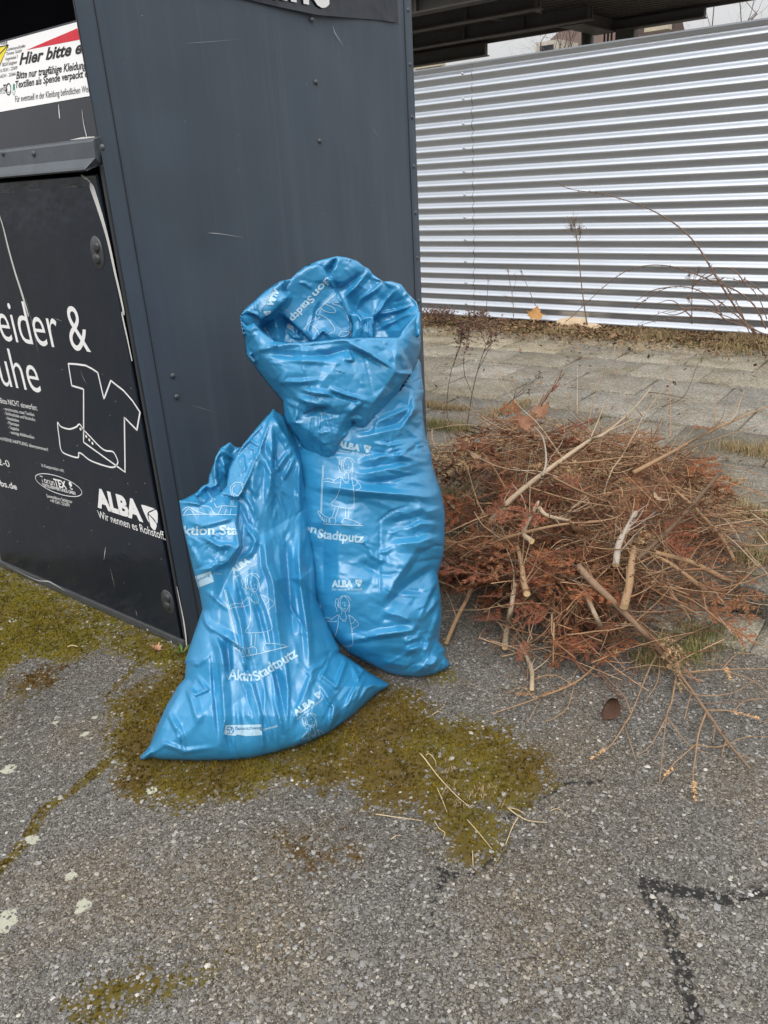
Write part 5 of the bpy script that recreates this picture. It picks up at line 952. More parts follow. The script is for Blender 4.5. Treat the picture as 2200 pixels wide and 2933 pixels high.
# ------------------------------------------------------------------ slumped bag in front
def slumped_bag():
    p0 = np.array([-1.715, .981, 0]); eu = _unit(np.array([.495, .868, 0])); ew = _unit(np.array([-.30, .17, 1.0])); n = np.cross(eu, ew)
    root = thing('rubbish_bag', 'slumped half full blue plastic bag with pointed lower corners, in front of the taller one', 'rubbish bag', (-1.6, 1.32, 0), 'blue rubbish bags')
    out = z4n((50, 1035), (130, 1010), (220, 962), (300, 1075), (420, 1000), (490, 958), (560, 880), (590, 690), (690, 510), (740, 425), (880, 255), (1065, 40), (1180, 118), (1250, 270), (1310, 345), (1380, 470), (1390, 560), (1420, 800), (1460, 1100)) + z5n((1300, 50), (1340, 300), (1372, 690), (1520, 1040), (1580, 1150)) + z6n((1310, 62), (1390, 112), (1500, 190), (1628, 262), (1620, 285), (1540, 332), (1400, 460), (1250, 570), (1100, 640), (900, 700), (750, 735), (600, 748), (400, 750), (200, 745), (120, 733), (70, 748), (38, 738), (52, 720), (110, 650), (160, 520), (210, 410), (290, 272), (330, 228), (338, 130)) + z5n((150, 1280), (230, 1040), (318, 785), (290, 620), (250, 490), (200, 280), (140, 30))
    b = Film(out, p0, n, 9.6, .15, 150, .5, lambda X, Y: np.interp(Y, [1170, 1300, 1450, 1650, 1900, 2050, 2180], [.10, .16, .30, .62, 1.0, 1.1, .9]))
    b.control(z4n((50, 1035, 2), (220, 962, 1), (300, 1075, 5), (490, 958, 4), (590, 690, 1), (740, 425, 0), (1065, 40, -1), (1180, 118, -3), (1310, 345, -4), (1390, 560, -4), (1460, 1100, -3), (690, 1000, 5.5), (660, 1290, 6), (700, 1020, 1.5), (690, 1290, 1), (790, 780, 3.5), (920, 470, 2), (820, 800, 1), (960, 470, 0), (1050, 130, 1), (1060, 760, 2.5), (1280, 460, 1), (1200, 250, 0), (1130, 760, .5), (1340, 640, 1.5)) + z5n((140, 30, 2.5), (250, 490, 1.5), (318, 785, 0), (150, 1280, -1), (655, 210, 6), (690, 210, 1), (500, 300, 4.5), (560, 330, 3), (420, 430, 3), (600, 400, .5), (280, 420, 2.5), (880, 200, 3), (1000, 500, 3.5), (1110, 500, 1), (1240, 500, 3), (1340, 400, 0), (1372, 690, -1), (780, 150, 2.5), (740, 500, 2.5), (1260, 1000, 1), (1300, 1030, .5), (1000, 1000, 2), (640, 1000, 1), (430, 1000, 0), (400, 800, 1)) + z6n((1628, 262, 0), (1100, 640, 0), (600, 748, 0), (38, 738, 0), (210, 410, -1), (600, 400, 0), (1000, 400, 1)))
    R = b.ridge
    for P, d, wl, wr in [([(1060, 100), (930, 460), (800, 780), (690, 1000)], 1.4, 4.5, .7), ([(1055, 60), (890, 280), (740, 440), (600, 680)], .7, .6, 1.5), ([(1045, 120), (1055, 480), (1040, 760), (1030, 1250)], 1.5, 1.2, 2.0), ([(1060, 110), (1160, 290), (1260, 450)], 1.2, 1.0, 2.2), ([(1280, 455), (1180, 580), (1100, 690), (1040, 760)], 1.0, 1.4, 1.0), ([(1070, 490), (1080, 640), (1120, 760)], -.9, 1, 1), ([(1300, 540), (1240, 680), (1140, 850)], .7, 1, .8), ([(1370, 590), (1340, 760), (1340, 960), (1360, 1200)], 1.0, 1.2, 1.2), ([(730, 940), (820, 1070), (890, 1250)], .9, 1.8, .7), ([(700, 1050), (780, 1250), (860, 1380)], -.9, 1.2, 1.2), ([(700, 490), (820, 380), (930, 460)], .5, .8, .6), ([(740, 440), (870, 480), (860, 560), (790, 640)], .5, .6, .6), ([(540, 960), (480, 930), (420, 1000), (300, 1075)], .9, .6, 1.2), ([(50, 1040), (240, 1060), (300, 1080)], .7, .8, 1), ([(690, 620), (740, 560), (760, 700), (690, 760)], .5, .6, .6), ([(860, 640), (840, 900), (900, 1000)], .6, 1.5, 1.2), ([(1060, 880), (1130, 1000), (1210, 1230)], .6, 1, .8), ([(140, 1250), (300, 1310), (560, 1240), (660, 1200)], .6, 2, 1)]: R(z4n(*P), d, wl, wr)
    for P, d, wl, wr in [([(680, -40), (655, 210), (560, 335), (420, 425)], 1.5, .5, 2.0), ([(655, 208), (560, 195), (460, 200), (330, 120)], 1.0, 1.6, 1.0), ([(500, 280), (400, 400), (280, 420)], .9, 2.0, .8), ([(160, 120), (260, 300), (290, 410)], .6, 1.2, 1), ([(300, 110), (480, 210), (510, 285)], .7, 1.5, .8), ([(720, 20), (800, 150), (760, 260), (640, 340)], .9, 1.6, .8), ([(880, 40), (905, 380), (960, 520), (1000, 900), (1060, 1300)], 2.2, 2.4, 1.6), ([(1080, 60), (1090, 300), (1120, 700), (1160, 1100)], -1.8, 1.8, 2.2), ([(1220, -20), (1200, 300), (1220, 600), (1280, 1000), (1300, 1350)], 2.0, 1.8, 1.6), ([(1300, 300), (1290, 500), (1310, 760)], -.5, .8, .8), ([(890, 370), (1040, 640), (1180, 860), (1300, 1030)], -.6, 1.0, .5), ([(540, 560), (600, 700), (660, 900), (700, 1150), (740, 1450)], 1.1, 1.8, .9), ([(620, 440), (680, 700), (740, 900)], -.9, 1.6, 1.2), ([(780, 380), (760, 560), (840, 760), (900, 960), (960, 1200)], .8, 1.6, 1.2), ([(800, 700), (850, 860), (900, 1100)], -.8, 1.4, 1.4), ([(380, 945), (540, 1040), (660, 1115), (770, 1250)], 1.3, 2.4, .9), ([(430, 1000), (490, 1180), (540, 1450)], 1.3, 1.3, 2.0), ([(540, 1000), (560, 1220), (580, 1450)], -1.2, 1.2, 1.5), ([(340, 600), (450, 700), (560, 800)], .5, 1.2, .8), ([(320, 790), (350, 900), (420, 1000)], .8, 1.8, 1), ([(700, 1270), (740, 1380), (760, 1460)], -1.0, 1.0, .8)]: R(z5n(*P), d, wl, wr)
    for P, d, wl, wr in [([(545, 60), (570, 300), (582, 490), (550, 660)], 1.3, 2.4, .8), ([(500, 60), (520, 350), (550, 650)], -.9, 2.0, .9), ([(690, 120), (760, 280), (810, 460), (825, 690)], 1.0, 1.0, 2.4), ([(870, 60), (930, 300), (985, 545)], -1.1, 2.2, 1.0), ([(960, 60), (985, 300), (975, 590)], 1.0, 1.0, 2.5), ([(890, 330), (930, 480), (960, 590)], .8, 1.0, 1.0), ([(220, 430), (280, 560), (320, 690)], 1.2, 2.0, .9), ([(270, 540), (300, 600), (330, 700)], -.8, .9, 1.2), ([(340, 280), (380, 400), (410, 520)], 1.2, 2.6, .8), ([(400, 200), (470, 300), (400, 330), (360, 300)], .8, 1, .8), ([(120, 690), (230, 440), (335, 270)], .9, 1.2, 2.2), ([(110, 700), (200, 640), (330, 690), (550, 660)], .7, 1.2, 1.2), ([(1330, 60), (1345, 130), (1290, 280), (1200, 210), (1240, 140)], 1.0, 1.2, 1.0), ([(1390, 130), (1430, 250), (1330, 470)], 1.0, 1.2, .9), ([(1480, 200), (1440, 290), (1370, 460)], .9, 1.0, .9), ([(1560, 250), (1480, 290), (1400, 430)], .7, .9, .9), ([(1175, 240), (1275, 415), (1250, 570)], 1.2, 2.2, 1.0), ([(1160, 120), (1100, 300), (1000, 540)], .7, 2.0, 1.2), ([(1400, 120), (1460, 180), (1420, 230)], .7, .9, .7), ([(1320, 460), (1280, 520), (1240, 570)], -.7, .9, .9), ([(340, 130), (420, 140), (500, 60)], .5, 2, 1), ([(820, 560), (830, 690)], .5, 1.2, .8), ([(1170, 500), (1090, 600), (1000, 660)], .5, 1.5, 1.2), ([(60, 730), (110, 690), (120, 640)], .7, .8, .8)]: R(z6n(*P), d, wl, wr)
    b.crumple(40, 1.5, .45, 2, 9, (.10, .40), (.4, 1.4), 41, z4n((700, 900), (1050, 200), (1350, 500), (1450, 1100), (1400, 1500), (800, 1500))); b.crumple(30, -.6, .5, 2, 7, (.08, .3), (.4, 1.2), 42, z5n((150, 50), (640, 50), (600, 300), (280, 420))); b.crumple(40, lambda p: 1.4 if 620 < p[0] < 900 else (2.1 if p[0] <= 620 else 2.3), .16, 8, 22, (.10, .42), (.6, 2.0), 43, z6n((330, 100), (1300, 100), (1560, 280), (1000, 680), (120, 720))); b.crumple(30, 1.2, .5, 1.5, 5, (.08, .25), (.3, .8), 44, z4n((560, 880), (740, 430), (1000, 200), (900, 560), (700, 980)))
    b.FC = [(6.0, 1.25, 1.5, 4.0, 9), (3, .20, 1.45, 3.2, 10), (1.3, .07, 1.5, 2, 11)]; b.solve(3.7, 0, .14)
    pr = Print(b); a5 = lambda s, A, B, h, **k: pr.word(s, z5n(A)[0], z5n(B)[0], h, **k); a6 = lambda s, A, B, h, **k: pr.word(s, z6n(A)[0], z6n(B)[0], h, **k)
    a5('ktion Sta', (148, 104), (645, 98), 26, bold=.026); a5('Aktn', (552, 1422), (772, 1438), 29, bold=.026); a5('Stadtputz', (812, 1440), (1195, 1205), 27, bold=.026)
    a5('ALBA', (600, 462), (762, 350), 16, bold=.06); a5('Wir nennen es Rohst', (622, 500), (822, 364), 6, bold=.012); pr.mark(z5n((772, 345))[0], (.45, -.25), (.25, -.95), 20)
    pr.poly(z5n((250, 482), (395, 432), (424, 530), (282, 585)), 1, .0008); a5('nschweig', (262, 535), (386, 476), 8, mi=2, lift=.0016); a5('Die Löwenstadt', (420, 460), (498, 470), 5)
    pr.poly(z6n((590, 525), (816, 520), (820, 588), (720, 594), (662, 584), (655, 592), (577, 584)), 1, .0008); a6('Braunschweig', (652, 556), (818, 550), 9.5, mi=2, lift=.0016); a6('Löwenstadt', (828, 560), (922, 534), 7, bold=.015)
    for S in ([(598, 540), (620, 535), (640, 550), (636, 575), (612, 580)], [(600, 560), (618, 550), (612, 572), (596, 580)], [(625, 540), (628, 560), (640, 570)], [(597, 548), (610, 556)]): pr.stroke(smooth2(z6n(*S), 3), 2.2, mi=2, lift=.0016)
    a6('ALBA', (1034, 470), (1156, 380), 17, bold=.06); a6('Wir nennen es Rohstoff.', (1044, 494), (1214, 356), 6, bold=.012); pr.mark(z6n((1160, 372))[0], (.85, -.52), (-.25, -.97), 21)
    girl(pr, z5n((760, 458))[0], z5n((925, 1165))[0], 1.8); girl(pr, z6n((1120, 450))[0], z6n((1210, 830))[0], 1.6, lambda k: k < 17)
    for S in ([(85, 1190), (280, 1180), (670, 1186)], [(80, 1140), (150, 1100), (220, 1140), (340, 1180)], [(100, 1180), (150, 1120), (210, 1170)], [(290, 1090), (380, 1100), (430, 1180)], [(430, 1060), (460, 1110), (510, 1090), (670, 1095)], [(470, 1180), (510, 1095)], [(380, 1010), (400, 1050)], [(410, 990), (440, 1030)], [(610, 1080), (612, 1030)], [(630, 1080), (634, 1028)], [(540, 1180), (560, 1130)], [(600, 1180), (610, 1120)], [(620, 980), (600, 900), (650, 840), (720, 840), (750, 870)], [(640, 990), (620, 910), (660, 860)], [(700, 960), (740, 900), (720, 860)], [(640, 950), (680, 990), (700, 970)]): pr.stroke(smooth2(z4n(*S), 4), 1.9)
    film_part('bag_body', [b], [pr], root)
    mo = z4n((60, 1040), (160, 985), (245, 935), (300, 872), (360, 850), (372, 760), (388, 715), (430, 620), (440, 560), (500, 460), (600, 400), (655, 450), (720, 458), (760, 520), (720, 760), (640, 980), (480, 1120), (260, 1140))
    m = Film(mo, p0 - n*.035, n, 9.6, .012, 30, .5); m.control(z4n((60, 1040, 2), (245, 935, 0), (300, 872, -1), (360, 850, 0), (388, 715, -1), (440, 560, 0), (500, 460, .5), (600, 400, 0), (655, 450, -2), (720, 458, -2), (760, 520, -2), (640, 980, -3), (480, 1120, 0), (260, 1140, 1), (430, 870, 2), (480, 920, 2), (430, 700, 1.5), (520, 520, 0), (560, 800, -3.5), (350, 930, -3), (620, 600, -3), (300, 1000, 0)))
    for P, d, wl, wr in [([(490, 930), (440, 760), (430, 640), (500, 470)], 1.2, 1.2, .8), ([(500, 470), (560, 520), (630, 590)], .9, .6, 1.2), ([(555, 840), (550, 700), (515, 540)], .8, .9, .5), ([(360, 870), (400, 890), (460, 850), (430, 800)], .9, .6, .8), ([(250, 940), (350, 870), (420, 930)], .7, .7, 1), ([(60, 1045), (200, 1000), (330, 910)], .7, 1, .8), ([(440, 560), (480, 640), (500, 760)], -.7, .8, .8)]: m.ridge(z4n(*P), d, wl, wr)
    m.crumple(26, 1.3, .6, 1.5, 5, (.08, .3), (.3, .9), 51); m.FC = [(2.5, .3, 1.3, 1.5, 12)]; m.free = True; m.solve(3.6, 0, .03, lambda v, de, Df, bb: Df-.006-.02*np.clip(de/30, 0, 1)); film_part('open_mouth', [m], [], root)
    return b
TALL = tall_bag(); SLUMP = slumped_bag()
# ================================================================== BRUSHWOOD HEAP
LC = (-1.0, 2.36, .32, .24, .22)   # a low front lobe on the asphalt
LB = (-1.60, 2.92, .46, .60, .47)   # a second, lower lobe towards the container
PC, PRX, PRY, PHH, PTH = np.array([-1.12, 2.85]), .56, .92, .46, .30
def base_z(x, y): return np.where((np.asarray(y) > KERB_Y) & (np.asarray(x) > -2.04), PAVE_Z, np.where(np.asarray(y) > 2.44, .012, 0.0))
def heap_h(x, y):
    dx, dy = np.asarray(x)-PC[0], np.asarray(y)-PC[1]; u = (dx*math.cos(PTH)+dy*math.sin(PTH))/PRX; v = (-dx*math.sin(PTH)+dy*math.cos(PTH))/PRY
    q2 = ((np.asarray(x)-LB[0])/LB[2])**2 + ((np.asarray(y)-LB[1])/LB[3])**2
    q3 = ((np.asarray(x)-LC[0])/LC[2])**2 + ((np.asarray(y)-LC[1])/LC[3])**2
    return np.maximum(np.maximum(PHH*np.clip(1-(u*u+v*v), 0, 1)**.6, np.maximum(LB[4]*np.clip(1-q2, 0, 1)**.6, LC[4]*np.clip(1-q3, 0, 1)**.6)), base_z(x, y))
def heap_xy(rs, n=1, k=1.0):
    a = rs.uniform(0, 6.283, n); r = np.sqrt(rs.random(n))*k; u, v = r*np.cos(a), r*np.sin(a); X = PC[0] + PRX*u*math.cos(PTH) - PRY*v*math.sin(PTH); Y = PC[1] + PRX*u*math.sin(PTH) + PRY*v*math.cos(PTH); m = rs.random(n) < .24; m3 = rs.random(n) < .17; X = np.where(m3, LC[0]+LC[2]*u, X); Y = np.where(m3, LC[1]+LC[3]*v, Y); m &= ~m3
    return np.where(m, LB[0]+LB[2]*u, X), np.where(m, LB[1]+LB[3]*v, Y)
def on_heap(px, py, lift=.01):
    r = _unit(ray(px, py)); lo = 1.5
    for t in np.arange(1.5, 9, .012):
        p = CAM + r*t
        if p[2] < float(heap_h(p[0], p[1])) + lift: return p
    return CAM + r*9
z7 = lambda x, y: (1150 + x*.6329, 1000 + y*.6329)
def h7(*P, lift=.01): return np.array([on_heap(*z7(p[0], p[1]), lift + (p[2]*.01 if len(p) > 2 else 0)) for p in P])
def g7(*P, lift=.008):
    r = []
    for p in P:
        z = .0; q = on_z(*z7(p[0], p[1]), lift + (p[2]*.01 if len(p) > 2 else 0))
        if q[1] > 2.44: q = on_heap(*z7(p[0], p[1]), lift)
        r.append(q)
    return np.array(r)
def tubes_np(P, R, sides=4):
    """many tubes at once: P (n,k,3), R (n,k) -> V, F"""
    n, k, _ = P.shape; T = np.gradient(P, axis=1); T /= np.linalg.norm(T, axis=2, keepdims=True)+1e-9; up = np.where(np.abs(T[..., 2:3]) < .9, np.array([0, 0, 1.]), np.array([1., 0, 0])); A = np.cross(T, up); A /= np.linalg.norm(A, axis=2, keepdims=True)+1e-9; Bn = np.cross(T, A)
    q = np.arange(sides)*2*math.pi/sides; V = P[:, :, None] + R[:, :, None, None]*(np.cos(q)[None, None, :, None]*A[:, :, None] + np.sin(q)[None, None, :, None]*Bn[:, :, None])
    i = np.arange(n*k*sides).reshape(n, k, sides); F = np.stack([i[:, :-1], np.roll(i, -1, 2)[:, :-1], np.roll(i, -1, 2)[:, 1:], i[:, 1:]], -1).reshape(-1, 4); return V.reshape(-1, 3), F
def bark(name, a, b, rough=.85):
    t = NT(name); co = t.coord(); f = t.noise(co, 90, 5, .65); c = t.mix(f, a, b); kn = t.ramp(t.noise(t.coord('Object', (1, 1, 1)), 170, 2), [(.66, 0), (.7, 1)]); c = t.mix(t.math('MULTIPLY', kn, .7), c, tuple(x*.3 for x in a))
    t.set(Base_Color=c, Roughness=rough, Specular_IOR_Level=.25, Normal=t.bump(t.noise(co, 260, 4), .6, .002)); return t.m
B_PALE = bark('bark_pale', (.30, .22, .14), (.50, .40, .29)); B_TAN = bark('bark_tan', (.22, .13, .070), (.40, .26, .15)); B_DARK = bark('bark_dark', (.085, .055, .035), (.19, .125, .080)); B_MID = bark('bark_mid', (.15, .095, .06), (.30, .20, .13)); B_WHITE = bark('bark_white', (.27, .225, .18), (.44, .385, .32))
CUT = simple('cut_wood', (.72, .52, .27), .7, 0, .18, 60)
NEED = blade_mat('dry_needles', .8); HEAPG = 'cut branches in the brushwood heap'
def branch(label, pts, r0, r1, mat=B_TAN, cut0=True, cut1=False, sides=10, sm=5, name='cut_branch', group=HEAPG, twigs=(), cat='branch', needles=None):
    P = smooth2(pts, sm) if len(pts) > 2 else smooth2([pts[0], (np.asarray(pts[0])+pts[1])/2 + np.array([0, 0, .006]), pts[1]], sm); n = len(P); rs = np.random.default_rng(int(abs(P[0][0]*1e4)) % 9999)
    root = thing(name, label, cat, P.mean(0)*[1, 1, 0] + [0, 0, P[:, 2].min()], group); R = np.linspace(r0, r1, n)*(1+rs.normal(0, .05, n))
    b = MB(); b.tube(P, R, sides); parts = [b.build('stem', mat, smooth=True)]
    if r0 > .0042 and name == 'cut_branch':          # knots and broken side twigs along the bark
        m = MB()
        for _ in range(7):
            i = rs.integers(2, n-2); d = _unit(rs.normal(0, 1, 3)); m.tube([P[i], P[i]+d*R[i]*1.25, P[i]+d*(R[i]*1.35+.003)], [R[i]*.42, R[i]*.32, R[i]*.12], 5)
        parts.append(m.build('knot', B_DARK, smooth=True))
        for _ in range(5):
            i = rs.integers(2, n-2); t_ = _unit(P[i+1]-P[i-1]); sd = rs.normal(0, 1, 3); sd[2] = abs(sd[2])*.7; d = _unit(t_*.7*(1 if r1 < r0 else -1) + _unit(sd - t_*(sd @ t_))*.8); l = rs.uniform(.05, .16); Q = smooth2([P[i], P[i]+d*l*.5 + rs.normal(0, .006, 3), P[i]+d*l + rs.normal(0, .012, 3)], 3); Q[:, 2] = np.maximum(Q[:, 2], .005); m = MB(); m.tube(Q, np.linspace(.0022, .0009, len(Q)), 5); parts.append(m.build('side_twig', mat, smooth=True))
    for on, k, s in ((cut0, 0, 1), (cut1, -1, -1)):
        if on:
            t = _unit(P[k]-P[k+s]); c = P[k] + t*.0008; a = _unit(np.cross(t, [.3, .2, 1])); e = np.cross(t, a); m = MB(); rr = R[k]*.96; m.face([c + rr*(math.cos(q)*a + math.sin(q)*e) for q in np.linspace(0, 6.283, 14, False)]); parts.append(m.build('cut_face', CUT))
    for tw in twigs:
        tp, ra, rb = tw[:3]; Q = smooth2(tp, 4) if len(tp) > 2 else np.array(tp); m = MB(); m.tube(Q, np.linspace(ra, rb, len(Q)), 5); parts.append(m.build('side_twig', tw[3] if len(tw) > 3 else mat, smooth=True))
    if needles is not None: parts.append(needles())
    adopt(root, *parts); return root
def needle_geo(axes, ln=.019, step=.0036, wid=.0015, flat=.2, seed=1, frac=1.0):
    rs = np.random.default_rng(seed); V = []; Cc = []
    for A, B in axes:
        A, B = np.array(A, float), np.array(B, float); L = np.linalg.norm(B-A); t = (B-A)/L; n = int(L/step)
        s = _unit(np.cross(t, [0, 0, 1.0])) if abs(t[2]) < .95 else np.array([1., 0, 0]); u = np.cross(s, t)
        for i in range(n):
            if rs.random() > frac: continue
            for sg in (-1, 1):
                p = A + t*L*(i+rs.random())/n; d = _unit(t*rs.uniform(.5, 1.0) + sg*s*1.0 + u*rs.normal(.1, flat)); l = ln*rs.uniform(.6, 1.15)*(1-.35*(i/n)); wv = _unit(np.cross(d, u + rs.normal(0, .4, 3)))*wid
                q = p + d*l*.55 - u*l*.03; V += [p-wv, p+wv, q+wv*.8, q-wv*.8, p + d*l - u*l*.10]
    V = np.array(V); b = 5*np.arange(len(V)//5)[:, None]; F = np.concatenate([b+[[0, 1, 2]], b+[[0, 2, 3]], b+[[3, 2, 4]]]); return V, F, len(b)
def needle_obj(axes, name='needles', col=(.25, .085, .032), **k):
    V, F, n = needle_geo(axes, **k); rs = np.random.default_rng(5); c = np.array(col)[None]*rs.uniform(.55, 1.5, (n, 1))*np.array([1, rs.uniform(.9, 1.1), 1]); return np_mesh(name, V, F, NEED, col=np.repeat(c, 5, 0))
SPRAY = 'dry rust brown fir twig with its needles still on, tangled in the brushwood heap'
def spray_proto(seed, tone, fill):
    rs = np.random.default_rng(seed); root = thing('fir_twig', SPRAY, 'fir twig', (0, 0, 0), 'dry fir twigs in the brushwood heap'); L = rs.uniform(.20, .30); ax = []; m = MB(); pts = [np.array([L*t, .012*math.sin(t*3+seed), -.02*t*t]) for t in np.linspace(0, 1, 7)]; m.tube(pts, np.linspace(.0024, .0008, 7), 5)
    for i in range(1, 6): ax.append((pts[i], pts[i+1]))
    for i in range(1, 6):
        for sg in (-1, 1):
            if rs.random() < .15: continue
            l = (.11-.012*i)*rs.uniform(.7, 1.2); d = _unit(np.array([1.0, sg*rs.uniform(.7, 1.1), rs.normal(0, .12)])); e = pts[i] + d*l; m.tube([pts[i], pts[i]+d*l*.5, e], [.0012, .0009, .0005], 4); ax.append((pts[i]+d*.012, e))
    st = m.build('stem', B_DARK, root); nd = needle_obj(ax, col=tone, seed=seed, frac=fill); nd.parent = root; return root
def copy_thing(o, label=None):
    c = o.copy(); C.objects.link(c)
    for ch in o.children: d = ch.copy(); C.objects.link(d); d.parent = c
    if label: c['label'] = label
    return c
def heap():
    rs = np.random.default_rng(17)
    # ---- mass of fine dead twigs
    n = 1900; k = 7; X, Y = heap_xy(rs, n)
    f = rs.random(n)**.6; z0 = base_z(X, Y); Zt = z0 + np.maximum(heap_h(X, Y)-z0, .02)*(f*1.06); az = rs.normal(.5, 1.3, n) + np.where(rs.random(n) < .5, math.pi, 0); el = rs.normal(.05, .38, n); L = rs.uniform(.10, .36, n); d = np.stack([np.cos(az)*np.cos(el), np.sin(az)*np.cos(el), np.sin(el)], -1); bend = rs.normal(0, .42, (n, 3))
    t = np.linspace(-.5, .5, k); P = np.stack([X, Y, Zt], -1)[:, None] + d[:, None]*L[:, None, None]*t[None, :, None] + bend[:, None]*L[:, None, None]*(t[None, :, None]**2)
    P[..., 2] = np.maximum(P[..., 2], base_z(P[..., 0], P[..., 1]) + .004); bagside = P[..., 0] < -1.30 + .30*(P[..., 1]-2.0); R = np.linspace(1, .45, k)[None]*rs.gamma(3, .00042, n)[:, None] + .0005
    # each fine twig forks: shorter side twigs leave it at an angle
    m2 = 2600; j = rs.integers(0, n, m2); i0 = rs.integers(1, k-1, m2); S0 = P[j, i0]; dd = P[j, i0+1]-P[j, i0-1]; dd /= np.linalg.norm(dd, axis=1, keepdims=True)+1e-9; sd = rs.normal(0, 1, (m2, 3)); sd -= dd*(sd*dd).sum(1, keepdims=True); sd /= np.linalg.norm(sd, axis=1, keepdims=True); sd[:, 2] *= .6; d2 = dd*.75 + sd*.75; L2 = rs.uniform(.04, .14, m2); t2 = np.linspace(0, 1, k)
    P2 = S0[:, None] + d2[:, None]*L2[:, None, None]*t2[None, :, None] + rs.normal(0, .12, (m2, 3))[:, None]*L2[:, None, None]*(t2[None, :, None]**2); P2[..., 2] = np.maximum(P2[..., 2], base_z(P2[..., 0], P2[..., 1])+.003); P = np.concatenate([P, P2]); R = np.concatenate([R, np.linspace(.75, .35, k)[None]*R[j, i0][:, None]]); n += m2
    keep = ~((P[..., 1] < 2.15) & (P[..., 0] < -1.22)).any(1) & ~(P[..., 0] < BX+.02).any(1); P, R = P[keep], R[keep]; n = len(P); V, F = tubes_np(P, R, 4); tone = np.where(rs.random(n)[:, None] < .42, np.array([[.38, .24, .14]]), np.array([[.20, .095, .052]]))*rs.uniform(.5, 1.35, (n, 1))
    o = np_mesh('twig_tangle', V, F, NEED, smooth=True, col=np.repeat(tone, k*4, 0)); tag(o, kind='stuff')
    # ---- fallen needles under and around
    n = 5200; X, Y = heap_xy(rs, n, 1.12)
    q = rs.uniform(0, 6.283, n); l = rs.uniform(.006, .016, n); dx, dy = np.cos(q)*l, np.sin(q)*l; z = base_z(X, Y)+rs.uniform(.004, .02, n); w_ = .0009; V = np.stack([np.stack([X-dy/l*w_, Y+dx/l*w_, z], -1), np.stack([X+dy/l*w_, Y-dx/l*w_, z], -1), np.stack([X+dx, Y+dy, z+rs.normal(0, .003, n)], -1)], 1).reshape(-1, 3)
    o = np_mesh('needle_litter', V, np.arange(3*n).reshape(-1, 3), NEED, col=np.repeat(np.array([.24, .10, .045])[None]*rs.uniform(.5, 1.5, (n, 1)), 3, 0)); tag(o, kind='stuff')
    # ---- fir twigs
    pr = [spray_proto(s, tn, fl) for s, tn, fl in ((1, (.245, .078, .033), 1), (2, (.205, .072, .034), .95), (3, (.29, .145, .075), .65), (4, (.225, .098, .048), .85), (5, (.33, .20, .11), .45))]
    used = set()
    def put(p, az, tilt, roll, sc, k):
        o = pr[k] if k not in used else copy_thing(pr[k]); used.add(k); o.location = tuple(map(float, p)); o.rotation_euler = (float(roll), float(tilt), float(az)); o.scale = (sc,)*3; return o
    def put2(a, b, k, roll=0, label=None):
        d = b-a; o = put(a, math.atan2(d[1], d[0]), -math.asin(np.clip(d[2]/np.linalg.norm(d), -1, 1)), roll, np.linalg.norm(d)/.25, k); return o
    front = [((825, 985, 3), (600, 900, 5)), ((560, 970, 5), (250, 935, 4)), ((545, 1000, 5), (255, 1070, 4)), ((700, 1060, 5), (420, 1110, 4)), ((540, 980, 7), (690, 905, 6)), ((600, 1040, 6), (800, 980, 6)), ((640, 930, 6), (830, 890, 5)), ((560, 900, 5), (330, 950, 5)), ((700, 1180, 3), (480, 1220, 3)), ((560, 1300, 1), (540, 1420, 1)), ((640, 1330, 1), (860, 1330, 2)), ((480, 1230, 2), (300, 1190, 2)), ((420, 650, 4), (250, 700, 3)), ((500, 700, 4), (330, 740, 4)), ((680, 740, 4), (950, 730, 4)), ((1060, 1080, 4), (1200, 1040, 4)), ((1180, 860, 4), (1300, 930, 3)), ((1300, 360, 3), (1420, 350, 4)), ((350, 470, 2), (220, 420, 3)), ((480, 1120, 3), (330, 1100, 3)), ((880, 1210, 2), (760, 1260, 2)), ((1000, 1230, 2), (900, 1290, 1)), ((440, 800, 4), (250, 860, 3)), ((820, 640, 4), (700, 560, 4))]
    for i, (a, b) in enumerate(front): put2(h7(a, lift=.065 if i < 20 else .03)[0], h7(b, lift=.055 if i < 20 else .03)[0], [0, 1, 0, 1, 1][i % 5], rs.normal(0, .35))
    for i in range(230):
        while True:
            x, y = [float(q[0]) for q in heap_xy(rs, 1, .97)]
            if not (y < 2.2 and x < -1.18) and x > BX+.12 and y > 2.16: break
        zb = float(base_z(x, y)); z = zb + max(float(heap_h(x, y))-zb, .03)*rs.uniform(.3, 1.06)
        right = (x-PC[0])*.9 + (y-PC[1])*.5 + rs.normal(0, .25); put((x, y, z), rs.normal(-2.0, 1.2), rs.normal(.15, .35), rs.normal(0, .5), rs.uniform(.75, 1.3), int(rs.choice([2, 4, 3, 4])) if right > .05 else int(rs.choice([0, 1, 3])))
    # ---- thin bare twigs one by one
    T = []
    for s in range(6):
        m = MB(); P = [np.array([0., 0, 0])]; d = np.array([1., 0, 0]); L = rs.uniform(.28, .5)
        for i in range(9): d = _unit(d + rs.normal(0, .12, 3)); P.append(P[-1] + d*L/9)
        m.tube(P, np.linspace(.0024, .0008, 10), 5); g = thing('dry_twig', 'thin bare dry twig sticking out of the brushwood heap', 'twig', (0, 0, 0), 'thin dry twigs in the brushwood heap'); m.build('stem', [B_TAN, B_PALE, B_TAN][s % 3], g, smooth=True)
        for i in (3, 5, 6):
            m = MB(); e = _unit(d*.6 + rs.normal(0, .7, 3)); m.tube([P[i], P[i]+e*.04, P[i]+e*.09 + [0, 0, .006]], [.0013, .001, .0005], 4); m.build('side_twig', B_TAN, g, smooth=True)
        T.append(g)
    seen = set()
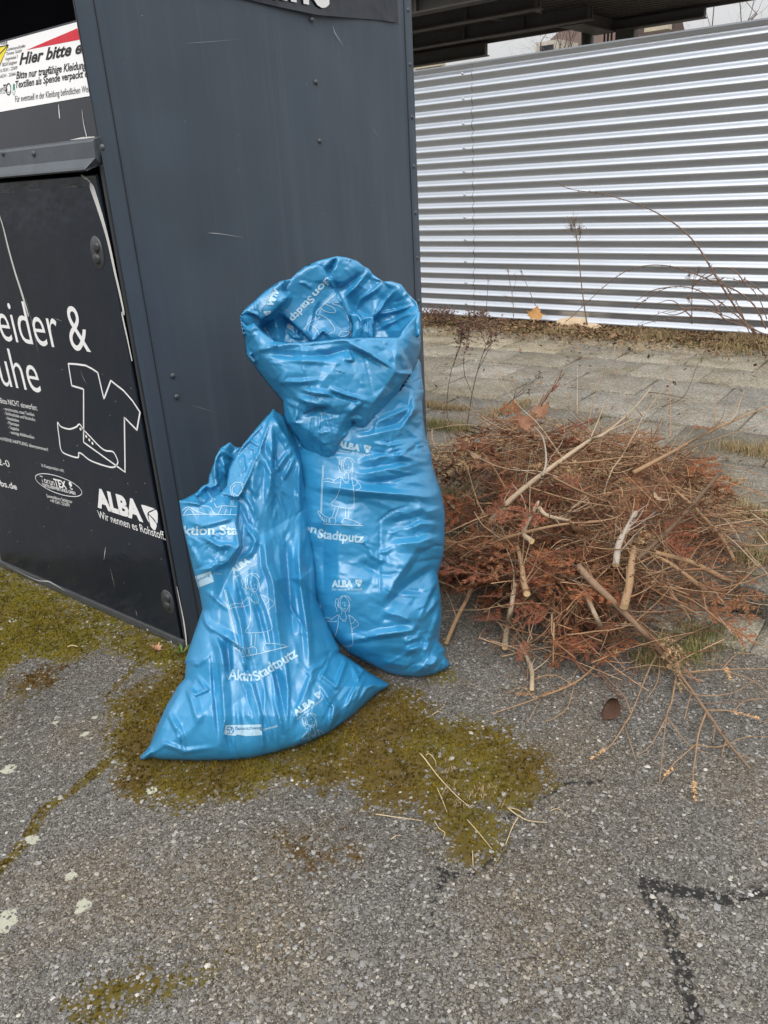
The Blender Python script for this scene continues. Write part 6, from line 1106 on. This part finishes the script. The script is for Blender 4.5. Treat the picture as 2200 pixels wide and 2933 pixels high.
    for i in range(110):
        x, y = [float(q[0]) for q in heap_xy(rs, 1)]
        if y < 2.2 and x < -1.1: continue
        k = i % 6; o = T[k] if k not in seen else copy_thing(T[k]); seen.add(k); zb = float(base_z(x, y)); o.location = (x, y, zb + max(float(heap_h(x, y))-zb, .02)*rs.uniform(.7, 1.02) + .004); o.rotation_euler = (rs.uniform(0, 6), float(np.clip(rs.normal(-.08, .25), -.9, .12)), rs.normal(.5, .9) + (math.pi if rs.random() < .4 else 0)); o.scale = (rs.uniform(.7, 1.3),)*3
    for i in range(46):                       # twigs sprawling out to the right over slabs and kerb
        k = i % 6; o = copy_thing(T[k]); t_ = rs.random(); x, y = -.95 + .55*t_ + rs.normal(0, .12), 2.35 + 1.15*t_ + rs.normal(0, .15); o.location = (x, y, float(base_z(x, y)) + rs.uniform(.02, .16)); o.rotation_euler = (rs.uniform(0, 6), float(rs.normal(.0, .18)), rs.normal(.35, .55)); o.scale = (rs.uniform(.8, 1.5),)*3
    # ---- the branches one can tell apart
    k = .0006329/.0008   # width notes below are in metres
    branch('long pale main branch rising diagonally across the top of the brushwood heap', h7((385, 800, 3), (460, 715, 4), (560, 625, 5), (700, 520, 6), (850, 415, 7), (930, 375, 8), (1050, 270, 10), (1135, 170, 13)), .0125, .003, B_PALE, True, twigs=[(h7((640, 575, 6), (655, 500, 8), (640, 400, 9), (600, 350, 10)), .005, .002, B_WHITE), (h7((700, 520, 6), (850, 510, 7), (1000, 490, 7), (1120, 485, 7)), .004, .0015, B_TAN), (h7((560, 620, 5), (760, 680, 5), (1000, 720, 5)), .004, .0015, B_TAN), (h7((850, 415, 7), (900, 300, 9), (920, 230, 10)), .003, .001), (h7((930, 375, 8), (1080, 300, 10), (1200, 235, 11)), .0035, .0012)])
    branch('thin straight branch leaning out to the ground beside the tall blue bag', np.concatenate([h7((385, 850, 2), (350, 960, 2), (310, 1100, 3)), g7((250, 1220, 4), (203, 1328, .5))]), .005, .0085, B_TAN, False, True)
    branch('brown cut branch with a round pale end among the rust brown fir twigs', h7((520, 880, 3), (545, 980, 6), (552, 1050, 9), (568, 1108, 13)), .007, .0115, B_TAN, False, True)
    branch('pale straight branch standing to the ground between fir twigs', np.concatenate([h7((515, 1060, 3), (495, 1180, 3)), g7((478, 1260, 3), (468, 1352, .6))]), .007, .0105, B_PALE, False, True)
    branch('short bent pale branch with an orange cut end at the front of the heap', np.concatenate([h7((540, 1340, 1)), g7((570, 1400, 2), (590, 1460, 1.2), (590, 1538, .8))]), .006, .0075, B_PALE, False, True)
    branch('whitish smooth branch, bent, cut off in the middle of the heap', h7((1060, 740, 4), (1028, 800, 6), (985, 880, 8), (970, 978, 9)), .008, .0112, B_WHITE, False, True)
    branch('thick brown branch with the largest round cut face of the heap', h7((1050, 900, 3), (1040, 980, 8), (1030, 1070, 12), (1007, 1168, 17)),   .010, .0138, B_TAN, False, True)
    branch('pale knotty branch slanting down to the asphalt at the front of the heap', np.concatenate([h7((840, 1120, 3), (885, 1220, 3)), g7((930, 1310, 2.5), (968, 1366, 1))]), .007, .0095, B_PALE, False, True)
    branch('broken short pale stub with a cream cut end near the top of the heap', h7((760, 775, 5), (690, 762, 5), (650, 748, 6), (624, 720, 7)), .005, .0085, B_PALE, False, True)
    branch('short pale stick below the long pale branch, cut end downward', h7((620, 690, 5), (590, 750, 6), (552, 830, 6), (590, 870, 6)), .006, .0095, B_PALE, False, True)
    branch('tan branch lying across the kerb with its end on the stained slab', h7((1150, 920, 4), (1300, 960, 4), (1480, 1050, 2)), .006, .0095, B_TAN, False, True)
    branch('tan branch ending in the dark gap in front of the kerb', h7((1140, 930, 3), (1230, 980, 3), (1372, 1090, 1)), .005, .0085, B_TAN, False, True)
    branch('grey brown branch reaching down to the slabs at the right edge of the heap', h7((1240, 640, 4), (1330, 720, 3), (1430, 830, 2), (1470, 890, 1), (1512, 965, 1)), .0045, .0075, B_TAN, False, True)
    branch('grey straight stick pointing up to the upper right from the heap', h7((1060, 960, 5), (1230, 800, 6), (1330, 690, 8), (1440, 562, 12)), .007, .0075, B_DARK, False, True, twigs=[(h7((1230, 800, 6), (1350, 740, 8), (1400, 660, 10), (1425, 600, 11)), .004, .0015, B_DARK)])
    branch('thin tan branch lying level across the front of the heap', h7((225, 985, 4), (440, 868, 6), (690, 800, 6), (900, 780, 6)), .0075, .003, B_TAN, True)
    branch('reddish bundle branch sweeping out to the right edge of the photo', h7((1050, 560, 4), (1200, 480, 6), (1400, 372, 10), (1560, 300, 14), (1720, 235, 18)), .008, .003, B_TAN, False, twigs=[(h7((1200, 480, 6), (1380, 420, 9), (1660, 330, 12)), .004, .001), (h7((1400, 372, 10), (1500, 280, 14), (1560, 180, 17)), .0035, .001), (h7((1300, 425, 8), (1440, 330, 12), (1478, 200, 16)), .003, .001, B_DARK)])
    for i, (P, lb) in enumerate([([(850, 320, 4), (870, 230, 8), (922, 68, 16)], 'upright tan twig with a knot at its top, highest above the heap'), ([(1218, 400, 4), (1216, 190, 9), (1214, 50, 15)], 'upright tan twig right of centre behind the heap'), ([(1180, 260, 4), (1280, 210, 8), (1345, 55, 14)], 'thin dark upright twig behind the heap'), ([(1420, 340, 5), (1420, 190, 11)], 'short upright twig at the right of the heap'), ([(795, 290, 4), (797, 70, 12)], 'very thin pale upright twig left of the highest twig'), ([(1445, 330, 6), (1500, 320, 8), (1553, 182, 14)], 'pale twig tilted outward at the upper right of the heap'), ([(1110, 195, 9), (1170, 200, 9), (1300, 225, 9)], 'short dark level twig above the back of the heap'), ([(690, 1240, 3), (688, 1330, 2), (686, 1428, .6)], 'thin straight twig standing on the asphalt at the front of the heap'), ([(680, 1200, 3), (690, 1310, 3), (790, 1400, 1.5)], 'thin twig hooked sideways at the front of the heap')]): branch(lb, h7(*P), .0035, .0016, [B_TAN, B_TAN, B_DARK, B_TAN, B_PALE, B_PALE, B_DARK, B_TAN, B_TAN][i], i == 0, False, 6, name='twig', cat='twig', group='single twigs of the heap')
    # ---- long bare branch across the asphalt, with opposite twigs
    tw = lambda *P, a=.0032, b=.0009, m=B_TAN: (g7(*P), a, b, m)
    twg = [tw((1160, 1375, 2), (1120, 1450, 3), (1040, 1650, 2), (1010, 1700, 2)), tw((1040, 1650, 2), (950, 1790, 1), (855, 1860, .5), a=.0025), tw((1040, 1650, 2), (1000, 1560, 3), (880, 1440, 2), a=.002), tw((1010, 1700, 2), (1060, 1860, .5), a=.0018), tw((1175, 1360, 3), (1280, 1300, 5), (1400, 1250, 6), (1510, 1205, 7), (1700, 1060, 8), a=.004, b=.0015, m=B_DARK), tw((1400, 1250, 6), (1440, 1190, 8), (1490, 1140, 9), a=.002), tw((1245, 1475, 2), (1222, 1600, 3), (1200, 1665, 2), (1168, 1960, .5)), tw((1200, 1665, 2), (1130, 1790, 1), (1065, 1840, .6), a=.002), tw((1200, 1665, 2), (1300, 1790, 1), (1390, 1830, .6), a=.002), tw((1265, 1465, 2), (1450, 1450, 4), (1720, 1445, 4)), tw((1450, 1450, 4), (1520, 1380, 5), (1600, 1380, 5), a=.0018), tw((1450, 1450, 4), (1590, 1500, 3), (1660, 1560, 2), a=.0018), tw((1380, 1640, 1.5), (1345, 1740, 2), (1330, 1850, 1.5), (1320, 1920, 1), (1330, 2050, .5)), tw((1330, 1790, 2), (1230, 1880, 1), (1175, 1965, .5), a=.002), tw((1330, 1790, 2), (1440, 1800, 1), (1560, 1755, 1), (1700, 1755, 1), a=.002), tw((1385, 1635, 1.5), (1500, 1640, 2), (1680, 1700, 1)), tw((1500, 1640, 2), (1560, 1590, 2), (1650, 1580, 2), a=.0018), tw((1470, 1765, 1), (1460, 1800, 1), (1450, 1840, .6), a=.0018), tw((1170, 1370, 2), (1160, 1500, 3), (1100, 1600, 2), a=.002), tw((1250, 1480, 2), (1320, 1560, 3), (1480, 1560, 3), (1600, 1500, 3), a=.002), tw((1310, 1560, 2), (1290, 1640, 2), (1280, 1680, 1), a=.0018), tw((1420, 1700, 1.5), (1410, 1780, 1), a=.0018), tw((1520, 1830, 1), (1600, 1860, 1), a=.0015)]
    def ndl(): return needle_obj([tuple(g7((1325, 1950, 1), (1330, 2045, 1))), tuple(g7((930, 1800, 1), (860, 1855, 1))), tuple(g7((1230, 1885, 1), (1195, 1930, 1))), tuple(g7((1470, 1440, 4), (1490, 1500, 4))), tuple(g7((1600, 1180, 8), (1680, 1110, 8))), tuple(g7((1500, 1640, 2), (1620, 1670, 1)))], col=(.50, .32, .14), ln=.012, seed=9, frac=.8)
    branch('long bare branch stretched over the asphalt to the lower right, with paired twigs', np.concatenate([h7((800, 985, 7), (870, 1060, 10), (950, 1135, 11), (1030, 1215, 10), (1100, 1290, 7)), g7((1135, 1330, 5), (1168, 1368, 3), (1258, 1470, 2.2), (1380, 1640, 1.6), (1470, 1770, 1.2), (1580, 1900, .8))]), .0125, .0028, B_MID, False, twigs=twg, needles=ndl, group=None)
    twg = [tw((780, 1528, 2), (752, 1620, 1), (690, 1670, .6), (630, 1690, .5), a=.002), tw((770, 1515, 2), (690, 1475, 2), (600, 1495, 1), (510, 1580, .6), a=.002), tw((640, 1560, 1), (570, 1690, .5), a=.0015), tw((600, 1580, 1), (545, 1530, 1), (470, 1560, .6), a=.0015)]
    branch('thin fir branch with few needles reaching left over the asphalt before the heap', np.concatenate([h7((1015, 1235, 4)), g7((960, 1330, 5), (890, 1420, 3), (780, 1512, 2), (600, 1585, 1), (408, 1652, .5))]), .0045, .0015, B_TAN, False, twigs=twg, needles=lambda: needle_obj([tuple(g7((790, 1508, 2), (640, 1565, 1.2))), tuple(g7((690, 1478, 2), (620, 1490, 1.3))), tuple(g7((600, 1560, 1), (500, 1560, 1)))], ln=.013, frac=.6, col=(.30, .14, .06)), group=None)
heap()
# ================================================================== LEAVES
MAPLE = [(0, -.55), (.06, -.12), (.34, -.30), (.30, -.12), (.62, -.10), (.48, .06), (.78, .26), (.46, .26), (.40, .40), (.28, .34), (.34, .62), (.20, .58), (0, .95), (-.20, .58), (-.34, .62), (-.28, .34), (-.40, .40), (-.46, .26), (-.78, .26), (-.48, .06), (-.62, -.10), (-.30, -.12), (-.34, -.30), (-.06, -.12)]
OVAL = [(0, -.6), (.12, -.4), (.36, -.2), (.46, .1), (.36, .42), (.16, .7), (0, .9), (-.16, .7), (-.36, .42), (-.46, .1), (-.36, -.2), (-.12, -.4)]
def leaf(label, p, size, col, shape=MAPLE, rot=(0, 0, 0), curl=.6, fold=.4, seed=1, name='dead_leaf', group='fallen dead leaves', cat='leaf'):
    O = resample(shape, .07); lo, hi = O.min(0), O.max(0); g = np.stack(np.meshgrid(np.arange(lo[0], hi[0], .09), np.arange(lo[1], hi[1], .09)), -1).reshape(-1, 2); ol = [tuple(q) for q in O]; de, _ = seg_dist(g[:, 0], g[:, 1], ol + [ol[0]]); g = g[inside(g[:, 0], g[:, 1], ol) & (de > .04)]
    v, f = cdt(np.concatenate([O, g])); T = np.array([t for t in f]); c = v[T].mean(1); T = T[inside(c[:, 0], c[:, 1], ol)]
    x, y = v[:, 0], v[:, 1]; z = curl*(x*x*.9 + .45*(y-.1)**2) + fold*np.abs(x)*.35 + .10*(fbm(x, y, 2.4, seed)-.5) - .03*np.exp(-(x/.04)**2); X = np.stack([x*(1-.25*curl*np.abs(x)), y*(1-.2*curl*np.abs(y)), z], -1)*size
    M = Matrix.Rotation(rot[2], 3, 'Z') @ Matrix.Rotation(rot[1], 3, 'Y') @ Matrix.Rotation(rot[0], 3, 'X'); X = X @ np.array(M).T; X[:, 2] -= X[:, 2].min()
    nm = 'leaf_%02x%02x' % (int(col[0]*255), int(col[1]*255)); m = bpy.data.materials.get(nm) or simple(nm, col, .7, 0, .45, 45, .5, 120); root = thing(name, label, cat, p, group); b = np_mesh('blade', X, T, m, root, smooth=True); s = MB(); q = np.array([0, -.5, 0])*size @ np.array(M).T; e = np.array([.1, -1.0, .15])*size @ np.array(M).T; s.tube([(0, 0, size*.06), tuple(q + [0, 0, size*.1]), tuple(e + [0, 0, size*.12])], [size*.018, size*.015, size*.012], 5); s.build('stalk', m, root); return root
H = lambda x, y, l=.0: on_heap(*z7(x, y), l); G = lambda x, y: on_z(x, y, .004)
leaf('pinkish tan leaf lying on moss by the corner of the container', G(452, 1868), .045, (.50, .27, .16), MAPLE, (.5, .3, 2.2), .5, .6, 2)
leaf('dark brown leaf rolled up on the asphalt under the bare branch', G(*z7(918, 1640)), .075, (.085, .042, .026), OVAL, (1.0, .6, .5), 2.2, 1.6, 3)
leaf('large brown maple leaf on top of the heap, its points standing up', H(635, 330, .03), .085, (.30, .15, .085), MAPLE, (.9, .1, -.5), .5, .5, 4)
leaf('large brown maple leaf hanging over the top left of the heap', H(570, 365, .02), .075, (.26, .125, .07), MAPLE, (.8, -.5, 1.3), .8, .5, 5)
leaf('pale torn maple leaf caught at the right of the heap', H(1140, 690, .025), .075, (.33, .225, .14), MAPLE, (-.35, .75, .2), .9, .9, 6)
leaf('tan leaf tucked among twigs in the middle of the heap', H(790, 850, .03), .075, (.34, .20, .11), MAPLE, (.7, -.2, 2.8), .7, .5, 7)
leaf('small tan leaf at the left rear of the heap', H(330, 495, .02), .045, (.40, .26, .16), MAPLE, (.5, .3, .8), .6, .5, 8)
leaf('golden brown leaf standing against the foot of the silver fence', on_z(1155*D, 697*D, .15), .13, (.42, .22, .07), MAPLE, (1.0, .2, .4), .5, .5, 9)
leaf('small brown leaf at the left edge of the heap beside the tall bag', H(225, 720, .02), .04, (.30, .19, .12), OVAL, (.5, .4, 1.5), .8, .5, 10)
for i, (x, y, l) in enumerate([(1240, 703, 'pale sand coloured stone lying at the foot of the fence below the tall stalk'), (1278, 709, 'smaller pale stone to the right of the sand coloured stone by the fence')]):
    p = on_z(x*D, y*D, .125); bm = bmesh.new(); bmesh.ops.create_icosphere(bm, subdivisions=3, radius=1); s_ = [(.17, .09, .075), (.09, .06, .045)][i]
    for v in bm.verts: q = v.co.copy(); k_ = 1 + .35*(mnoise.noise(q*1.6 + Vector((i*5, 0, 0)))) ; v.co = Vector((q.x*s_[0]*k_, q.y*s_[1]*k_, max(q.z, -.3)*s_[2]*k_))
    me = bpy.data.meshes.new('stone'); bm.to_mesh(me); bm.free(); o = link_mesh('stone', me, simple('sand_stone', (.55, .42, .28), .9, 0, .2, 12, .4, 40), None, True); o.location = tuple(p); tag(o, l, 'stone', 'pale stones by the fence')
def stake():
    p = on_z(1632*D, 722*D, .13); r = thing('wooden_stake', 'pale pointed wooden stake standing at the fence foot by the bramble', 'stake', p); b = MB(); w_ = .035; h = .19
    b.v = [(-w_, -.012, 0), (w_, -.012, 0), (w_*.9, -.012, h*.55), (.004, -.012, h), (-w_*.5, -.012, h*.7), (-w_, .012, 0), (w_, .012, 0), (w_*.9, .012, h*.55), (.004, .012, h), (-w_*.5, .012, h*.7)]; b.f = [(0, 1, 2, 3, 4), (9, 8, 7, 6, 5)] + [(i, i+5, (i+1) % 5+5, (i+1) % 5) for i in range(5)]; b.m = [0]*len(b.f); b.build('board', simple('split_wood', (.62, .43, .24), .8, 0, .2, 25), r)
stake()
# ================================================================== DRY PLANTS
z4 = lambda x, y: (1100 + x*.663, y*.663)
CANE = bark('cane_bark', (.12, .075, .058), (.23, .155, .115)); STALK = bark('stalk_bark', (.12, .085, .06), (.24, .18, .13))
def cane(label, pts, Y, r0=.009, r1=.002, thorns=40, seed=1, side=()):
    P = smooth2([on_y(*z4(*p[:2]), Y + (p[2] if len(p) > 2 else 0)) for p in pts], 8); root = thing('bramble_cane', label, 'bramble', P[0], 'bramble canes by the fence'); n = len(P); m = MB(); m.tube(P, np.linspace(r0*.72, r1*.7, n), 7); st = m.build('stem', CANE, smooth=True); rs = np.random.default_rng(seed); m = MB()
    for _ in range(thorns):
        i = rs.integers(1, n-1); d = _unit(rs.normal(0, 1, 3)); m.tube([P[i], P[i] + d*.012, P[i]+d*.026], [.004, .0025, .0004], 4)
    th = m.build('thorns', CANE); parts = [st, th]
    for sp in side: Q = smooth2([on_y(*z4(*p), Y) for p in sp], 5); m = MB(); m.tube(Q, np.linspace(.006, .002, len(Q)), 5); parts.append(m.build('side_shoot', CANE, smooth=True))
    adopt(root, *parts)
cane('tall bramble cane arching high to the left across the silver fence', [(1600, 1440), (1520, 1330), (1440, 1205), (1390, 1120), (1345, 1050), (1280, 985), (1215, 940), (1150, 905), (1085, 878), (1010, 855), (940, 835), (850, 825), (790, 812), (740, 788)], 6.78, .011, .003, 60, 1)
cane('bramble cane bowing in a low arch down to the left of the fence foot', [(1650, 1420), (1600, 1320), (1520, 1255), (1440, 1225), (1360, 1190), (1260, 1155), (1160, 1145), (1060, 1165), (980, 1215), (900, 1285), (830, 1350), (780, 1395)], 6.72, .009, .003, 44, 2)
cane('flat bramble cane curving low from the right over the fence foot', [(1610, 1440), (1520, 1360), (1430, 1290), (1330, 1245), (1240, 1240), (1170, 1270), (1110, 1310), (1080, 1335)], 6.66, .008, .0025, 36, 3, [[(1330, 1245), (1380, 1190), (1440, 1160)], [(1240, 1240), (1160, 1255), (1090, 1300)]])
cane('short bramble cane looping at the far right by the stake', [(1660, 1290), (1600, 1235), (1555, 1208), (1510, 1240), (1480, 1290), (1440, 1330)], 6.6, .006, .002, 20, 4)
cane('tangled bramble runner lying along the ground by the fence foot', [(1640, 1440), (1480, 1385), (1330, 1370), (1180, 1385), (1060, 1420)], 6.55, .007, .0025, 30, 5, [[(1480, 1385), (1420, 1340), (1340, 1330), (1230, 1350)], [(1330, 1370), (1250, 1300), (1180, 1310)]])
for sd_, pts, Y in [(6, [(1640, 1445), (1560, 1400), (1460, 1360), (1330, 1330), (1200, 1350), (1100, 1400)], 6.5), (7, [(1655, 1380), (1620, 1290), (1560, 1225), (1470, 1200), (1380, 1215)], 6.55), (8, [(1580, 1440), (1540, 1340), (1500, 1270), (1430, 1180), (1400, 1130)], 6.7)]:
    cane({6: 'thin bramble cane lying low over the litter in front of the other canes', 7: 'thin bramble cane rising from behind the stake and bending left', 8: 'straight young bramble shoot beside the tall arching cane'}[sd_], pts, Y, .006, .0018, 20, sd_, [[pts[2], (pts[2][0]-50, pts[2][1]-60), (pts[2][0]-120, pts[2][1]-70)], [pts[3], (pts[3][0]-70, pts[3][1]+30), (pts[3][0]-130, pts[3][1]+20)]])
def weed(label, stem, Y, tips, r=.005, seeds=60, spread=.05, seed=1, mat=None, scol=(.16, .11, .08), sz=.006):
    rs = np.random.default_rng(seed); mat = mat or STALK; P = smooth2([on_y(*p, Y) for p in stem], 5); root = thing('dry_weed', label, 'weed', P[0], 'dead weeds on the pavement'); m = MB(); m.tube(P, np.linspace(r, r*.35, len(P)), 6); parts = [m.build('stem', mat, smooth=True)]
    for tp in tips:
        Q = smooth2([on_y(*p, Y + rs.normal(0, .03)*(i > 0)) for i, p in enumerate(tp)], 5) if len(tp) > 1 else np.array([on_y(*tp[0], Y)]*2)
        if len(tp) > 1: m = MB(); m.tube(Q, np.linspace(r*.6, r*.2, len(Q)), 4); parts.append(m.build('side_stem', mat, smooth=True))
        V = []; L = len(Q); m = MB()
        for _ in range(seeds):
            c = Q[rs.integers(int(L*.55), L)]; d = _unit(rs.normal(0, 1, 3) + [0, 0, .6]); e = c + d*spread*rs.uniform(.2, 1); m.tube([c, (c+e)/2 + rs.normal(0, .003, 3), e], [.0012, .0009, .0006], 3, False); s_ = sz*rs.uniform(.6, 1.3); a = _unit(np.cross(d, rs.normal(0, 1, 3)))*s_*.5; m.mesh([e-a, e+d*s_*.3+a*.2, e + d*s_, e+a, e - np.cross(a, d)*.6], [(0, 1, 2), (0, 2, 4), (3, 2, 1), (3, 4, 2)])
        parts.append(m.build('seed_head', simple('seed_%d' % int(scol[0]*1000), scol, .9) if 'seed_%d' % int(scol[0]*1000) not in bpy.data.materials else bpy.data.materials['seed_%d' % int(scol[0]*1000)]))
    adopt(root, *parts)
q4 = lambda *P: [z4(*p) for p in P]
weed('tall dry stalk with a feathery seed head standing before the fence', q4((878, 1405), (862, 1300), (850, 1200), (840, 1090), (828, 1000), (820, 940)), 6.74, [q4((838, 1060), (828, 1000), (818, 945)), q4((838, 1050), (848, 1020), (845, 990)), q4((832, 1030), (812, 1000), (808, 970))], .007, 60, .07, 1, sz=.009)
weed('thin leaning dry weed with a tiny head, left of the tall stalk', q4((655, 1320), (625, 1250), (600, 1190), (590, 1165)), 6.75, [q4((610, 1215), (600, 1190), (590, 1165))], .004, 24, .03, 2)
weed('pale thin weed with branched head in front of the fence left of the leaning weed', q4((560, 1370), (556, 1290), (540, 1200), (528, 1145)), 6.75, [q4((545, 1230), (538, 1180), (528, 1150)), q4((552, 1270), (570, 1210), (562, 1185)), q4((556, 1310), (530, 1290), (524, 1280))], .004, 20, .03, 3)
weed('faint grey weed nearest the sheet seam of the fence', q4((440, 1370), (445, 1290), (450, 1210), (455, 1190)), 6.75, [q4((446, 1260), (450, 1220), (445, 1195))], .0035, 20, .03, 4)
weed('small bushy seed plant among the bramble canes', q4((1330, 1400), (1330, 1300), (1335, 1220), (1350, 1160)), 6.62, [q4((1334, 1250), (1320, 1200), (1320, 1185)), q4((1334, 1230), (1350, 1190), (1360, 1165)), q4((1332, 1330), (1320, 1300), (1310, 1290))], .005, 44, .05, 5)
N = lambda *P: [(x*D, y*D) for x, y in P]
yb = on_z(990*D, 942*D, PAVE_Z)[1]
weed('forked dead weed with brown seed clusters growing between tall bag and heap', N((1005, 945), (1012, 900), (1020, 850), (1032, 800), (1050, 745), (1062, 715)), yb, [N((1020, 850), (1004, 810), (1002, 770), (1010, 735), (1014, 712)), N((1032, 800), (1048, 770), (1060, 735), (1058, 705)), N((1014, 735), (1000, 720), (996, 700)), N((1045, 760), (1070, 730), (1074, 700)), N((1050, 745), (1040, 720), (1036, 705))], .0042, 46, .05, 6, CANE, (.15, .085, .06), .013)
weed('bent dead weed stem leaning left beside the tall blue bag', N((985, 940), (968, 905), (966, 860), (975, 800), (992, 755), (998, 715)), yb, [N((985, 770), (994, 745), (1000, 712)), N((980, 790), (990, 750), (1012, 705))], .0032, 44, .045, 7, CANE, (.15, .085, .06), .012)
weed('low dry weed with dark buds left of the big maple leaves', N((1040, 945), (1070, 905), (1100, 870), (1130, 840), (1165, 812)), yb-.05, [N((1100, 870), (1140, 838), (1170, 805)), N((1110, 862), (1130, 850), (1146, 848))], .003, 12, .025, 8, CANE, (.10, .075, .06), .010)
for i, (x, y, lb) in enumerate([(960, 690, 'curled brown dead weed at the fence foot, nearest the container'), (1030, 692, 'curled brown dead weed at the fence foot below the sheet seam'), (930, 690, 'low dark dead weed right beside the container edge at the fence')]):
    pz = on_z(x*D, (y+10)*D, PAVE_Z+.02); Yw = pz[1]; weed(lb, N((x, y+8), (x+2, y-4), (x+6, y-14)), Yw, [N((x, y+6), (x-14, y-6), (x-18, y-12)), N((x, y+6), (x+12, y-8), (x+20, y-4)), N((x+2, y), (x+4, y-10), (x+10, y-16)), N((x, y+6), (x-6, y-4), (x-4, y-12))], .004, 50, .07, 20+i, CANE, (.15, .085, .06), .018)
# ---- stray straws on the asphalt, each where it lies
zs = lambda x, y: (1000 + x*.42194, 1900 + y*.42194)
STRAW = bark('straw', (.42, .31, .17), (.62, .50, .32))
for i, (P, lb, r) in enumerate([([(480, 610), (520, 655), (560, 710), (620, 785), (730, 900), (815, 972)], 'long kinked straw lying over the moss in front of the bags', .0022), ([(180, 1024), (330, 1045), (495, 1068)], 'straight straw at the lower left of the moss patch', .0016), ([(1150, 1040), (1110, 1110), (1062, 1230)], 'straw lying crosswise right of the moss patch', .0018), ([(1075, 980), (1150, 1035), (1230, 1070), (1345, 1080)], 'long pale straw right of the moss patch', .0018), ([(800, 1060), (880, 1150), (970, 1260)], 'thin straw slanting across the lower tip of the moss', .0014), ([(595, 840), (630, 920), (665, 1010)], 'thin straw under the long kinked straw', .0014), ([(580, 1070), (610, 1120), (650, 1150), (640, 1190)], 'small crooked straw below the long kinked straw', .0014), ([(838, 1270), (842, 1380)], 'short upright looking straw below the moss tip', .0016), ([(285, 1195), (355, 1170)], 'short pale straw on bare asphalt left of the moss tip', .0016), ([(1080, 980), (1200, 1028)], 'second pale straw beside the long pale straw', .0015), ([(520, 625), (545, 615), (585, 660), (590, 700)], 'curled grass end beside the long kinked straw', .0014), ([(565, 350), (625, 330)], 'tiny straw on the moss close to the tall bag', .0014), ([(1370, 1000), (1445, 998)], 'tiny pale straw at the right end of the moss', .0014)]):
    Q = [on_z(*zs(*p), .006 + .004*(k % 2)) for k, p in enumerate(P)]; branch(lb, np.array(Q), r, r*.5, STRAW, False, False, 5, 4, 'straw', 'straws lying on the asphalt', cat='straw')
for i, (P, lb) in enumerate([([(190, 895), (222, 897)], 'short straw on the moss beside the container front'), ([(800, 1390), (822, 1395), (850, 1402)], 'x')][:1]):
    Q = [on_z(x/2.9625*3.0 if False else 0 + (575 if k == 0 else 662)/2.9625, 1550 + 896/2.9625, .01) for k, (x, y) in enumerate(P)]; branch(lb, np.array(Q), .0022, .0018, STRAW, False, False, 5, 4, 'straw', 'straws lying on the asphalt', cat='straw')
def more_grass():
    P, Hh, DR = [], [], []
    def clump(px, py, n, rad, h, dry):
        c = on_heap(px, py, 0)
        for _ in range(n): q = rng.normal(0, rad, 2); x, y = c[0]+q[0], c[1]+q[1]; P.append((x, y, float(base_z(x, y)) + .001)); Hh.append(h*rng.uniform(.5, 1.3)); DR.append(dry)
    for x, y, n, rad, h, dry in [(1290, 1230, 34, .045, .06, .5), (1360, 1150, 34, .05, .065, .45), (1230, 1260, 30, .04, .06, .45), (1150, 1210, 24, .04, .05, .5), (1420, 1200, 20, .04, .05, .4), (1540, 740, 26, .02, .05, .9), (1620, 960, 24, .03, .05, .8), (1590, 1010, 14, .03, .04, .7), (170, 470, 60, .05, .07, .25), (200, 560, 30, .04, .06, .4), (1650, 860, 16, .03, .05, .7), (1640, 470, 40, .04, .06, .95), (1560, 470, 26, .04, .045, .95), (260, 400, 30, .05, .06, .5)]: clump(*z7(x, y), n, rad, h, dry)
    # wisps of dead grass on the moss
    for x, y, n in [(700, 800, 4), (870, 880, 6), (930, 960, 4), (150, 560, 3), (760, 760, 3)]:
        c = on_z(*zs(x, y), 0)
        for _ in range(n): q = rng.normal(0, .035, 2); P.append((c[0]+q[0], c[1]+q[1], .004)); Hh.append(.016); DR.append(.95)
    grass('grass_tufts', np.array(P), np.array(Hh), 1.6, .0010, np.array(DR), 7, .5)
more_grass()
def seedling():
    p = on_z(522, 1872, .003); r = thing('seedling', 'tiny green plant sprouting at the foot of the container corner', 'plant', p); gm = simple('fresh_leaf', (.07, .14, .02), .6)
    for k in range(5):
        a = k*1.3; m = MB(); d = np.array([math.cos(a), math.sin(a), .9]); s_ = np.array([-math.sin(a), math.cos(a), 0])*.006; m.mesh([(0, 0, 0), d*.018+s_, d*.034*[1, 1, .8], d*.018-s_], [(0, 1, 2), (0, 2, 3)]); m.build('leaf', gm, r)
seedling()
